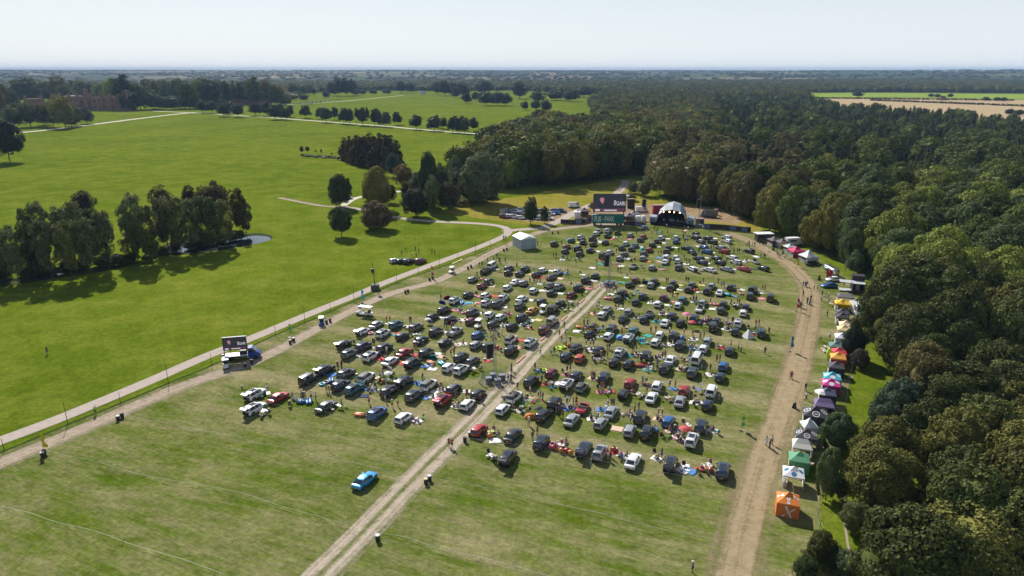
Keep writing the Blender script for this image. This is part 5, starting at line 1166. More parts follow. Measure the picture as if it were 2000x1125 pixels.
# ------------------------------------------------------------------ gazebo stalls
def disc_on(M, c, ux, uy, r, n=16, ring=None):
    """flat disc (or ring) spanned by ux, uy"""
    v = [c + ux * math.cos(2 * math.pi * i / n) * r + uy * math.sin(2 * math.pi * i / n) * r for i in range(n)]
    if ring:
        v2 = [c + ux * math.cos(2 * math.pi * i / n) * ring + uy * math.sin(2 * math.pi * i / n) * ring for i in range(n)]
        M.add(v + v2, [(i, (i + 1) % n, n + (i + 1) % n, n + i) for i in range(n)])
    else: M.add(v, [tuple(range(n))])
def gazebo(px, py, col, rz, desc, w_=3.0, d_=3.0, walls=(), wcol=None, ridge=0, emblem=None, ecol=(.75, .75, .75), counter=True, h=2.15, apex=3.2, name='market_stall', cross=False, stripe=None, zn=None):
    """walls: any of 'f' (towards the camera), 'b', 'l', 'r'; px,py photo position of the eave centre"""
    q = G(px, py, h); e = empty(name, (q.x, q.y, .012), rz); x, y = w_ / 2, d_ / 2
    M = MB(); xm, ym = x * .42, y * .42; hm = h + (apex - h) * .42
    A = [(-x, -y, h), (x, -y, h), (x, y, h), (-x, y, h)]; Bm = [(-xm, -ym, hm), (xm, -ym, hm), (xm, ym, hm), (-xm, ym, hm)]
    tp = [(-ridge, 0, apex), (ridge, 0, apex)]
    vs = [Vector(a) for a in A + Bm] + [Vector(t) for t in tp]
    if not ridge: vs = vs[:8] + [Vector((0, 0, apex))] * 2
    fs = [(0, 1, 5, 4), (1, 2, 6, 5), (2, 3, 7, 6), (3, 0, 4, 7), (4, 5, 9, 8) if ridge else (4, 5, 8), (5, 6, 9), (6, 7, 8, 9) if ridge else (6, 7, 8), (7, 4, 8)]
    if ridge:   # long ridge roof keeps the mid ring wide
        vs[4:8] = [Vector((-x * .8, -y * .5, hm)), Vector((x * .8, -y * .5, hm)), Vector((x * .8, y * .5, hm)), Vector((-x * .8, y * .5, hm))]
    M.add(vs, fs)
    M.add([(-x, -y, h), (x, -y, h), (x, y, h), (-x, y, h), (-x, -y, h - .28), (x, -y, h - .28), (x, y, h - .28), (-x, y, h - .28)], [(0, 4, 5, 1), (1, 5, 6, 2), (2, 6, 7, 3), (3, 7, 4, 0)])
    c = M.done('canopy', CANVAS, e); c.color = rgb(col); c.modifiers.new('t', 'SOLIDIFY').thickness = .012
    if emblem:
        M = MB()
        for k in range(4):
            a, b = Vector(A[k]), Vector(A[(k + 1) % 4]); m1 = (a + b) / 2; m2 = (vs[4 + k] + vs[4 + (k + 1) % 4]) / 2
            ux = (b - a).normalized(); uy = (m2 - m1).normalized(); nn = ux.cross(uy).normalized()
            if nn.z < 0: nn = -nn
            cc = m1 + (m2 - m1) * (.55 if not cross else .5) + nn * .02; r_ = min(w_, d_) * .14 * emblem
            if cross:
                for s_ in (-1, 1):
                    d = (ux * s_ * .35 + uy).normalized(); p_ = d.cross(nn).normalized() * .10
                    o0 = cc - d * .45; o1 = cc + d * .62; M.add([o0 - p_, o0 + p_, o1 + p_, o1 - p_], [(0, 1, 2, 3)])
            elif ecol == 'ring': disc_on(M, cc, ux, uy, r_, ring=r_ * .78); disc_on(M, cc, ux, uy, r_ * .22); M.add([cc - ux * r_ * .55 - uy * .05, cc + ux * r_ * .55 - uy * .05, cc + ux * r_ * .55 + uy * .05, cc - ux * r_ * .55 + uy * .05], [(0, 1, 2, 3)])
            else: disc_on(M, cc, ux, uy, r_)
        o = M.done('roof_print', CANVAS, c); o.color = rgb((.72, .72, .72) if ecol == 'ring' else ecol)
    for sx in (-1, 1):
        for sy in (-1, 1): M = MB(); M.cyl((sx * (x - .04), sy * (y - .04), 0), (sx * (x - .04), sy * (y - .04), h - .01), .03, n=6); M.done('pole', METAL, e)
    wc = wcol or col
    for k in walls:
        M = MB(); t = .012; z1 = h - .285
        if k == 'f': M.box(-x, x, -y - t, -y, .02, z1)
        if k == 'b': M.box(-x, x, y, y + t, .02, z1)
        if k == 'l': M.box(-x - t, -x, -y, y, .02, z1)
        if k == 'r': M.box(x, x + t, -y, y, .02, z1)
        o = M.done('side_wall', CANVAS, e); o.color = rgb(wc)
        if cross and k == 'f':
            M = MB()
            for a, b, wd in (((-.35, 1.85), (.55, .12), .17), ((.9, 1.6), (-.1, .6), .1), ((-.7, .12), (-.3, .45), .12)):
                a = Vector((a[0], -y - .02, a[1])); b = Vector((b[0], -y - .02, b[1])); p_ = (b - a).cross(Vector((0, 1, 0))).normalized() * wd; M.add([a - p_, a + p_, b + p_ * .6, b - p_ * .6], [(0, 1, 2, 3)])
            o2 = M.done('wall_print', CANVAS, o); o2.color = (.68, .68, .72, 1)
    if counter:
        M = MB(); M.box(-x + .15, -x + .7, -y + .25, y - .25, 0, .92); M.box(-x + .08, -x + .75, -y + .2, y - .2, .921, .96); o = M.done('counter', CANVAS, e); o.color = rgb(stripe or (.45, .43, .42))
        M = MB()
        for i in range(9):
            yy = -y + .4 + i * (d_ - .8) / 8; hh = rnd.uniform(.08, .3); M.box(-x + .25, -x + .25 + rnd.uniform(.1, .3), yy, yy + .18, .962, .962 + hh)
        o = M.done('goods', CANVAS, e); o.color = rgb(rnd.choice([(.4, .2, .1), (.5, .45, .3), (.15, .2, .1), (.5, .1, .1)]))
    fixed(e, desc, 'stall' if name == 'market_stall' else 'marquee'); return e
a = G(1516, 981, 2.1); b = G(1559, 989, 2.1); RZ = math.atan2(b.y - a.y, b.x - a.x)
def rot(ax, ay, bx, by, z=2.1): a = G(ax, ay, z); b = G(bx, by, z); return math.atan2(b.y - a.y, b.x - a.x)
WH_ = (.74, .74, .76); BLK = (.028, .026, .034)
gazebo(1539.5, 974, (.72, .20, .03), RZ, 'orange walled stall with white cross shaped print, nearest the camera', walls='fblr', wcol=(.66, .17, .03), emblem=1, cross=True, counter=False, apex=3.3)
gazebo(1550, 922, WH_, RZ, 'open white stall with blue discs on its roof beside the orange one', emblem=.95, ecol=(.02, .16, .33), walls='r')
gazebo(1561, 893, (.10, .30, .17), RZ, 'green peaked stall between the white and cream ones', walls='fr')
gazebo(1567, 868, (.60, .56, .52), RZ, 'cream stall with a low ridge just beyond the green one', walls='r', ridge=.7)
gazebo(1575, 848, (.05, .045, .06), RZ, 'black stall with a pale crest on its roof beyond the cream one', emblem=1.2, ecol='ring', walls='r', w_=3.4)
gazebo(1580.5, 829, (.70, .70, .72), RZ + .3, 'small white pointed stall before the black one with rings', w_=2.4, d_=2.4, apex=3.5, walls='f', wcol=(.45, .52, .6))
gazebo(1592.5, 806, (.032, .032, .042), RZ, 'large black stall with white rings on its roof', w_=4, d_=3.6, emblem=1.25, ecol='ring', walls='fr', apex=3.5)
gazebo(1610, 788, (.18, .13, .26), RZ, 'purple low ridged stall beside the cream parasol', ridge=.9, walls='r', w_=3.4)
gazebo(1616, 766, (.055, .07, .12), RZ, 'slate blue peaked stall just before the magenta one', walls='f', wcol=(.02, .02, .03))
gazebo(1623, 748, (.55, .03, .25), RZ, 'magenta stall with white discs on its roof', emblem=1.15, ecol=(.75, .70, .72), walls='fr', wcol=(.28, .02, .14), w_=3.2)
gazebo(1625.5, 735, (.04, .42, .55), RZ, 'cyan stall with white discs behind the magenta one', emblem=1.15, ecol=(.72, .74, .74), walls='r', w_=3.2)
gazebo(1633.5, 714, (.06, .055, .07), RZ, 'charcoal stall between the cyan and orange roofed ones', walls='fr', wcol=(.02, .03, .06))
gazebo(1637, 696, (.78, .36, .05), RZ, 'bright amber roofed stall with red sides', walls='fr', wcol=(.5, .03, .03))
gazebo(1638.5, 686.5, (.55, .04, .06), RZ, 'red roofed stall touching the amber one', walls='r')
gazebo(1634, 674, (.10, .20, .18), RZ, 'dull green stall behind the red one', walls='r')
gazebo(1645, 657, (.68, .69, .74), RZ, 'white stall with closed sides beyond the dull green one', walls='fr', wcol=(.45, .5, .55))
gazebo(1649, 642, (.72, .55, .28), RZ, 'pale yellow peaked stall', walls='r')
gazebo(1652.5, 633, (.66, .54, .38), RZ, 'pale buff stall directly behind the pale yellow one', walls='r')
gazebo(1645.5, 617.5, (.03, .03, .04), RZ, 'black peaked stall just beyond the buff one', walls='')
gazebo(1645.5, 609, (.06, .06, .08), RZ, 'dark grey stall between the black one and the yellow one', walls='r')
gazebo(1645.5, 591, (.78, .50, .02), RZ, 'bright yellow stall with dark lettering marks', walls='b', w_=3.6, emblem=.7, ecol=(.15, .10, .02))
gazebo(1651, 577, (.11, .10, .11), RZ, 'flat grey awning behind the yellow stall', ridge=1.2, w_=4, d_=4, apex=2.6, walls='')
gazebo(1674, 590, (.05, .05, .065), RZ, 'black tent standing behind the white van', walls='r', counter=False)
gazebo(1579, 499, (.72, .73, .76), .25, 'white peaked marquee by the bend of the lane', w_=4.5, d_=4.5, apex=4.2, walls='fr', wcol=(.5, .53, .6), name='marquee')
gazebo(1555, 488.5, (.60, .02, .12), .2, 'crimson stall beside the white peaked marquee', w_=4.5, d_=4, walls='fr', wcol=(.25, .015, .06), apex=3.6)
gazebo(1543, 481, (.62, .64, .70), .2, 'white and blue stall behind the crimson one', w_=3.5, walls='r')
gazebo(1529, 472, (.09, .08, .085), .15, 'dark grey stall left of the white and blue one', w_=4, d_=4, walls='l', apex=3.4)
gazebo(1513, 468, (.10, .09, .10), .15, 'dark grey stall next to the food truck', w_=4, d_=4, walls='b', apex=3.4)
for px, py, w_, col, ds in [(1141, 411, 5, (.09, .05, .06), 'dark maroon tent at the left of the green banner'), (1129, 416, 3, (.12, .08, .08), 'small brown tent between white cabin and banner'), (1238, 417, 5, (.16, .13, .16), 'grey purple tent right of the big screen'), (1229, 421, 4, (.10, .08, .10), 'dark tent right below the big screen')]:
    gazebo(px, py, col, .1, ds, w_=w_, d_=w_, walls='b', apex=3.6, h=2.3, counter=False, name='backstage_tent')
# ------------------------------------------------------------------ other trade stands
def at(px, py, z=.012): p = G(px, py); return (p.x, p.y, z)
# food truck with a white roof
e = empty('food_truck', at(1491, 471), .1)
M = MB(); M.box(-3, 3, -1.2, 1.2, .5, 2.9); M.done('body', mat('truck_black', (.03, .03, .035), .5), e); M = MB(); M.box(-3.3, 3.3, -1.4, 2.4, 2.905, 3.0); M.done('roof', WHITE, e); M = MB(); M.box(-2.4, 1.2, -1.23, -1.203, 1.3, 2.4); M.done('hatch', CABIN, e)
for x in (-2, 2): M = MB(); M.cyl((x, -1.1, .4), (x, 1.1, .4), .4, n=12); M.done('wheel', TYRE, e)
M = MB(); M.box(-2.4, 1.2, -1.6, -1.235, 1.2, 1.26); M.done('counter', METAL, e); fixed(e, 'black food truck with a flat white roof, farthest of the stalls', 'food truck')
# silver trailer
e = empty('silver_trailer', at(1622, 536), rot(1606, 520, 1640, 540, 0)); M = MB(); ring = []
for y, s in ((-3.6, .55), (-3.4, .8), (-2.9, .95), (-2, 1), (2, 1), (2.9, .95), (3.4, .8), (3.6, .55)):
    ring.append([(y, math.copysign(abs(math.cos(a)) ** .6, math.cos(a)) * 1.2 * s, 1.55 + math.copysign(abs(math.sin(a)) ** .6, math.sin(a)) * 1.1 * s) for a in [2 * math.pi * i / 20 for i in range(20)]])
M.loft(ring); M.done('shell', mat('polished_metal', (.62, .63, .65), .22, .9), e, smooth=True, sharp=60)
M = MB(); M.box(-1.4, .6, -1.27, -1.19, 1.2, 2.1); M.done('hatch', CABIN, e); M = MB(); M.box(-1.4, .6, -1.75, -1.28, 2.1, 2.14); M.done('awning', WHITE, e)
for s in (-1, 1): M = MB(); M.cyl((.4, s * 1.05, .36), (.4, s * 1.22, .36), .36, n=12); M.done('wheel', TYRE, e)
for x in (-2.6, 2.4):
    M = MB(); M.box(x - .2, x + .2, -1.24, -1.2, 1.5, 1.95); M.done('window', GLASS, e)
fixed(e, 'polished silver rounded caravan serving at the bend of the stall row', 'caravan')
for dx, c in ((1616, (.45, .02, .03)), (1621, (.55, .02, .04))):
    e = empty('pull_up_banner', at(dx, 541), .3); M = MB(); M.box(-.4, .4, -.02, .02, .08, 2.2); o = M.done('panel', CANVAS, e); o.color = rgb(c); M = MB(); M.box(-.45, .45, -.12, .12, 0, .08); M.done('foot', METAL, e); reg(e, 'red upright banner', 'before the silver caravan', 'banner', 'red banners by the caravan')
# motorhome
e = empty('motorhome', at(1549, 479), .2); M = MB(); M.box(-3, 2.1, -1.1, 1.1, .5, 2.9); M.done('body', WHITE, e); M = MB(); M.loft([[(2.1, -1.05, .5), (2.1, 1.05, .5), (2.1, 1.05, 2.3), (2.1, -1.05, 2.3)], [(3.2, -1, .5), (3.2, 1, .5), (2.9, .95, 1.4), (2.9, -.95, 1.4)]]); M.done('cab', WHITE, e)
for x in (-1.8, 2.2):
    for s in (-1, 1): M = MB(); M.cyl((x, s * .9, .36), (x, s * 1.12, .36), .36, n=12); M.done('wheel', TYRE, e)
M = MB(); M.box(-2, .5, -1.12, -1.1, 1.6, 2.2); M.done('window', GLASS, e); fixed(e, 'white motorhome parked behind the crimson and white stalls', 'motorhome')
# black mobile bar with fold out roof
e = empty('mobile_bar', at(1674, 570), RZ); dm = mat('bar_black', (.035, .028, .04), .6)
M = MB(); M.box(-1.6, 1.6, 1.0, 3.4, 0, 4.4); M.done('tower', dm, e); M = MB(); M.box(-1.6, -1.4, -2.2, 1, 0, 2.9); M.box(1.4, 1.6, -2.2, 1, 0, 2.9); M.box(-1.4, 1.4, -2.2, -2.0, 0, 1.1); M.done('frame', dm, e)
M = MB(); M.box(-1.65, 1.65, -2.3, .99, 2.91, 3.0); M.done('roof', mat('pale_roof', (.45, .47, .5), .6), e); M = MB(); M.box(-4.9, -1.7, -1.2, 1.6, 2.75, 2.83); M.done('awning', mat('pale_roof', 0), e); M = MB(); M.box(-1.2, 1.2, -1.9, .8, .05, .15); M.box(-.5, .5, .3, .9, .15, 1.9); M.done('interior', WHITE, e)
M = MB(); M.box(-4.8, -1.62, -1.1, 1.4, .3, .38); M.done('deck', mat('pale_roof', 0), e); fixed(e, 'tall black mobile bar with a pale fold out awning', 'bar')
# bunting pole / tall white feather poles by the bar
for px, py, ty in ((1649, 536, 508), (1692, 585, 563)):
    e = empty('tall_banner', at(px, py), .4); h = hgt(px, py, ty); M = MB(); M.cyl((0, 0, 0), (0, 0, h), .035, n=6); M.done('pole', METAL, e); M = MB(); M.loft([[(.03, -.01, .8), (.35, -.01, .8), (.35, .01, .8), (.03, .01, .8)], [(.03, -.01, h - .1), (.5, -.01, h - .25), (.5, .01, h - .25), (.03, .01, h - .1)]]); o = M.done('flag', CANVAS, e); o.color = (.75, .75, .75, 1); reg(e, 'tall white feather banner', 'beside the black mobile bar', 'flag', 'white feather banners')
# kit around the stalls: tables, boards, bins
def aboard(px, py, c=(.06, .07, .10)):
    e = empty('a_board', at(px, py), .5); 
    for s, nm in ((-1, 'front_panel'), (1, 'back_panel')):
        M = MB(); M.loft([[(-.35, s * .28, 0), (.35, s * .28, 0), (.35, s * .25, 0), (-.35, s * .25, 0)], [(-.35, s * .04, 1.1), (.35, s * .04, 1.1), (.35, s * .01, 1.1), (-.35, s * .01, 1.1)]]); o = M.done(nm, CANVAS, e); o.color = rgb(c)
    return e
for px, py in ((1551, 797), (1600, 548), (1600, 545), (1510, 489)): reg(aboard(px, py), 'dark free standing menu board', 'on the grass beside the stall lane', 'sign', 'menu boards by the lane')
for px, py in ((1585, 505 + 0), (1538, 507), (1530, 503), (1497, 488), (1499, 492), (1622, 597), (1626, 598), (1609, 690), (1606, 686), (1612, 682), (1582, 913), (1660, 742)):
    p = G(px, py); o = place(TB, (p.x, p.y, .02), rnd.uniform(0, 3), None, {'': BCOL[rnd.choice('wwe')], 'ware': (.4, .3, .2)}); reg(o, 'folding table with goods', 'among the stalls', 'table', 'tables by the stalls')
M = MB(); M.ball((0, 0, 1.5), 1.0, 12, 10, (.55, .55, 1.45)); o = M.done('inflatable_sign', PLAST, smooth=True); o.location = at(1617, 704); o.color = (.45, .75, .02, 1); fixed(o, 'lime green oval inflatable beside the amber stall', 'inflatable')
# feather flags
def feather(px, py, ty, c1, c2, ds, bx=0):
    p = G(px, py); h = hgt(px, py, ty); e = empty('feather_flag', (p.x, p.y, .01), rnd.uniform(-.5, .5)); M = MB(); M.cyl((0, 0, 0), (0, 0, h * .95), .025, .015, 6); M.done('pole', METAL, e)
    M = MB(); n = 9; vs = []; w_ = .85
    for i in range(n):
        t = i / (n - 1); z = h * (.28 + .72 * t); ww = w_ * math.sqrt(max(.04, 1 - (2 * max(t - .55, 0)) ** 2 * 1.15)) * (.75 + .25 * math.sin(t * 9)); vs += [(.02, .06 * math.sin(t * 5), z), (ww * .55, .16 * math.sin(t * 7 + 1), z - .05), (ww, .10 * math.sin(t * 6 + 2), z - .12)]
    M.add(vs, [(i * 3 + k, i * 3 + k + 1, i * 3 + 4 + k, i * 3 + 3 + k) for i in range(n - 1) for k in range(2)])
    M.m = [1 if 3 <= i // 2 <= 4 else 0 for i in range(len(M.f))]
    m2 = mat('flag_' + ds.split()[0], c2, .8); m1 = mat('flag1_' + ds.split()[0], c1, .8); o = M.done('flag', [m1, m2], e, smooth=True); o.modifiers.new('t', 'SOLIDIFY').thickness = .01
    M = MB(); M.box(-.3, .3, -.3, .3, 0, .05); M.done('base', DMETAL, e); fixed(e, ds, 'flag')
feather(86, 884, 848, (.65, .55, .02), (.6, .5, .05), 'yellow feather flag at the left edge of the field')
feather(566, 659, 632, (.25, .6, .08), (.1, .4, .2), 'green feather flag by the gravel road beside the screen truck')
feather(707, 592, 565, (.05, .45, .65), (.3, .6, .7), 'sky blue feather flag by the road near the light mast')
feather(843, 545, 519, (.6, .05, .12), (.7, .6, .55), 'pink and white feather flag by the road fence')
feather(1556, 523, 505, (.70, .62, .08), (.7, .65, .2), 'yellow feather flag at the bend of the stall lane')
feather(1555, 608, 582, (.6, .25, .38), (.7, .55, .6), 'pink feather flag on the left of the stall lane')
feather(1543, 687, 656, (.02, .22, .45), (.05, .35, .6), 'deep blue feather flag on the left of the stall lane')
feather(1447, 842, 812, (.12, .45, .12), (.5, .65, .3), 'pale green feather flag on the left of the stall lane')
feather(987, 480, 472, (.75, .6, .02), (.7, .6, .1), 'small yellow feather flag by the road junction')
# golf carts
def cart():
    r = bpy.data.objects.new('golf_cart', None); pr = []
    def a_(nm, M, m, k='', smooth=False): o = M.done(nm, m, link=False, smooth=smooth, sharp=40 if smooth else None); o['k'] = k; pr.append((o, [])); return o
    M = MB(); M.loft([[(.5, -1.2, .35), (.5, -1.2, .75), (-.5, -1.2, .75), (-.5, -1.2, .35)], [(.58, -.3, .3), (.58, -.3, .7), (-.58, -.3, .7), (-.58, -.3, .3)], [(.58, .35, .3), (.58, .35, .42), (-.58, .35, .42), (-.58, .35, .3)], [(.58, .65, .3), (.58, .65, .85), (-.58, .65, .85), (-.58, .65, .3)], [(.45, 1.2, .35), (.45, 1.2, .6), (-.45, 1.2, .6), (-.45, 1.2, .35)]]); a_('body', M, PAINT)
    M = MB(); M.box(-.62, .62, -1.15, .75, 1.85, 1.93); a_('roof', M, WHITE, 'roof')
    for x in (-.54, .54):
        for y0, y1 in ((.7, .62), (-1.1, -1.0)): M = MB(); M.cyl((x, y0, .75), (x, y1, 1.86), .02, n=5); a_('post', M, DARK)
    M = MB(); M.box(-.52, .52, -.7, -.2, .7, .82); M.box(-.52, .52, -.8, -.7, .75, 1.25); a_('seat', M, mat('cart_seat', (.05, .05, .05), .6))
    for x in (-.5, .5):
        for y in (-.8, .85): M = MB(); M.cyl((x - .08, y, .22), (x + .08, y, .22), .22, n=10); a_('wheel', M, TYRE)
    M = MB(); M.torus((-.25, .35, 1.0), .15, .02, 10, 5); a_('steering_wheel', M, DARK); PROT[r.name] = (r, pr); return r.name
GC = cart()
for x, y, rz, s, c, lab in [(442, 718, 200, 1.05, 'w', 'golf cart beside the screen truck'), (628, 634, 190, 1.0, 'b', 'golf cart driving on the worn track by the fence'), (882, 533, 160, 1.0, 'w', 'golf cart on the worn track near the pink flag'), (712, 616, 70, 1.3, 'w', 'long six seat golf cart alone above the left car rows'), (934, 640, 160, 1.1, 'w', 'golf cart with cream roof parked among the left car rows'), (1060, 612, 160, 1.1, 'w', 'golf cart with cream roof beside the silver off-road car'), (1476, 515, 200, 1.2, 'w', 'white golf cart at the right end of the far block')]:
    p = G(x, y); o = place(GC, (p.x, p.y, .03), R(rz), (s, s * (1.5 if s == 1.3 else 1), s), {'': COLS[c]}); fixed(o, lab, 'golf cart')
    if c == 'b' or x in (628, 882): pass
# ------------------------------------------------------------------ road fence, masts, ropes
fl = smoothline([G(*p)[:2] for p in FENCE[1:]], 1.0); acc = 0; k = 0; last = None; posts = []
for i in range(1, len(fl)):
    acc += (fl[i] - fl[i - 1]).length
    if acc > 9.3 or i == 1: acc = 0; posts.append(fl[i].copy())
for i, p in enumerate(posts):
    tall = i % 2 == 1; h = (4.7 if tall else 2.5) + rnd.uniform(-.3, .3); M = MB(); t = (rnd.uniform(-.12, .12), rnd.uniform(-.12, .12))
    M.cyl((0, 0, 0), (t[0], t[1], h), .055, .04, 6); o = M.done('fence_pole', DWOOD, smooth=False); o.location = (p.x, p.y, 0)
    reg(o, ('tall' if tall else 'short') + ' dark wooden pole', 'along the verge of the gravel road', 'pole', 'poles along the gravel road')
M = MB()
for i in range(1, len(posts)):
    a, b = posts[i - 1], posts[i]; n = 5; pr = None
    for j in range(n + 1):
        t = j / n; q = Vector((a.x + (b.x - a.x) * t, a.y + (b.y - a.y) * t, 1.05 - .25 * math.sin(math.pi * t)))
        if pr: M.cyl(pr, q, .018, n=3, cap=False)
        pr = q
o = M.done('fence_rope', mat('dark_rope', (.06, .05, .04), .9)); fixed(o, 'thin dark rope slung between the poles of the gravel road', 'rope')
ROPES = [[(86, 884), (130, 894), (180, 905), (250, 924), (325, 942), (400, 953), (470, 968), (560, 996), (640, 1020), (680, 1029)],
         [(237, 814), (272, 820), (316, 829), (390, 843), (480, 862), (560, 881), (640, 899), (717, 915), (760, 926), (780, 925)],
         [(-20, 988), (0, 993), (50, 1005), (100, 1022), (170, 1038), (240, 1062), (330, 1090), (440, 1127)],
         [(427, 770), (440, 781), (480, 786), (560, 797), (620, 806), (652, 811), (710, 823), (760, 832), (820, 842), (865, 851)],
         [(841, 938), (895, 947), (965, 961), (1030, 974), (1100, 991), (1200, 1016), (1300, 1040), (1400, 1062)],
         [(740, 1046), (800, 1055), (855, 1078), (930, 1092), (1010, 1112), (1080, 1135)],
         [(915, 860), (985, 870), (1020, 877), (1045, 883), (1100, 892), (1195, 909), (1250, 920), (1340, 937), (1425, 957)],
         [(1140, 720), (1186, 737), (1240, 752), (1290, 768), (1345, 772), (1400, 785)], [(1126, 795), (1200, 818), (1260, 835), (1330, 848), (1390, 865)], [(1050, 672), (1120, 690), (1200, 700), (1270, 712), (1370, 722), (1470, 735)],
         [(560, 670), (620, 676), (700, 690), (830, 706), (960, 722)], [(985, 502), (1010, 506), (1040, 514), (1085, 520), (1160, 522)], [(1455, 552), (1500, 545), (1530, 546), (1552, 550), (1566, 563)]]
for i, rp in enumerate(ROPES):
    L_ = smoothline([G(*q)[:2] for q in rp], 2.0); M = MB(); S = []
    for j in range(1, len(L_)):
        z0 = .62 - .22 * abs(math.sin(j * .55)); z1 = .62 - .22 * abs(math.sin((j + 1) * .55)); M.cyl((L_[j - 1].x, L_[j - 1].y, z0), (L_[j].x, L_[j].y, z1), 0.02, n=3, cap=False)
        if j % 6 == 1: S.append(L_[j - 1])
    p0 = L_[0]; e = empty('string_line', (p0.x, p0.y, 0)); M.v = [v - Vector((p0.x, p0.y, 0)) for v in M.v]; M.done('string', STRING, e)
    for q in S: M = MB(); M.cyl((q.x - p0.x, q.y - p0.y, 0), (q.x - p0.x, q.y - p0.y, .85), .022, n=4); M.done('stake', METAL, e)
    reg(e, 'white string line on short stakes', ['in the empty front left', 'in the empty front left', 'in the empty front left', 'before the first left car row', 'in the empty front right', 'in the empty front right', 'before the first right car row', 'between car rows right of the track', 'between car rows right of the track', 'between car rows right of the track', 'above the left car rows', 'by the far block', 'by the stall lane bend'][i], 'rope line', 'string lines across the field')
def bin_p():
    r = bpy.data.objects.new('lidded_bin', None); M = MB(); M.cyl((0, 0, 0), (0, 0, .85), .30, .34, 12); a = M.done('drum', DARK, link=False, smooth=True, sharp=40); M = MB(); M.cyl((0, 0, .86), (0, 0, .95), .36, .30, 12); b_ = M.done('lid', CANVAS, link=False); b_['k'] = 'lid'; PROT[r.name] = (r, [(a, []), (b_, [])]); return r.name
BI = bin_p()
for x, y, c in [(231, 821, 'w'), (239, 816, 'k'), (84, 893, 'w'), (87, 889, 'k'), (436, 700, 'w'), (479, 717, 'y'), (492, 710, 'k'), (567, 671, 'y'), (574, 667, 'w'), (638, 632, 'k'), (645, 629, 'k'), (702, 600, 'k'), (708, 597, 'k'), (832, 945, 'y'), (839, 939, 'w'), (738, 1056, 'w'), (908, 863, 'k'), (918, 853, 'w'), (792, 573, 'k'), (797, 571, 'k'), (839, 548, 'k'), (845, 545, 'k'), (914, 526, 'k'), (920, 523, 'k'), (984, 491, 'k'), (990, 489, 'k'), (1079, 457, 'k'), (1090, 456, 'k')]:
    p = G(x, y); o = place(BI, (p.x, p.y, .01), 0, None, {'': (1, 1, 1), 'lid': {'w': (.7, .7, .7), 'y': (.65, .55, .3), 'k': (.08, .07, .06)}[c]}); reg(o, {'w': 'black bin with white lid', 'y': 'black bin with straw lid', 'k': 'small dark bin'}[c], 'at an edge of the worn tracks', 'bin', 'bins at the field entrances')
for a, b in (((1025, 695), (1009, 710)), ((1066, 657), (1056, 666)), ((1107, 618), (1096, 628)), ((1141, 585), (1130, 594)), ((1169, 557), (1159, 566))):
    a, b = G(*a), G(*b); M = MB(); d = b - a; L0 = d.length; M.box(-.22, .22, 0, L0, 0, .12); M.box(-.16, .16, .05, L0 - .05, .121, .2); o = M.done('barrier_rail', mat('salmon_plastic', (.62, .27, .20), .6)); o.location = (a.x, a.y, .02); o.rotation_euler = (0, 0, math.atan2(-d.x, d.y)); reg(o, 'salmon pink low rail', 'beside the central dirt track', 'barrier', 'pink rails beside the track')
a, b = G(883, 516), G(903, 507); d = b - a; M = MB(); M.box(-.25, .25, 0, d.length, 0, .18); o = M.done('barrier_rail', mat('yellow_plastic', (.65, .50, .18), .6)); o.location = (a.x, a.y, .02); o.rotation_euler = (0, 0, math.atan2(-d.x, d.y)); fixed(o, 'straw yellow low rail at the road fence gap', 'barrier')
# tall light mast
e = empty('light_mast', at(733, 566)); M = MB(); M.cyl((0, 0, 0), (-.35, 0, 8.2), .13, .07, 8); M.done('mast', DMETAL, e); M = MB(); M.box(-.9, -.0, -.3, .3, 5.6, 6.3); M.box(-.75, .05, -.25, .25, 5.0, 5.5); M.done('lamp_heads', DMETAL, e); M = MB(); M.box(-1.1, 1.1, -.8, .8, .0, 1.6); M.done('generator', mat('weathered', (.11, .09, .08), .8), e); fixed(e, 'tall dark light mast with a box base beside the gravel road', 'light mast')
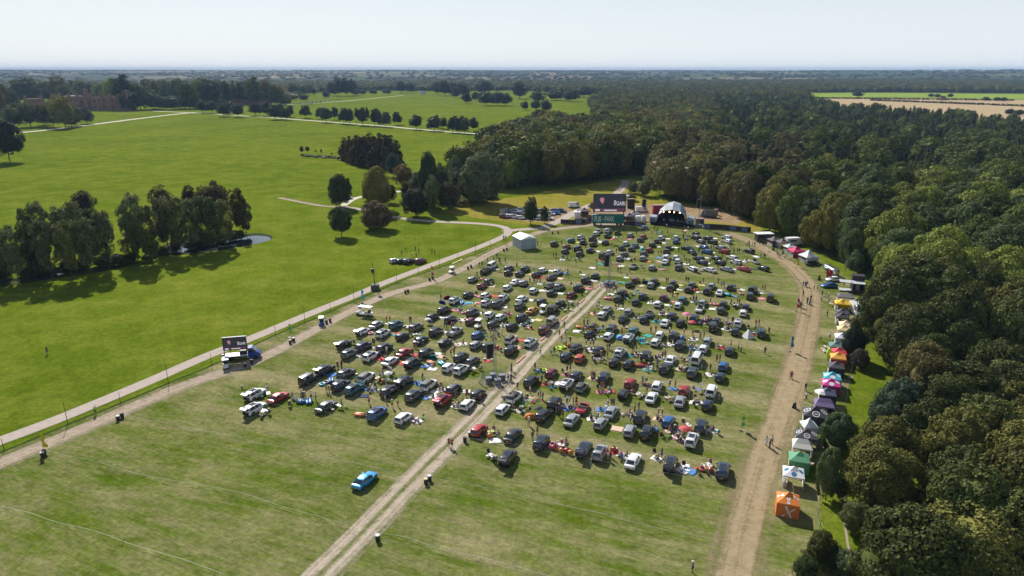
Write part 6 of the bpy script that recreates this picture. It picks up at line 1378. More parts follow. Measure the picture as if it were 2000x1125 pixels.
# speaker masts on a water weighted platform
def pa(px, py, s, ds, H=11.5, sp=(6.0, 9.6)):
    e = empty('speaker_mast', at(px, py), .25); M = MB()
    for i in range(8):
        a0, a1 = 2 * math.pi * i / 8, 2 * math.pi * (i + 1) / 8; p0, p1 = Vector((math.cos(a0) * 3.3 * s, math.sin(a0) * 3.3 * s, 0)), Vector((math.cos(a1) * 3.3 * s, math.sin(a1) * 3.3 * s, 0))
        for z in (.1, .55, 1.05): M.cyl(p0 + Vector((0, 0, z)), p1 + Vector((0, 0, z)), .045, n=4)
        M.cyl(p0, p0 + Vector((0, 0, 1.1)), .05, n=4)
    M.done('railing', METAL, e)
    for x, y in ((-1.4, -.3), (.2, -1.5), (1.5, .4), (-.1, 1.3)):
        M = MB(); M.box(x * s - .6, x * s + .6, y * s - .55, y * s + .55, .02, 1.15); M.box(x * s - .62, x * s + .62, y * s - .57, y * s + .57, 1.151, 1.22); M.done('water_tank', mat('tank', (.12, .14, .18), .5), e)
    M = MB(); w_ = .22
    for x, y in ((-w_, -w_), (w_, -w_), (w_, w_), (-w_, w_)): M.cyl((x, y, 0), (x, y, H), .035, n=5)
    for k in range(int(H / .55)):
        z = k * .55
        for (x0, y0), (x1, y1) in (((-w_, -w_), (w_, -w_)), ((w_, -w_), (w_, w_)), ((w_, w_), (-w_, w_)), ((-w_, w_), (-w_, -w_))): M.cyl((x0, y0, z), (x1, y1, z + .55), .018, n=3, cap=False)
    M.done('lattice_mast', METAL, e)
    M = MB(); M.cyl((0, 0, H - .2), (-1.3, -.2, H - .2), .05, n=5); M.done('arm', METAL, e); M = MB(); n = 6; hh = (sp[1] - sp[0]) / n
    for k in range(n): y = -.2 - .05 * abs(k - 1); M.box(-1.75, -.5, y - .5, y + .3, sp[0] + k * hh + .02, sp[0] + (k + 1) * hh - .02)
    M.done('speaker_array', mat('speaker_black', (.012, .012, .014), .7), e)
    M = MB()
    for a in (.8, 2.5, 4.0, 5.4): M.cyl((0, 0, H * .75), (math.cos(a) * 3.3 * s, math.sin(a) * 3.3 * s, .6), .012, n=3, cap=False)
    M.done('guy_wires', METAL, e); fixed(e, ds, 'speaker mast')
pa(967, 745, 1, 'speaker mast on a railed platform left of the dirt track', 11.5, (5.4, 8.6))
pa(1189, 558, .8, 'speaker mast on a railed platform at the far end of the track', 11.5, (6.0, 9.6))
pa(1259, 447, .5, 'slim speaker mast just left of the stage', 12, (9, 12)); pa(1364, 444, .5, 'slim speaker mast just right of the stage', 13, (8, 11.5))
# ------------------------------------------------------------------ text
def text(s, size, m, parent, loc, rot_, sx=1., ext=.01, name='lettering', align='LEFT'):
    cu = bpy.data.curves.new('t', 'FONT'); cu.body = s; cu.size = size; cu.extrude = ext; cu.offset = size * .010; cu.align_x = align
    o = bpy.data.objects.new('t', cu); COL.objects.link(o); dg = bpy.context.evaluated_depsgraph_get(); me = bpy.data.meshes.new_from_object(o.evaluated_get(dg)); bpy.data.objects.remove(o)
    me.materials.clear(); me.materials.append(m); r = bpy.data.objects.new(name, me); COL.objects.link(r); r.parent = parent; r.location = loc; r.rotation_euler = rot_; r.scale = (sx, 1, 1); return r
SCR = mat('screen_dark', (.035, .035, .055), .35, noise=.3, scale=.15, emis=.2); SCP = mat('screen_pink', (.42, .17, .20), .4, emis=.6); SCW = mat('screen_white', (.55, .52, .56), .4, emis=.6); SCM = mat('screen_plum', (.13, .04, .08), .4, emis=.5, noise=.5, scale=.6)
def screen(e, x0, x1, z0, z1, y, tx):
    M = MB(); M.box(x0 - .15, x1 + .15, y + .02, y + .5, z0 - .15, z1 + .2); fr = M.done('screen_frame', DMETAL, e)
    M = MB(); M.box(x0, x1, y, y + .018, z0, z1); sc = M.done('screen', SCR, e); W, H = x1 - x0, z1 - z0
    M = MB(); M.box(x0 + W * .03, x1 - W * .03, y - .004, y, z0 + H * .04, z0 + H * .17); M.done('picture_band', SCM, sc)
    M = MB(); c = Vector((x0 + W * .26, y - .012, z0 + H * .68)); M.ball(c, H * .125, 14, 10, (1, .04, 1.05)); M.ball(c + Vector((H * .03, 0, -H * .12)), H * .07, 10, 8, (1, .05, 1.4)); M.done('picture_figure', SCP, sc)
    M = MB(); M.box(x0 + W * .06, x0 + W * .20, y - .008, y - .004, z0 + H * .02, z0 + H * .13); M.box(x0 + W * .33, x0 + W * .73, y - .008, y - .004, z0 + H * .03, z0 + H * .10); M.done('picture_caption', SCW, sc)
    text('GARI', H * .33, SCW, sc, (x0 + W * .70, y - .012, z0 + H * .36), (R(90), 0, 0), W * .30 / (H * .33 * 2.35), .003)
    M = MB()
    for i in range(4): M.box(x0 + W * .635, x0 + W * .69, y - .008, y - .004, z0 + H * (.37 + i * .075), z0 + H * (.37 + i * .075 + .05))
    M.done('picture_small_text', SCW, sc); return sc
# big screen
a = G(1157, 436); b = G(1218, 441); rz = math.atan2(b.y - a.y, b.x - a.x); rz = min(rz, .05)
c = G(1189, 437); e = empty('big_screen', (c.x, c.y, .01), -.02); mp_ = mpp(1189, 437); W = 62 * mp_
zt = hgt(1189, 437, 379.5); zb = hgt(1189, 437, 413)
screen(e, -W / 2, W / 2, zb, zt, 0, 0)
M = MB()
for x in (-W / 2 + .4, W / 2 - .4):
    for y in (.6, 2.2):
        M.cyl((x, y, 0), (x, y, zt - .2), .12, n=6)
    for k in range(8): M.cyl((x, .6, k * 1.4), (x, 2.2, k * 1.4 + 1.4), .05, n=4)
M.done('support_towers', DMETAL, e); fixed(e, 'large dark video screen on towers left of the stage', 'screen')
c2 = G(1187, 441); e = empty('banner_container', (c2.x, c2.y, .01), -.03); W2_ = 60 * mp_; z1 = hgt(1187, 441, 420)
M = MB(); M.box(-W2_ / 2, W2_ / 2, .2, 2.4, 1.0, z1 - .02); M.done('trailer_box', mat('box_grey', (.2, .2, .22), .6), e); GRN = mat('banner_green', (.012, .19, .15), .7, noise=.08)
M = MB(); M.box(-W2_ / 2, W2_ / 2, .10, .17, .95, z1); bn = M.done('banner', GRN, e)
TX = mat('banner_text', (.70, .72, .68), .7); hB = z1 - .95
text('PUB', hB * .9, TX, bn, (-W2_ * .44, .09, .95 + hB * .22), (R(90), 0, 0), W2_ * .23 / (hB * .86 * 1.95), .004)
text('IN THE', hB * .20, TX, bn, (-W2_ * .185, .09, .95 + hB * .40), (R(90), 0, 0), .62, .004)
text('PARK', hB * .9, TX, bn, (-W2_ * .11, .09, .95 + hB * .22), (R(90), 0, 0), W2_ * .31 / (hB * .86 * 2.55), .004)
for x in (-W2_ / 2 + 1, W2_ / 2 - 1, W2_ / 2 - 2.4): M = MB(); M.cyl((x, .5, .5), (x, 2.3, .5), .5, n=12); M.done('wheel', TYRE, e)
fixed(e, 'teal green banner with white lettering below the big screen', 'banner')
# screen truck
p0 = G(439, 703); p1 = G(486, 699); rz = math.atan2(p1.y - p0.y, p1.x - p0.x); c = (p0 + p1) / 2; e = empty('screen_truck', (c.x, c.y, .02), rz); W = (p1 - p0).length * .93
zs = hgt(462, 701, 681); zt = hgt(462, 701, 659); BLU = mat('truck_blue', (.015, .045, .30), .3, coat=.6)
screen(e, -W / 2, W / 2, zs, zt, -.4, 0)
M = MB()
for x in (-W / 2 + .05, W / 2 - .05, -W / 2 + W * .28): M.cyl((x, -.2, .9), (x, -.2, zt), .07, n=5)
M.done('posts', DMETAL, e); M = MB(); M.box(-W / 2, W / 2 + .2, -1.1, 1.1, .95, 1.1); M.done('flatbed', WHITE, e); M = MB(); M.box(-W / 2 + .3, W / 2, -.8, .8, .45, .94); M.done('chassis', DARK, e); M = MB(); M.box(W / 2 - 1.5, W / 2 - .1, -.6, .8, 1.11, 1.9); M.done('generator', DARK, e)
M = MB(); x = W / 2 + .25; M.loft([[(x, -1.02, .5), (x, 1.02, .5), (x, 1.0, 2.6), (x, -1.0, 2.6)], [(x + 1.0, -1.04, .45), (x + 1.0, 1.04, .45), (x + .9, .98, 2.7), (x + .9, -.98, 2.7)], [(x + 1.9, -1.02, .45), (x + 1.9, 1.02, .45), (x + 1.75, .9, 1.65), (x + 1.75, -.9, 1.65)], [(x + 2.6, -.9, .5), (x + 2.6, .9, .5), (x + 2.5, .85, 1.25), (x + 2.5, -.85, 1.25)]]); cb = M.done('cab', BLU, e, smooth=True, sharp=35)
M = MB(); M.add([(x + .98, -.9, 2.62), (x + .98, .9, 2.62), (x + 1.82, .84, 1.72), (x + 1.82, -.84, 1.72)], [(0, 3, 2, 1)]); M.add([(x + .2, -1.05, 1.6), (x + 1.3, -1.05, 1.6), (x + .9, -1.03, 2.35), (x + .2, -1.03, 2.35)], [(0, 1, 2, 3)]); M.done('windscreen', GLASS, cb)
for xx in (-W / 2 + 1.3, x + 1.5):
    for s in (-1, 1): M = MB(); M.cyl((xx, s * .8, .42), (xx, s * 1.06, .42), .42, n=12); M.done('wheel', TYRE, e)
fixed(e, 'flatbed truck with blue cab carrying a video screen by the gravel road', 'truck')
# ------------------------------------------------------------------ stage
c = G(1311, 440); e = empty('stage', (c.x, c.y, .01), -.30); mp_ = mpp(1311, 440)
hw = 29.5 * mp_ ; H = hgt(1311, 440, 407); D = 9.0; base = 1.2
def arc(w_, h, y, n=6): return [(math.cos(math.pi * i / n) * w_, y, base + math.sin(math.pi * i / n) ** .8 * (h - base)) for i in range(n + 1)]
RF = mat('stage_skin', (.33, .36, .41), .45, noise=.1, scale=.4); RF2 = mat('stage_skin_side', (.30, .37, .45), .5, noise=.12, scale=.4)
M = MB(); rings = [arc(hw, H - .5, -.5), arc(hw * .98, H, 1.0), arc(hw * .96, H + 1.5, 4.5), arc(hw * .84, H + 1.2, D)]
for r_ in range(3):
    for i in range(6): M.add([rings[r_][i], rings[r_][i + 1], rings[r_ + 1][i + 1], rings[r_ + 1][i]], [(0, 1, 2, 3)])
o = M.done('roof', RF, e); o.modifiers.new('t', 'SOLIDIFY').thickness = .08
M = MB()
for r_ in range(3):
    for i in range(7): M.cyl(rings[r_][i], rings[r_ + 1][i], .07, n=4, cap=False)
for rr in rings:
    for i in range(6): M.cyl(rr[i], rr[i + 1], .09, n=4, cap=False)
M.done('roof_ribs', mat('rib', (.60, .62, .65), .5, .3), e)
BK = mat('stage_black', (.008, .008, .010), .9)
M = MB(); bk = arc(hw * .78, H - .3, D - .3); M.add(bk + [(0, D - .3, base)], [tuple(range(len(bk) + 1))]); 
for r_ in (0, 1, 2):
    for i in range(6):
        q = [Vector(rings[r_][i]), Vector(rings[r_][i + 1]), Vector(rings[r_ + 1][i + 1]), Vector(rings[r_ + 1][i])]
        q = [Vector((v.x * .965, min(max(v.y, -.3), D - .4), base + (v.z - base) * .955)) for v in q]; M.add(q, [(3, 2, 1, 0)])
M.done('backdrop', BK, e); M = MB(); M.box(-hw, hw, -1.6, D, 0, base); M.box(-hw * 1.35, -hw - .02, -1.2, 3, 0, base * .8); M.box(hw + .02, hw * 1.35, -1.2, 3, 0, base * .8); M.done('deck', BK, e)
for s in (-1, 1):
    M = MB(); x0, x1 = s * hw * 1.01, s * hw * 1.44; xa, xb = min(x0, x1), max(x0, x1); zz = H * .56; zo = H * .46
    M.loft([[(xa, -.4, .8), (xb, -.4, .8), (xb, -.4, zo if s > 0 else zz * .8), (xa, -.4, zz if s > 0 else zo)], [(xa, 4.2, .8), (xb, 4.2, .8), (xb, 4.2, zo if s > 0 else zz * .8), (xa, 4.2, zz if s > 0 else zo)]]); M.done('side_wing', RF2, e)
    M = MB(); M.box(xa + .4, xb - .4, -.46, -.41, 1.0, zo * .75); M.done('wing_curtain', mat('curtain', (.12, .16, .21), .9), e)
WARM = mat('stage_lamp', (1, .55, .22), .4, emis=9)
for x in (-.56, -.17, .12, .50):
    z = base + (H - base) * (.72 if abs(x) > .4 else .74); M = MB(); M.cyl((x * hw, .35, z), (x * hw, .1, z), .38, .42, 12); l_ = M.done('lamp_housing', DARK, e); M = MB(); M.ball((x * hw, .02, z), .28, 12, 8, (1, .3, 1)); M.done('lamp', WARM, l_)
M = MB(); M.cyl((-hw * .8, .6, base + (H - base) * .78), (hw * .8, .6, base + (H - base) * .78), .12, n=6); M.done('lighting_truss', DMETAL, e)
M = MB(); M.box(-1.2, .9, 2.0, 3.6, base, base + .7); M.cyl((-.6, 2.5, base + .7), (-.6, 2.5, base + 1.2), .4, n=12); M.cyl((.4, 2.5, base + .7), (.4, 2.5, base + 1.1), .35, n=12); M.cyl((2.4, 1.5, base), (2.4, 1.5, base + 1.0), .3, n=10); M.box(-3.6, -2.8, 1.6, 2.2, base, base + 1.0); M.done('drum_kit', mat('kit', (.25, .25, .28), .4, .4), e)
fixed(e, 'arched outdoor stage with pale ribbed roof and four warm lamps', 'stage')
# red container behind, dark tent right, black fences
def simple_box(name, px, py, w_, d_, h, m, ds, cat, rz=0, extra=None):
    e = empty(name, at(px, py), rz); M = MB(); M.box(-w_ / 2, w_ / 2, -d_ / 2, d_ / 2, .12, h); b = M.done('body', m, e); M = MB()
    for i in range(int(w_ / .5)): x = -w_ / 2 + .25 + i * .5; M.box(x - .05, x + .05, -d_ / 2 - .04, -d_ / 2 - .002, .2, h - .1)
    M.done('ribs', m, b); M = MB(); M.box(-w_ / 2 - .05, w_ / 2 + .05, -d_ / 2 - .06, d_ / 2 + .05, h + .003, h + .09); M.done('roof', WHITE if m is WHITE else mat('lid_' + name, (.35, .2, .2), .6), e)
    M = MB(); M.box(w_ / 2 + .002, w_ / 2 + .03, -d_ * .35, d_ * .35, .2, h - .2); M.done('door', DMETAL, e); fixed(e, ds, cat); return e
simple_box('shipping_container', 1288, 419, 6, 2.5, 4.2, mat('container_red', (.28, .02, .04), .5), 'crimson container behind the left side of the stage', 'container')
simple_box('site_cabin', 1127, 427, 2.6, 3, 3.0, WHITE, 'white site cabin beside the dark tents left of the banner', 'cabin')
simple_box('site_cabin', 1246, 433, 2.0, 1.8, 2.4, WHITE, 'small white cabin between the banner and the stage', 'cabin'); simple_box('site_cabin', 1257, 432, 1.8, 1.6, 2.2, WHITE, 'small white cabin touching the stage speaker mast', 'cabin')
simple_box('portable_toilet', 1398, 420, 1.3, 1.3, 2.5, mat('loo_green', (.05, .12, .12), .5), 'dark green portable toilet right of the stage', 'toilet')
simple_box('speaker_stack', 1232, 407, 3.2, 1.5, 4.4, mat('speaker_black', 0), 'black speaker stack between the big screen and the white van', 'speaker')
simple_box('flight_case_stack', 1366, 437, 3.0, 2.5, 2.2, DMETAL, 'dark pile of flight cases right of the stage', 'cases')
# tractor
e = empty('tractor', at(1156, 406), .3); TRD = mat('tractor_red', (.40, .05, .03), .4)
M = MB(); M.box(-.45, .45, .2, 2.0, .9, 1.5); M.done('bonnet', TRD, e); M = MB(); M.box(-.7, .7, -1.3, .2, .9, 1.4); M.done('body', TRD, e); M = MB(); M.box(-.7, .7, -1.2, .15, 1.41, 2.6); M.done('cab', GLASS, e); M = MB(); M.box(-.8, .8, -1.3, .25, 2.61, 2.72); M.done('roof', TRD, e)
for y, r_ in ((-.7, .85), (1.5, .5)):
    for s in (-1, 1): M = MB(); M.cyl((s * .7, y, r_), (s * 1.05, y, r_), r_, n=14); M.done('wheel', TYRE, e)
fixed(e, 'red tractor standing at the left edge of the big screen', 'tractor')
# white marquee shed at the corner of the field
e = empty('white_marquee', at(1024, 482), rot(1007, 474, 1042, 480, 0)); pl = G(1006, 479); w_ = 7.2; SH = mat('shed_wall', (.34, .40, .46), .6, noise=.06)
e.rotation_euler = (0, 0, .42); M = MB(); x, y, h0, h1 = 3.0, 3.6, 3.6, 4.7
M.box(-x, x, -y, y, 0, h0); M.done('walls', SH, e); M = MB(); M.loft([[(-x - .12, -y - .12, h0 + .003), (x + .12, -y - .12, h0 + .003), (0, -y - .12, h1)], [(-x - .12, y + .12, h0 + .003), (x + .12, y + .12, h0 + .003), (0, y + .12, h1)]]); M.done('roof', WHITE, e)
M = MB(); M.box(-1, 1, -y - .03, -y - .002, .05, 2.6); M.done('door_flap', mat('flap', (.42, .47, .52), .7), e); fixed(e, 'white marquee tent with a ridged roof at the field corner by the road junction', 'marquee')
# black screening fences with posters
def scr_fence(px, h, ds, posters=()):
    L_ = smoothline([G(*q)[:2] for q in px], 3.0); p0 = L_[0]; e = empty('screening_fence', (p0.x, p0.y, 0)); M = MB()
    for j in range(1, len(L_)):
        a, b = L_[j - 1] - p0, L_[j] - p0; n = Vector((-(b - a).y, (b - a).x)).normalized() * .03
        M.add([(a.x - n.x, a.y - n.y, .05), (b.x - n.x, b.y - n.y, .05), (b.x + n.x, b.y + n.y, .05), (a.x + n.x, a.y + n.y, .05), (a.x - n.x, a.y - n.y, h), (b.x - n.x, b.y - n.y, h), (b.x + n.x, b.y + n.y, h), (a.x + n.x, a.y + n.y, h)], [(0, 3, 2, 1), (4, 5, 6, 7), (0, 1, 5, 4), (2, 3, 7, 6)])
    M.done('screening', mat('fence_screen', (.045, .032, .035), .9, noise=.3, scale=.5), e)
    M = MB()
    for j in range(len(L_)): q = L_[j] - p0; M.cyl((q.x, q.y, 0), (q.x, q.y, h + .15), .05, n=5)
    M.done('posts', METAL, e)
    for j in posters:
        if j + 1 < len(L_):
            a, b = L_[j] - p0, L_[j + 1] - p0; n = Vector((b - a).yx); n = Vector(((b - a).y, -(b - a).x)).normalized() * .05; M = MB(); M.add([(a.x + n.x, a.y + n.y, .3), (b.x + n.x, b.y + n.y, .3), (b.x + n.x, b.y + n.y, h - .15), (a.x + n.x, a.y + n.y, h - .15)], [(0, 1, 2, 3)]); M.done('poster', mat('poster_blue', (.12, .15, .28), .7, noise=.5, scale=1.5), e)
    fixed(e, ds, 'fence')
scr_fence([(1095, 437), (1115, 438), (1135, 438), (1150, 434), (1160, 432)], 1.9, 'dark screening fence with posters left of the banner', (3, 5))
scr_fence([(1374, 447), (1400, 448), (1425, 450), (1448, 453), (1466, 454)], 2.1, 'dark screening fence with posters right of the stage', (0, 4, 6))
scr_fence([(1218, 440), (1240, 441), (1262, 443)], 1.6, 'low dark fence between the banner and the stage', (2,))
def wire_fence(px, step, h, ds, m=METAL, name='wire_fence'):
    L_ = smoothline([G(*q)[:2] for q in px], step); p0 = L_[0]; e = empty(name, (p0.x, p0.y, 0)); M = MB(); K = MB()
    for j, q in enumerate(L_):
        q = q - p0; M.cyl((q.x, q.y, 0), (q.x, q.y, h), .035, n=5)
        if j:
            a = L_[j - 1] - p0
            for z in (.35, .7, h - .08): K.cyl((a.x, a.y, z), (q.x, q.y, z), .01, n=3, cap=False)
    M.done('posts', m, e); K.done('wires', DMETAL, e); fixed(e, ds, 'fence')
wire_fence([(862, 414), (905, 421), (950, 425), (1000, 432), (1050, 438), (1092, 439)], 4, 1.3, 'wooden post fence along the lower edge of the meadow', DWOOD, 'post_fence')
wire_fence([(1395, 408), (1425, 420), (1445, 432), (1475, 444), (1500, 449)], 3, 1.8, 'metal barrier fence climbing towards the wood right of the stage', METAL, 'metal_fence')
wire_fence([(1648, 1160), (1630, 1090), (1600, 1040), (1600, 985), (1612, 930), (1640, 850), (1650, 800), (1660, 740), (1670, 690), (1690, 620), (1688, 580)], 3.5, 1.7, 'grey wire fence behind the row of stalls', DMETAL)
wire_fence([(580, 400), (640, 392), (670, 386), (720, 376), (760, 372)], 5, 1.2, 'old rail fence in the park near the path junction', DWOOD, 'post_fence')
# hedges in far fields, dead wood on the lawn
for a_, b_, ds in (((1575, 192), (1980, 197), 'long low hedge between the green and tan far fields'), ((1700, 196.5), (2100, 212), 'low hedge crossing the tan far field')):
    A_, B_ = G(*a_), G(*b_); V_ = []; n = 1500
    r = np.random.default_rng(5); t_ = r.random(n); P_ = np.stack([A_.x + (B_.x - A_.x) * t_, A_.y + (B_.y - A_.y) * t_ + r.normal(size=n) * 1.5, r.random(n) * 3.2], 1)
    tt = r.normal(size=(n, 3)); tt /= np.linalg.norm(tt, axis=1)[:, None]; uu = np.cross(tt, r.normal(size=(n, 3))); uu /= np.linalg.norm(uu, axis=1)[:, None]
    V_ = np.stack([P_ - tt * 1.5, P_ - uu * 1.2, P_ + tt * 1.5, P_ + uu * 1.2], 1).reshape(-1, 3); o = bpy.data.objects.new('hedge', fast_mesh('hedge', V_, np.arange(n * 4).reshape(-1, 4), LEAF)); COL.objects.link(o); o.color = rgb(DARKG); fixed(o, ds, 'hedge')
# farmhouse far right
def house(px, py, w_, d_, h, rh, ds, wm, rm, rz=0, wins=4, name='farmhouse'):
    e = empty(name, at(px, py), rz); M = MB(); M.box(-w_ / 2, w_ / 2, -d_ / 2, d_ / 2, 0, h); wl = M.done('walls', wm, e); M = MB(); M.loft([[(-w_ / 2 - .4, -d_ / 2 - .5, h + .01), (-w_ / 2 - .4, d_ / 2 + .5, h + .01), (-w_ / 2 - .4 + rh * .3, 0, h + rh)], [(w_ / 2 + .4, -d_ / 2 - .5, h + .01), (w_ / 2 + .4, d_ / 2 + .5, h + .01), (w_ / 2 + .4 - rh * .3, 0, h + rh)]]); rf = M.done('roof', rm, e)
    M = MB(); M.box(w_ * .2, w_ * .2 + 1, -.5, .5, h + rh * .5, h + rh + 1.2); M.done('chimney', BRICK, rf)
    for i in range(wins): x = -w_ / 2 + w_ * (i + .5) / wins; M = MB(); M.box(x - .6, x + .6, -d_ / 2 - .04, -d_ / 2 - .003, h * .35, h * .7); M.done('window', GLASS, wl)
    fixed(e, ds, 'house')
house(1840, 196, 14, 9, 4, 5, 'small farmhouse with a brown roof in the far fields', BRICK, ROOFT, .3)
house(826, 184, 16, 10, 5, 4, 'pale roofed farmhouse among trees beyond the upper park', WHITE, mat('pale_tiles', (.4, .38, .36), .8), .2)
house(478, 205, 40, 12, 5, 5, 'long brick stable range behind the avenue', BRICK, ROOFT, .05, 9, 'stable_block'); house(513, 206, 30, 11, 5, 6, 'brick barn with a tiled roof by the far car park', BRICK, ROOFT, .1, 6, 'barn'); house(430, 207, 22, 10, 4.5, 5, 'brick outbuilding left of the stable range', BRICK, ROOFT, .05, 4, 'barn')
# ------------------------------------------------------------------ castle
def castle():
    p0 = G(138, 214); p1 = G(236, 218); c = (p0 + p1) / 2; W = (p1 - p0).length * .92; e = empty('castle', (c.x, c.y, 0), math.atan2(p1.y - p0.y, p1.x - p0.x) * .3)
    m_ = mpp(186, 216); Hh = hgt(186, 216, 189)
    ST = BRICK; wl = MB(); segs = [(-.5, -.22, 0, 1.0), (-.22, -.02, 3, .82), (-.02, .12, 0, .95), (.12, .5, 1.5, 1.0)]
    for a, b, y, k in segs: wl.box(a * W + .01, b * W - .01, y, y + 16, 0, Hh * k)
    walls = wl.done('walls', ST, e); M = MB()
    for a, b, y, k in segs:
        n = int((b - a) * W / 2.4)
        for i in range(n): x = a * W + .3 + i * (b - a) * W / n; M.box(x, x + 1.2, y - .1, y + .6, Hh * k + .003, Hh * k + 1.3)
        M.box(a * W + .5, b * W - .5, y - .25, y - .003, Hh * k * .52, Hh * k * .56)
    M.done('battlements', ST, walls)
    for t, k in ((-.5, 1.18), (-.36, 1.12), (-.22, 1.25), (-.1, 1.5), (-.02, 1.2), (.12, 1.3), (.25, 1.12), (.38, 1.12), (.5, 1.25)):
        M = MB(); h = Hh * k; x = t * W; r_ = 2.4 if k < 1.4 else 4.2; M.cyl((x, .4, 0), (x, .4, h), r_ * .8, r_ * .8, 8); M.cyl((x, .4, h + .003), (x, .4, h + 1.0), r_, r_, 8)
        for i in range(6): a = i * math.pi / 3; M.box(x + math.cos(a) * r_ * .8 - .3, x + math.cos(a) * r_ * .8 + .3, .4 + math.sin(a) * r_ * .8 - .3, .4 + math.sin(a) * r_ * .8 + .3, h + 1.01, h + 2.0)
        M.done('tower', ST, e)
    for a, b, y, k in segs:
        n = max(2, int((b - a) * W / 6.5))
        for i in range(n):
            x = a * W + (i + .5) * (b - a) * W / n
            for z0, z1 in ((.12, .40), (.60, .88)): M = MB(); M.box(x - 1.1, x + 1.1, y - .06, y - .004, Hh * k * z0, Hh * k * z1); fr = M.done('window', mat('window_stone', (.30, .22, .17), .9), e); M = MB(); M.box(x - .85, x - .1, y - .09, y - .062, Hh * k * (z0 + .03), Hh * k * (z1 - .03)); M.box(x + .1, x + .85, y - .09, y - .062, Hh * k * (z0 + .03), Hh * k * (z1 - .03)); M.done('pane', GLASS, fr)
    M = MB(); M.box(-.45 * W, -.24 * W, 4, 12, Hh + .01, Hh + 1.1); M.box(.18 * W, .3 * W, 5, 12, Hh + .01, Hh + 1.1); M.box(.35 * W, .44 * W, 5, 12, Hh + .01, Hh + 1.0); M.done('lead_roof', mat('lead', (.5, .5, .52), .4), e)
    for t in (-.4, -.3, -.12, .06, .2, .33, .45): M = MB(); x = t * W; M.box(x - .7, x + .7, 7, 8.4, Hh, Hh * 1.22); M.cyl((x - .3, 7.7, Hh * 1.22), (x - .3, 7.7, Hh * 1.22 + 1.2), .3, n=6); M.cyl((x + .35, 7.7, Hh * 1.22), (x + .35, 7.7, Hh * 1.22 + 1.2), .3, n=6); M.done('chimney', ST, e)
    M = MB(); M.box(-.5 * W, .62 * W, -9, -8.4, 0, 1.4); M.done('terrace_wall', ST, e)
    fixed(e, 'brown turreted stately castle beyond the park at the left', 'castle')
castle()
p = G(68, 214); e = empty('gatehouse', (p.x, p.y, 0), .1); M = MB(); M.box(-13, 13, 0, 9, 0, 17); M.done('walls', BRICK, e)
for x in (-12, 12): M = MB(); M.cyl((x, 0, 0), (x, 0, 22), 2, n=8); M.done('tower', BRICK, e)
for x in (-7, -2, 3, 8):
    for z in (4, 11): M = MB(); M.box(x, x + 1.6, -.05, -.003, z, z + 3); M.done('window', GLASS, e)
fixed(e, 'brown wing of the castle half hidden by trees at far left', 'castle')
# ------------------------------------------------------------------ pond and stream
m, t, b = _nt('pond_water'); b.inputs['Base Color'].default_value = (.03, .045, .05, 1); b.inputs['Roughness'].default_value = .03; b.inputs['Specular IOR Level'].default_value = 1.0; b.inputs['IOR'].default_value = 1.5
n = t.nodes.new('ShaderNodeTexNoise'); n.inputs['Scale'].default_value = .8; bp = t.nodes.new('ShaderNodeBump'); bp.inputs['Strength'].default_value = .06; t.links.new(n.outputs[0], bp.inputs['Height']); t.links.new(bp.outputs[0], b.inputs['Normal']); WATER = m
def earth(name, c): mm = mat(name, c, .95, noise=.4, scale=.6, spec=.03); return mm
def blob(px): return smoothline([G(*q)[:2] for q in px + [px[0]]], 1.5)[:-1]
PD = [(310, 496), (335, 480), (370, 474), (420, 474), (462, 467), (488, 461), (515, 461), (529, 465), (522, 471), (490, 478), (450, 484), (410, 490), (360, 494)]
sheet('pond_bank', [(q.x * 1.0, q.y) for q in blob([(300, 500), (325, 476), (370, 468), (420, 468), (465, 460), (490, 456), (516, 456.5), (532, 462), (524, 470), (490, 477), (450, 485), (410, 492), (350, 498)])], .012, earth('pond_mud', (.035, .04, .014)))
o = sheet('pond', [(q.x, q.y) for q in blob(PD)], .03, WATER)
sheet('stream', [(q.x, q.y) for q in blob([(60, 543), (90, 538), (118, 534), (128, 536), (100, 543), (70, 548)])], .03, WATER)
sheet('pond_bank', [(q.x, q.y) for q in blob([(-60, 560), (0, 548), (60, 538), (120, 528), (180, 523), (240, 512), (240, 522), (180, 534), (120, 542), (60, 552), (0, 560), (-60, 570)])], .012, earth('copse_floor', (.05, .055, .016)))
# pale marker posts on the field
for x, y in [(1186, 738), (1235, 755), (1291, 766), (1346, 774), (1404, 781), (1086, 806), (1142, 810), (1198, 815), (1258, 829), (1316, 842), (1379, 850), (787, 758), (834, 766), (1082, 738), (1133, 744), (1126, 690), (1269, 705), (1321, 711), (1370, 722), (1040, 677), (1154, 908)]:
    p = G(x, y); M = MB(); M.cyl((0, 0, 0), (0, 0, 1.15), .04, n=6); M.box(-.07, .07, -.02, .02, .9, 1.15); o = M.done('marker_post', WHITE); o.location = (p.x, p.y, 0); reg(o, 'slim white marker post', zone(p)[0], 'post', 'marker posts between cars')
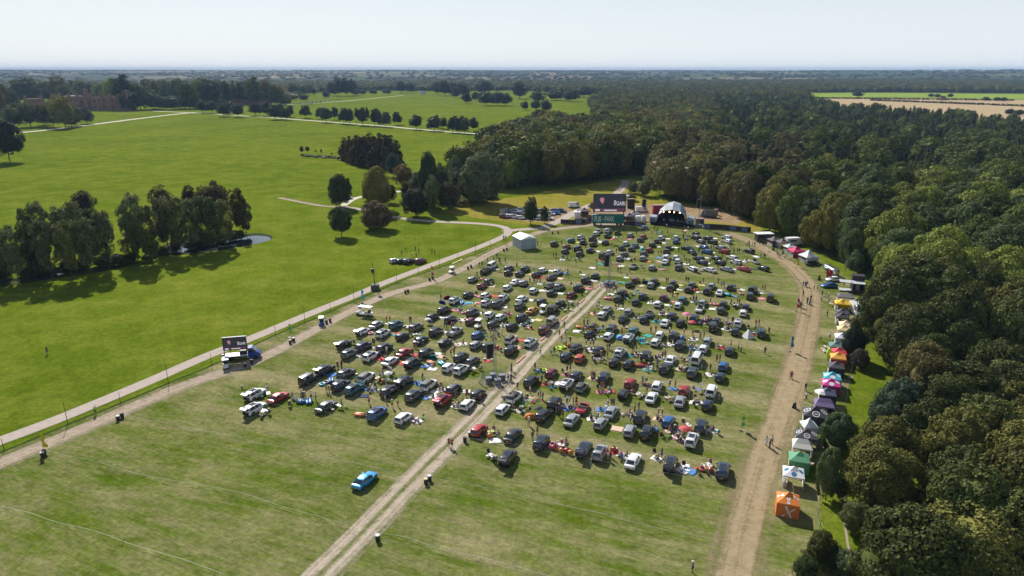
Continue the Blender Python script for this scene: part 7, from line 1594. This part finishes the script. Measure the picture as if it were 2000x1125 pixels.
# ------------------------------------------------------------------ people: the 290 largest one by one, the rest as one crowd
PQ.sort(key=lambda q: -q[0])
for q in PQ[:290]: person_now(*q[1:])
M = MB(); CK = list(PCOL); mats_ = [mat('crowd_' + PCOL[k][1].replace(' ', '_'), PCOL[k][0], .9) for k in CK] + [mat('crowd_skin', SKINS[0], .6), mat('crowd_hair', HAIR[0], .9), mat('crowd_legs', LEGS[1], .9)]; nk = len(CK)
for _, pn, loc, rz, c, ds, zn, g_ in PQ[290:]:
    sit_ = 'seated' in ds or 'sitting' in ds; dz = -.43 if 'seated' in ds else -.76 if sit_ else 0; x, y, z = loc; cs, sn = math.cos(rz), math.sin(rz)
    def T(a, b, h): return (x + a * cs - b * sn, y + a * sn + b * cs, max(h, .03))
    M.cur = CK.index(c); M.cyl(T(0, 0, .88 + dz), T(0, 0, 1.44 + dz), .15, .19, 7)
    for s in (-1, 1): M.cyl(T(s * .2, 0, 1.4 + dz), T(s * .24, .05, 1.1 + dz), .06, .05, 5)
    M.cur = nk; M.ball(T(0, .02, 1.60 + dz), .11, 7, 5)
    for s in (-1, 1): M.cyl(T(s * .24, .05, 1.1 + dz), T(s * .22, .15, .86 + dz), .04, .03, 5)
    M.cur = nk + 1; M.ball(T(0, -.02, 1.64 + dz), .115, 7, 5); M.cur = nk + 2
    for s in (-1, 1):
        if sit_: M.cyl(T(s * .1, 0, .93 + dz), T(s * .13, .42, .95 + dz * 1.02), .09, .07, 5); M.cyl(T(s * .13, .42, .95 + dz * 1.02), T(s * .13, .6, .06), .06, .05, 5)
        else: M.cyl(T(s * .1, 0, .9), T(s * .12, 0, .05), .09, .05, 6)
stuff(M.done('distant_crowd', mats_), 'many small standing and seated people scattered among the farthest parked cars', 'crowd')
# ------------------------------------------------------------------ labels
def nrm(o): return PX(*o.matrix_world.translation) if False else PX(o.location.x, o.location.y, 0)
by = {}
for o, d, z in REG: by.setdefault((d, z), []).append(o)
def ordn(i):
    return ORD[i] if i < 21 else f'{i}th' if i % 10 not in (1, 2, 3) else f"{i}{['st', 'nd', 'rd'][i % 10 - 1]}"
for (d, z), L_ in by.items():
    L_.sort(key=lambda o: nrm(o)[0])
    for i, o in enumerate(L_):
        o['label'] = f'{d} {z}' if len(L_) == 1 else f'{d}, {ordn(i + 1)} from left {z}'
        if len(o['label'].split()) > 16: print('LONG', o['label'])
print('things', len(REG))
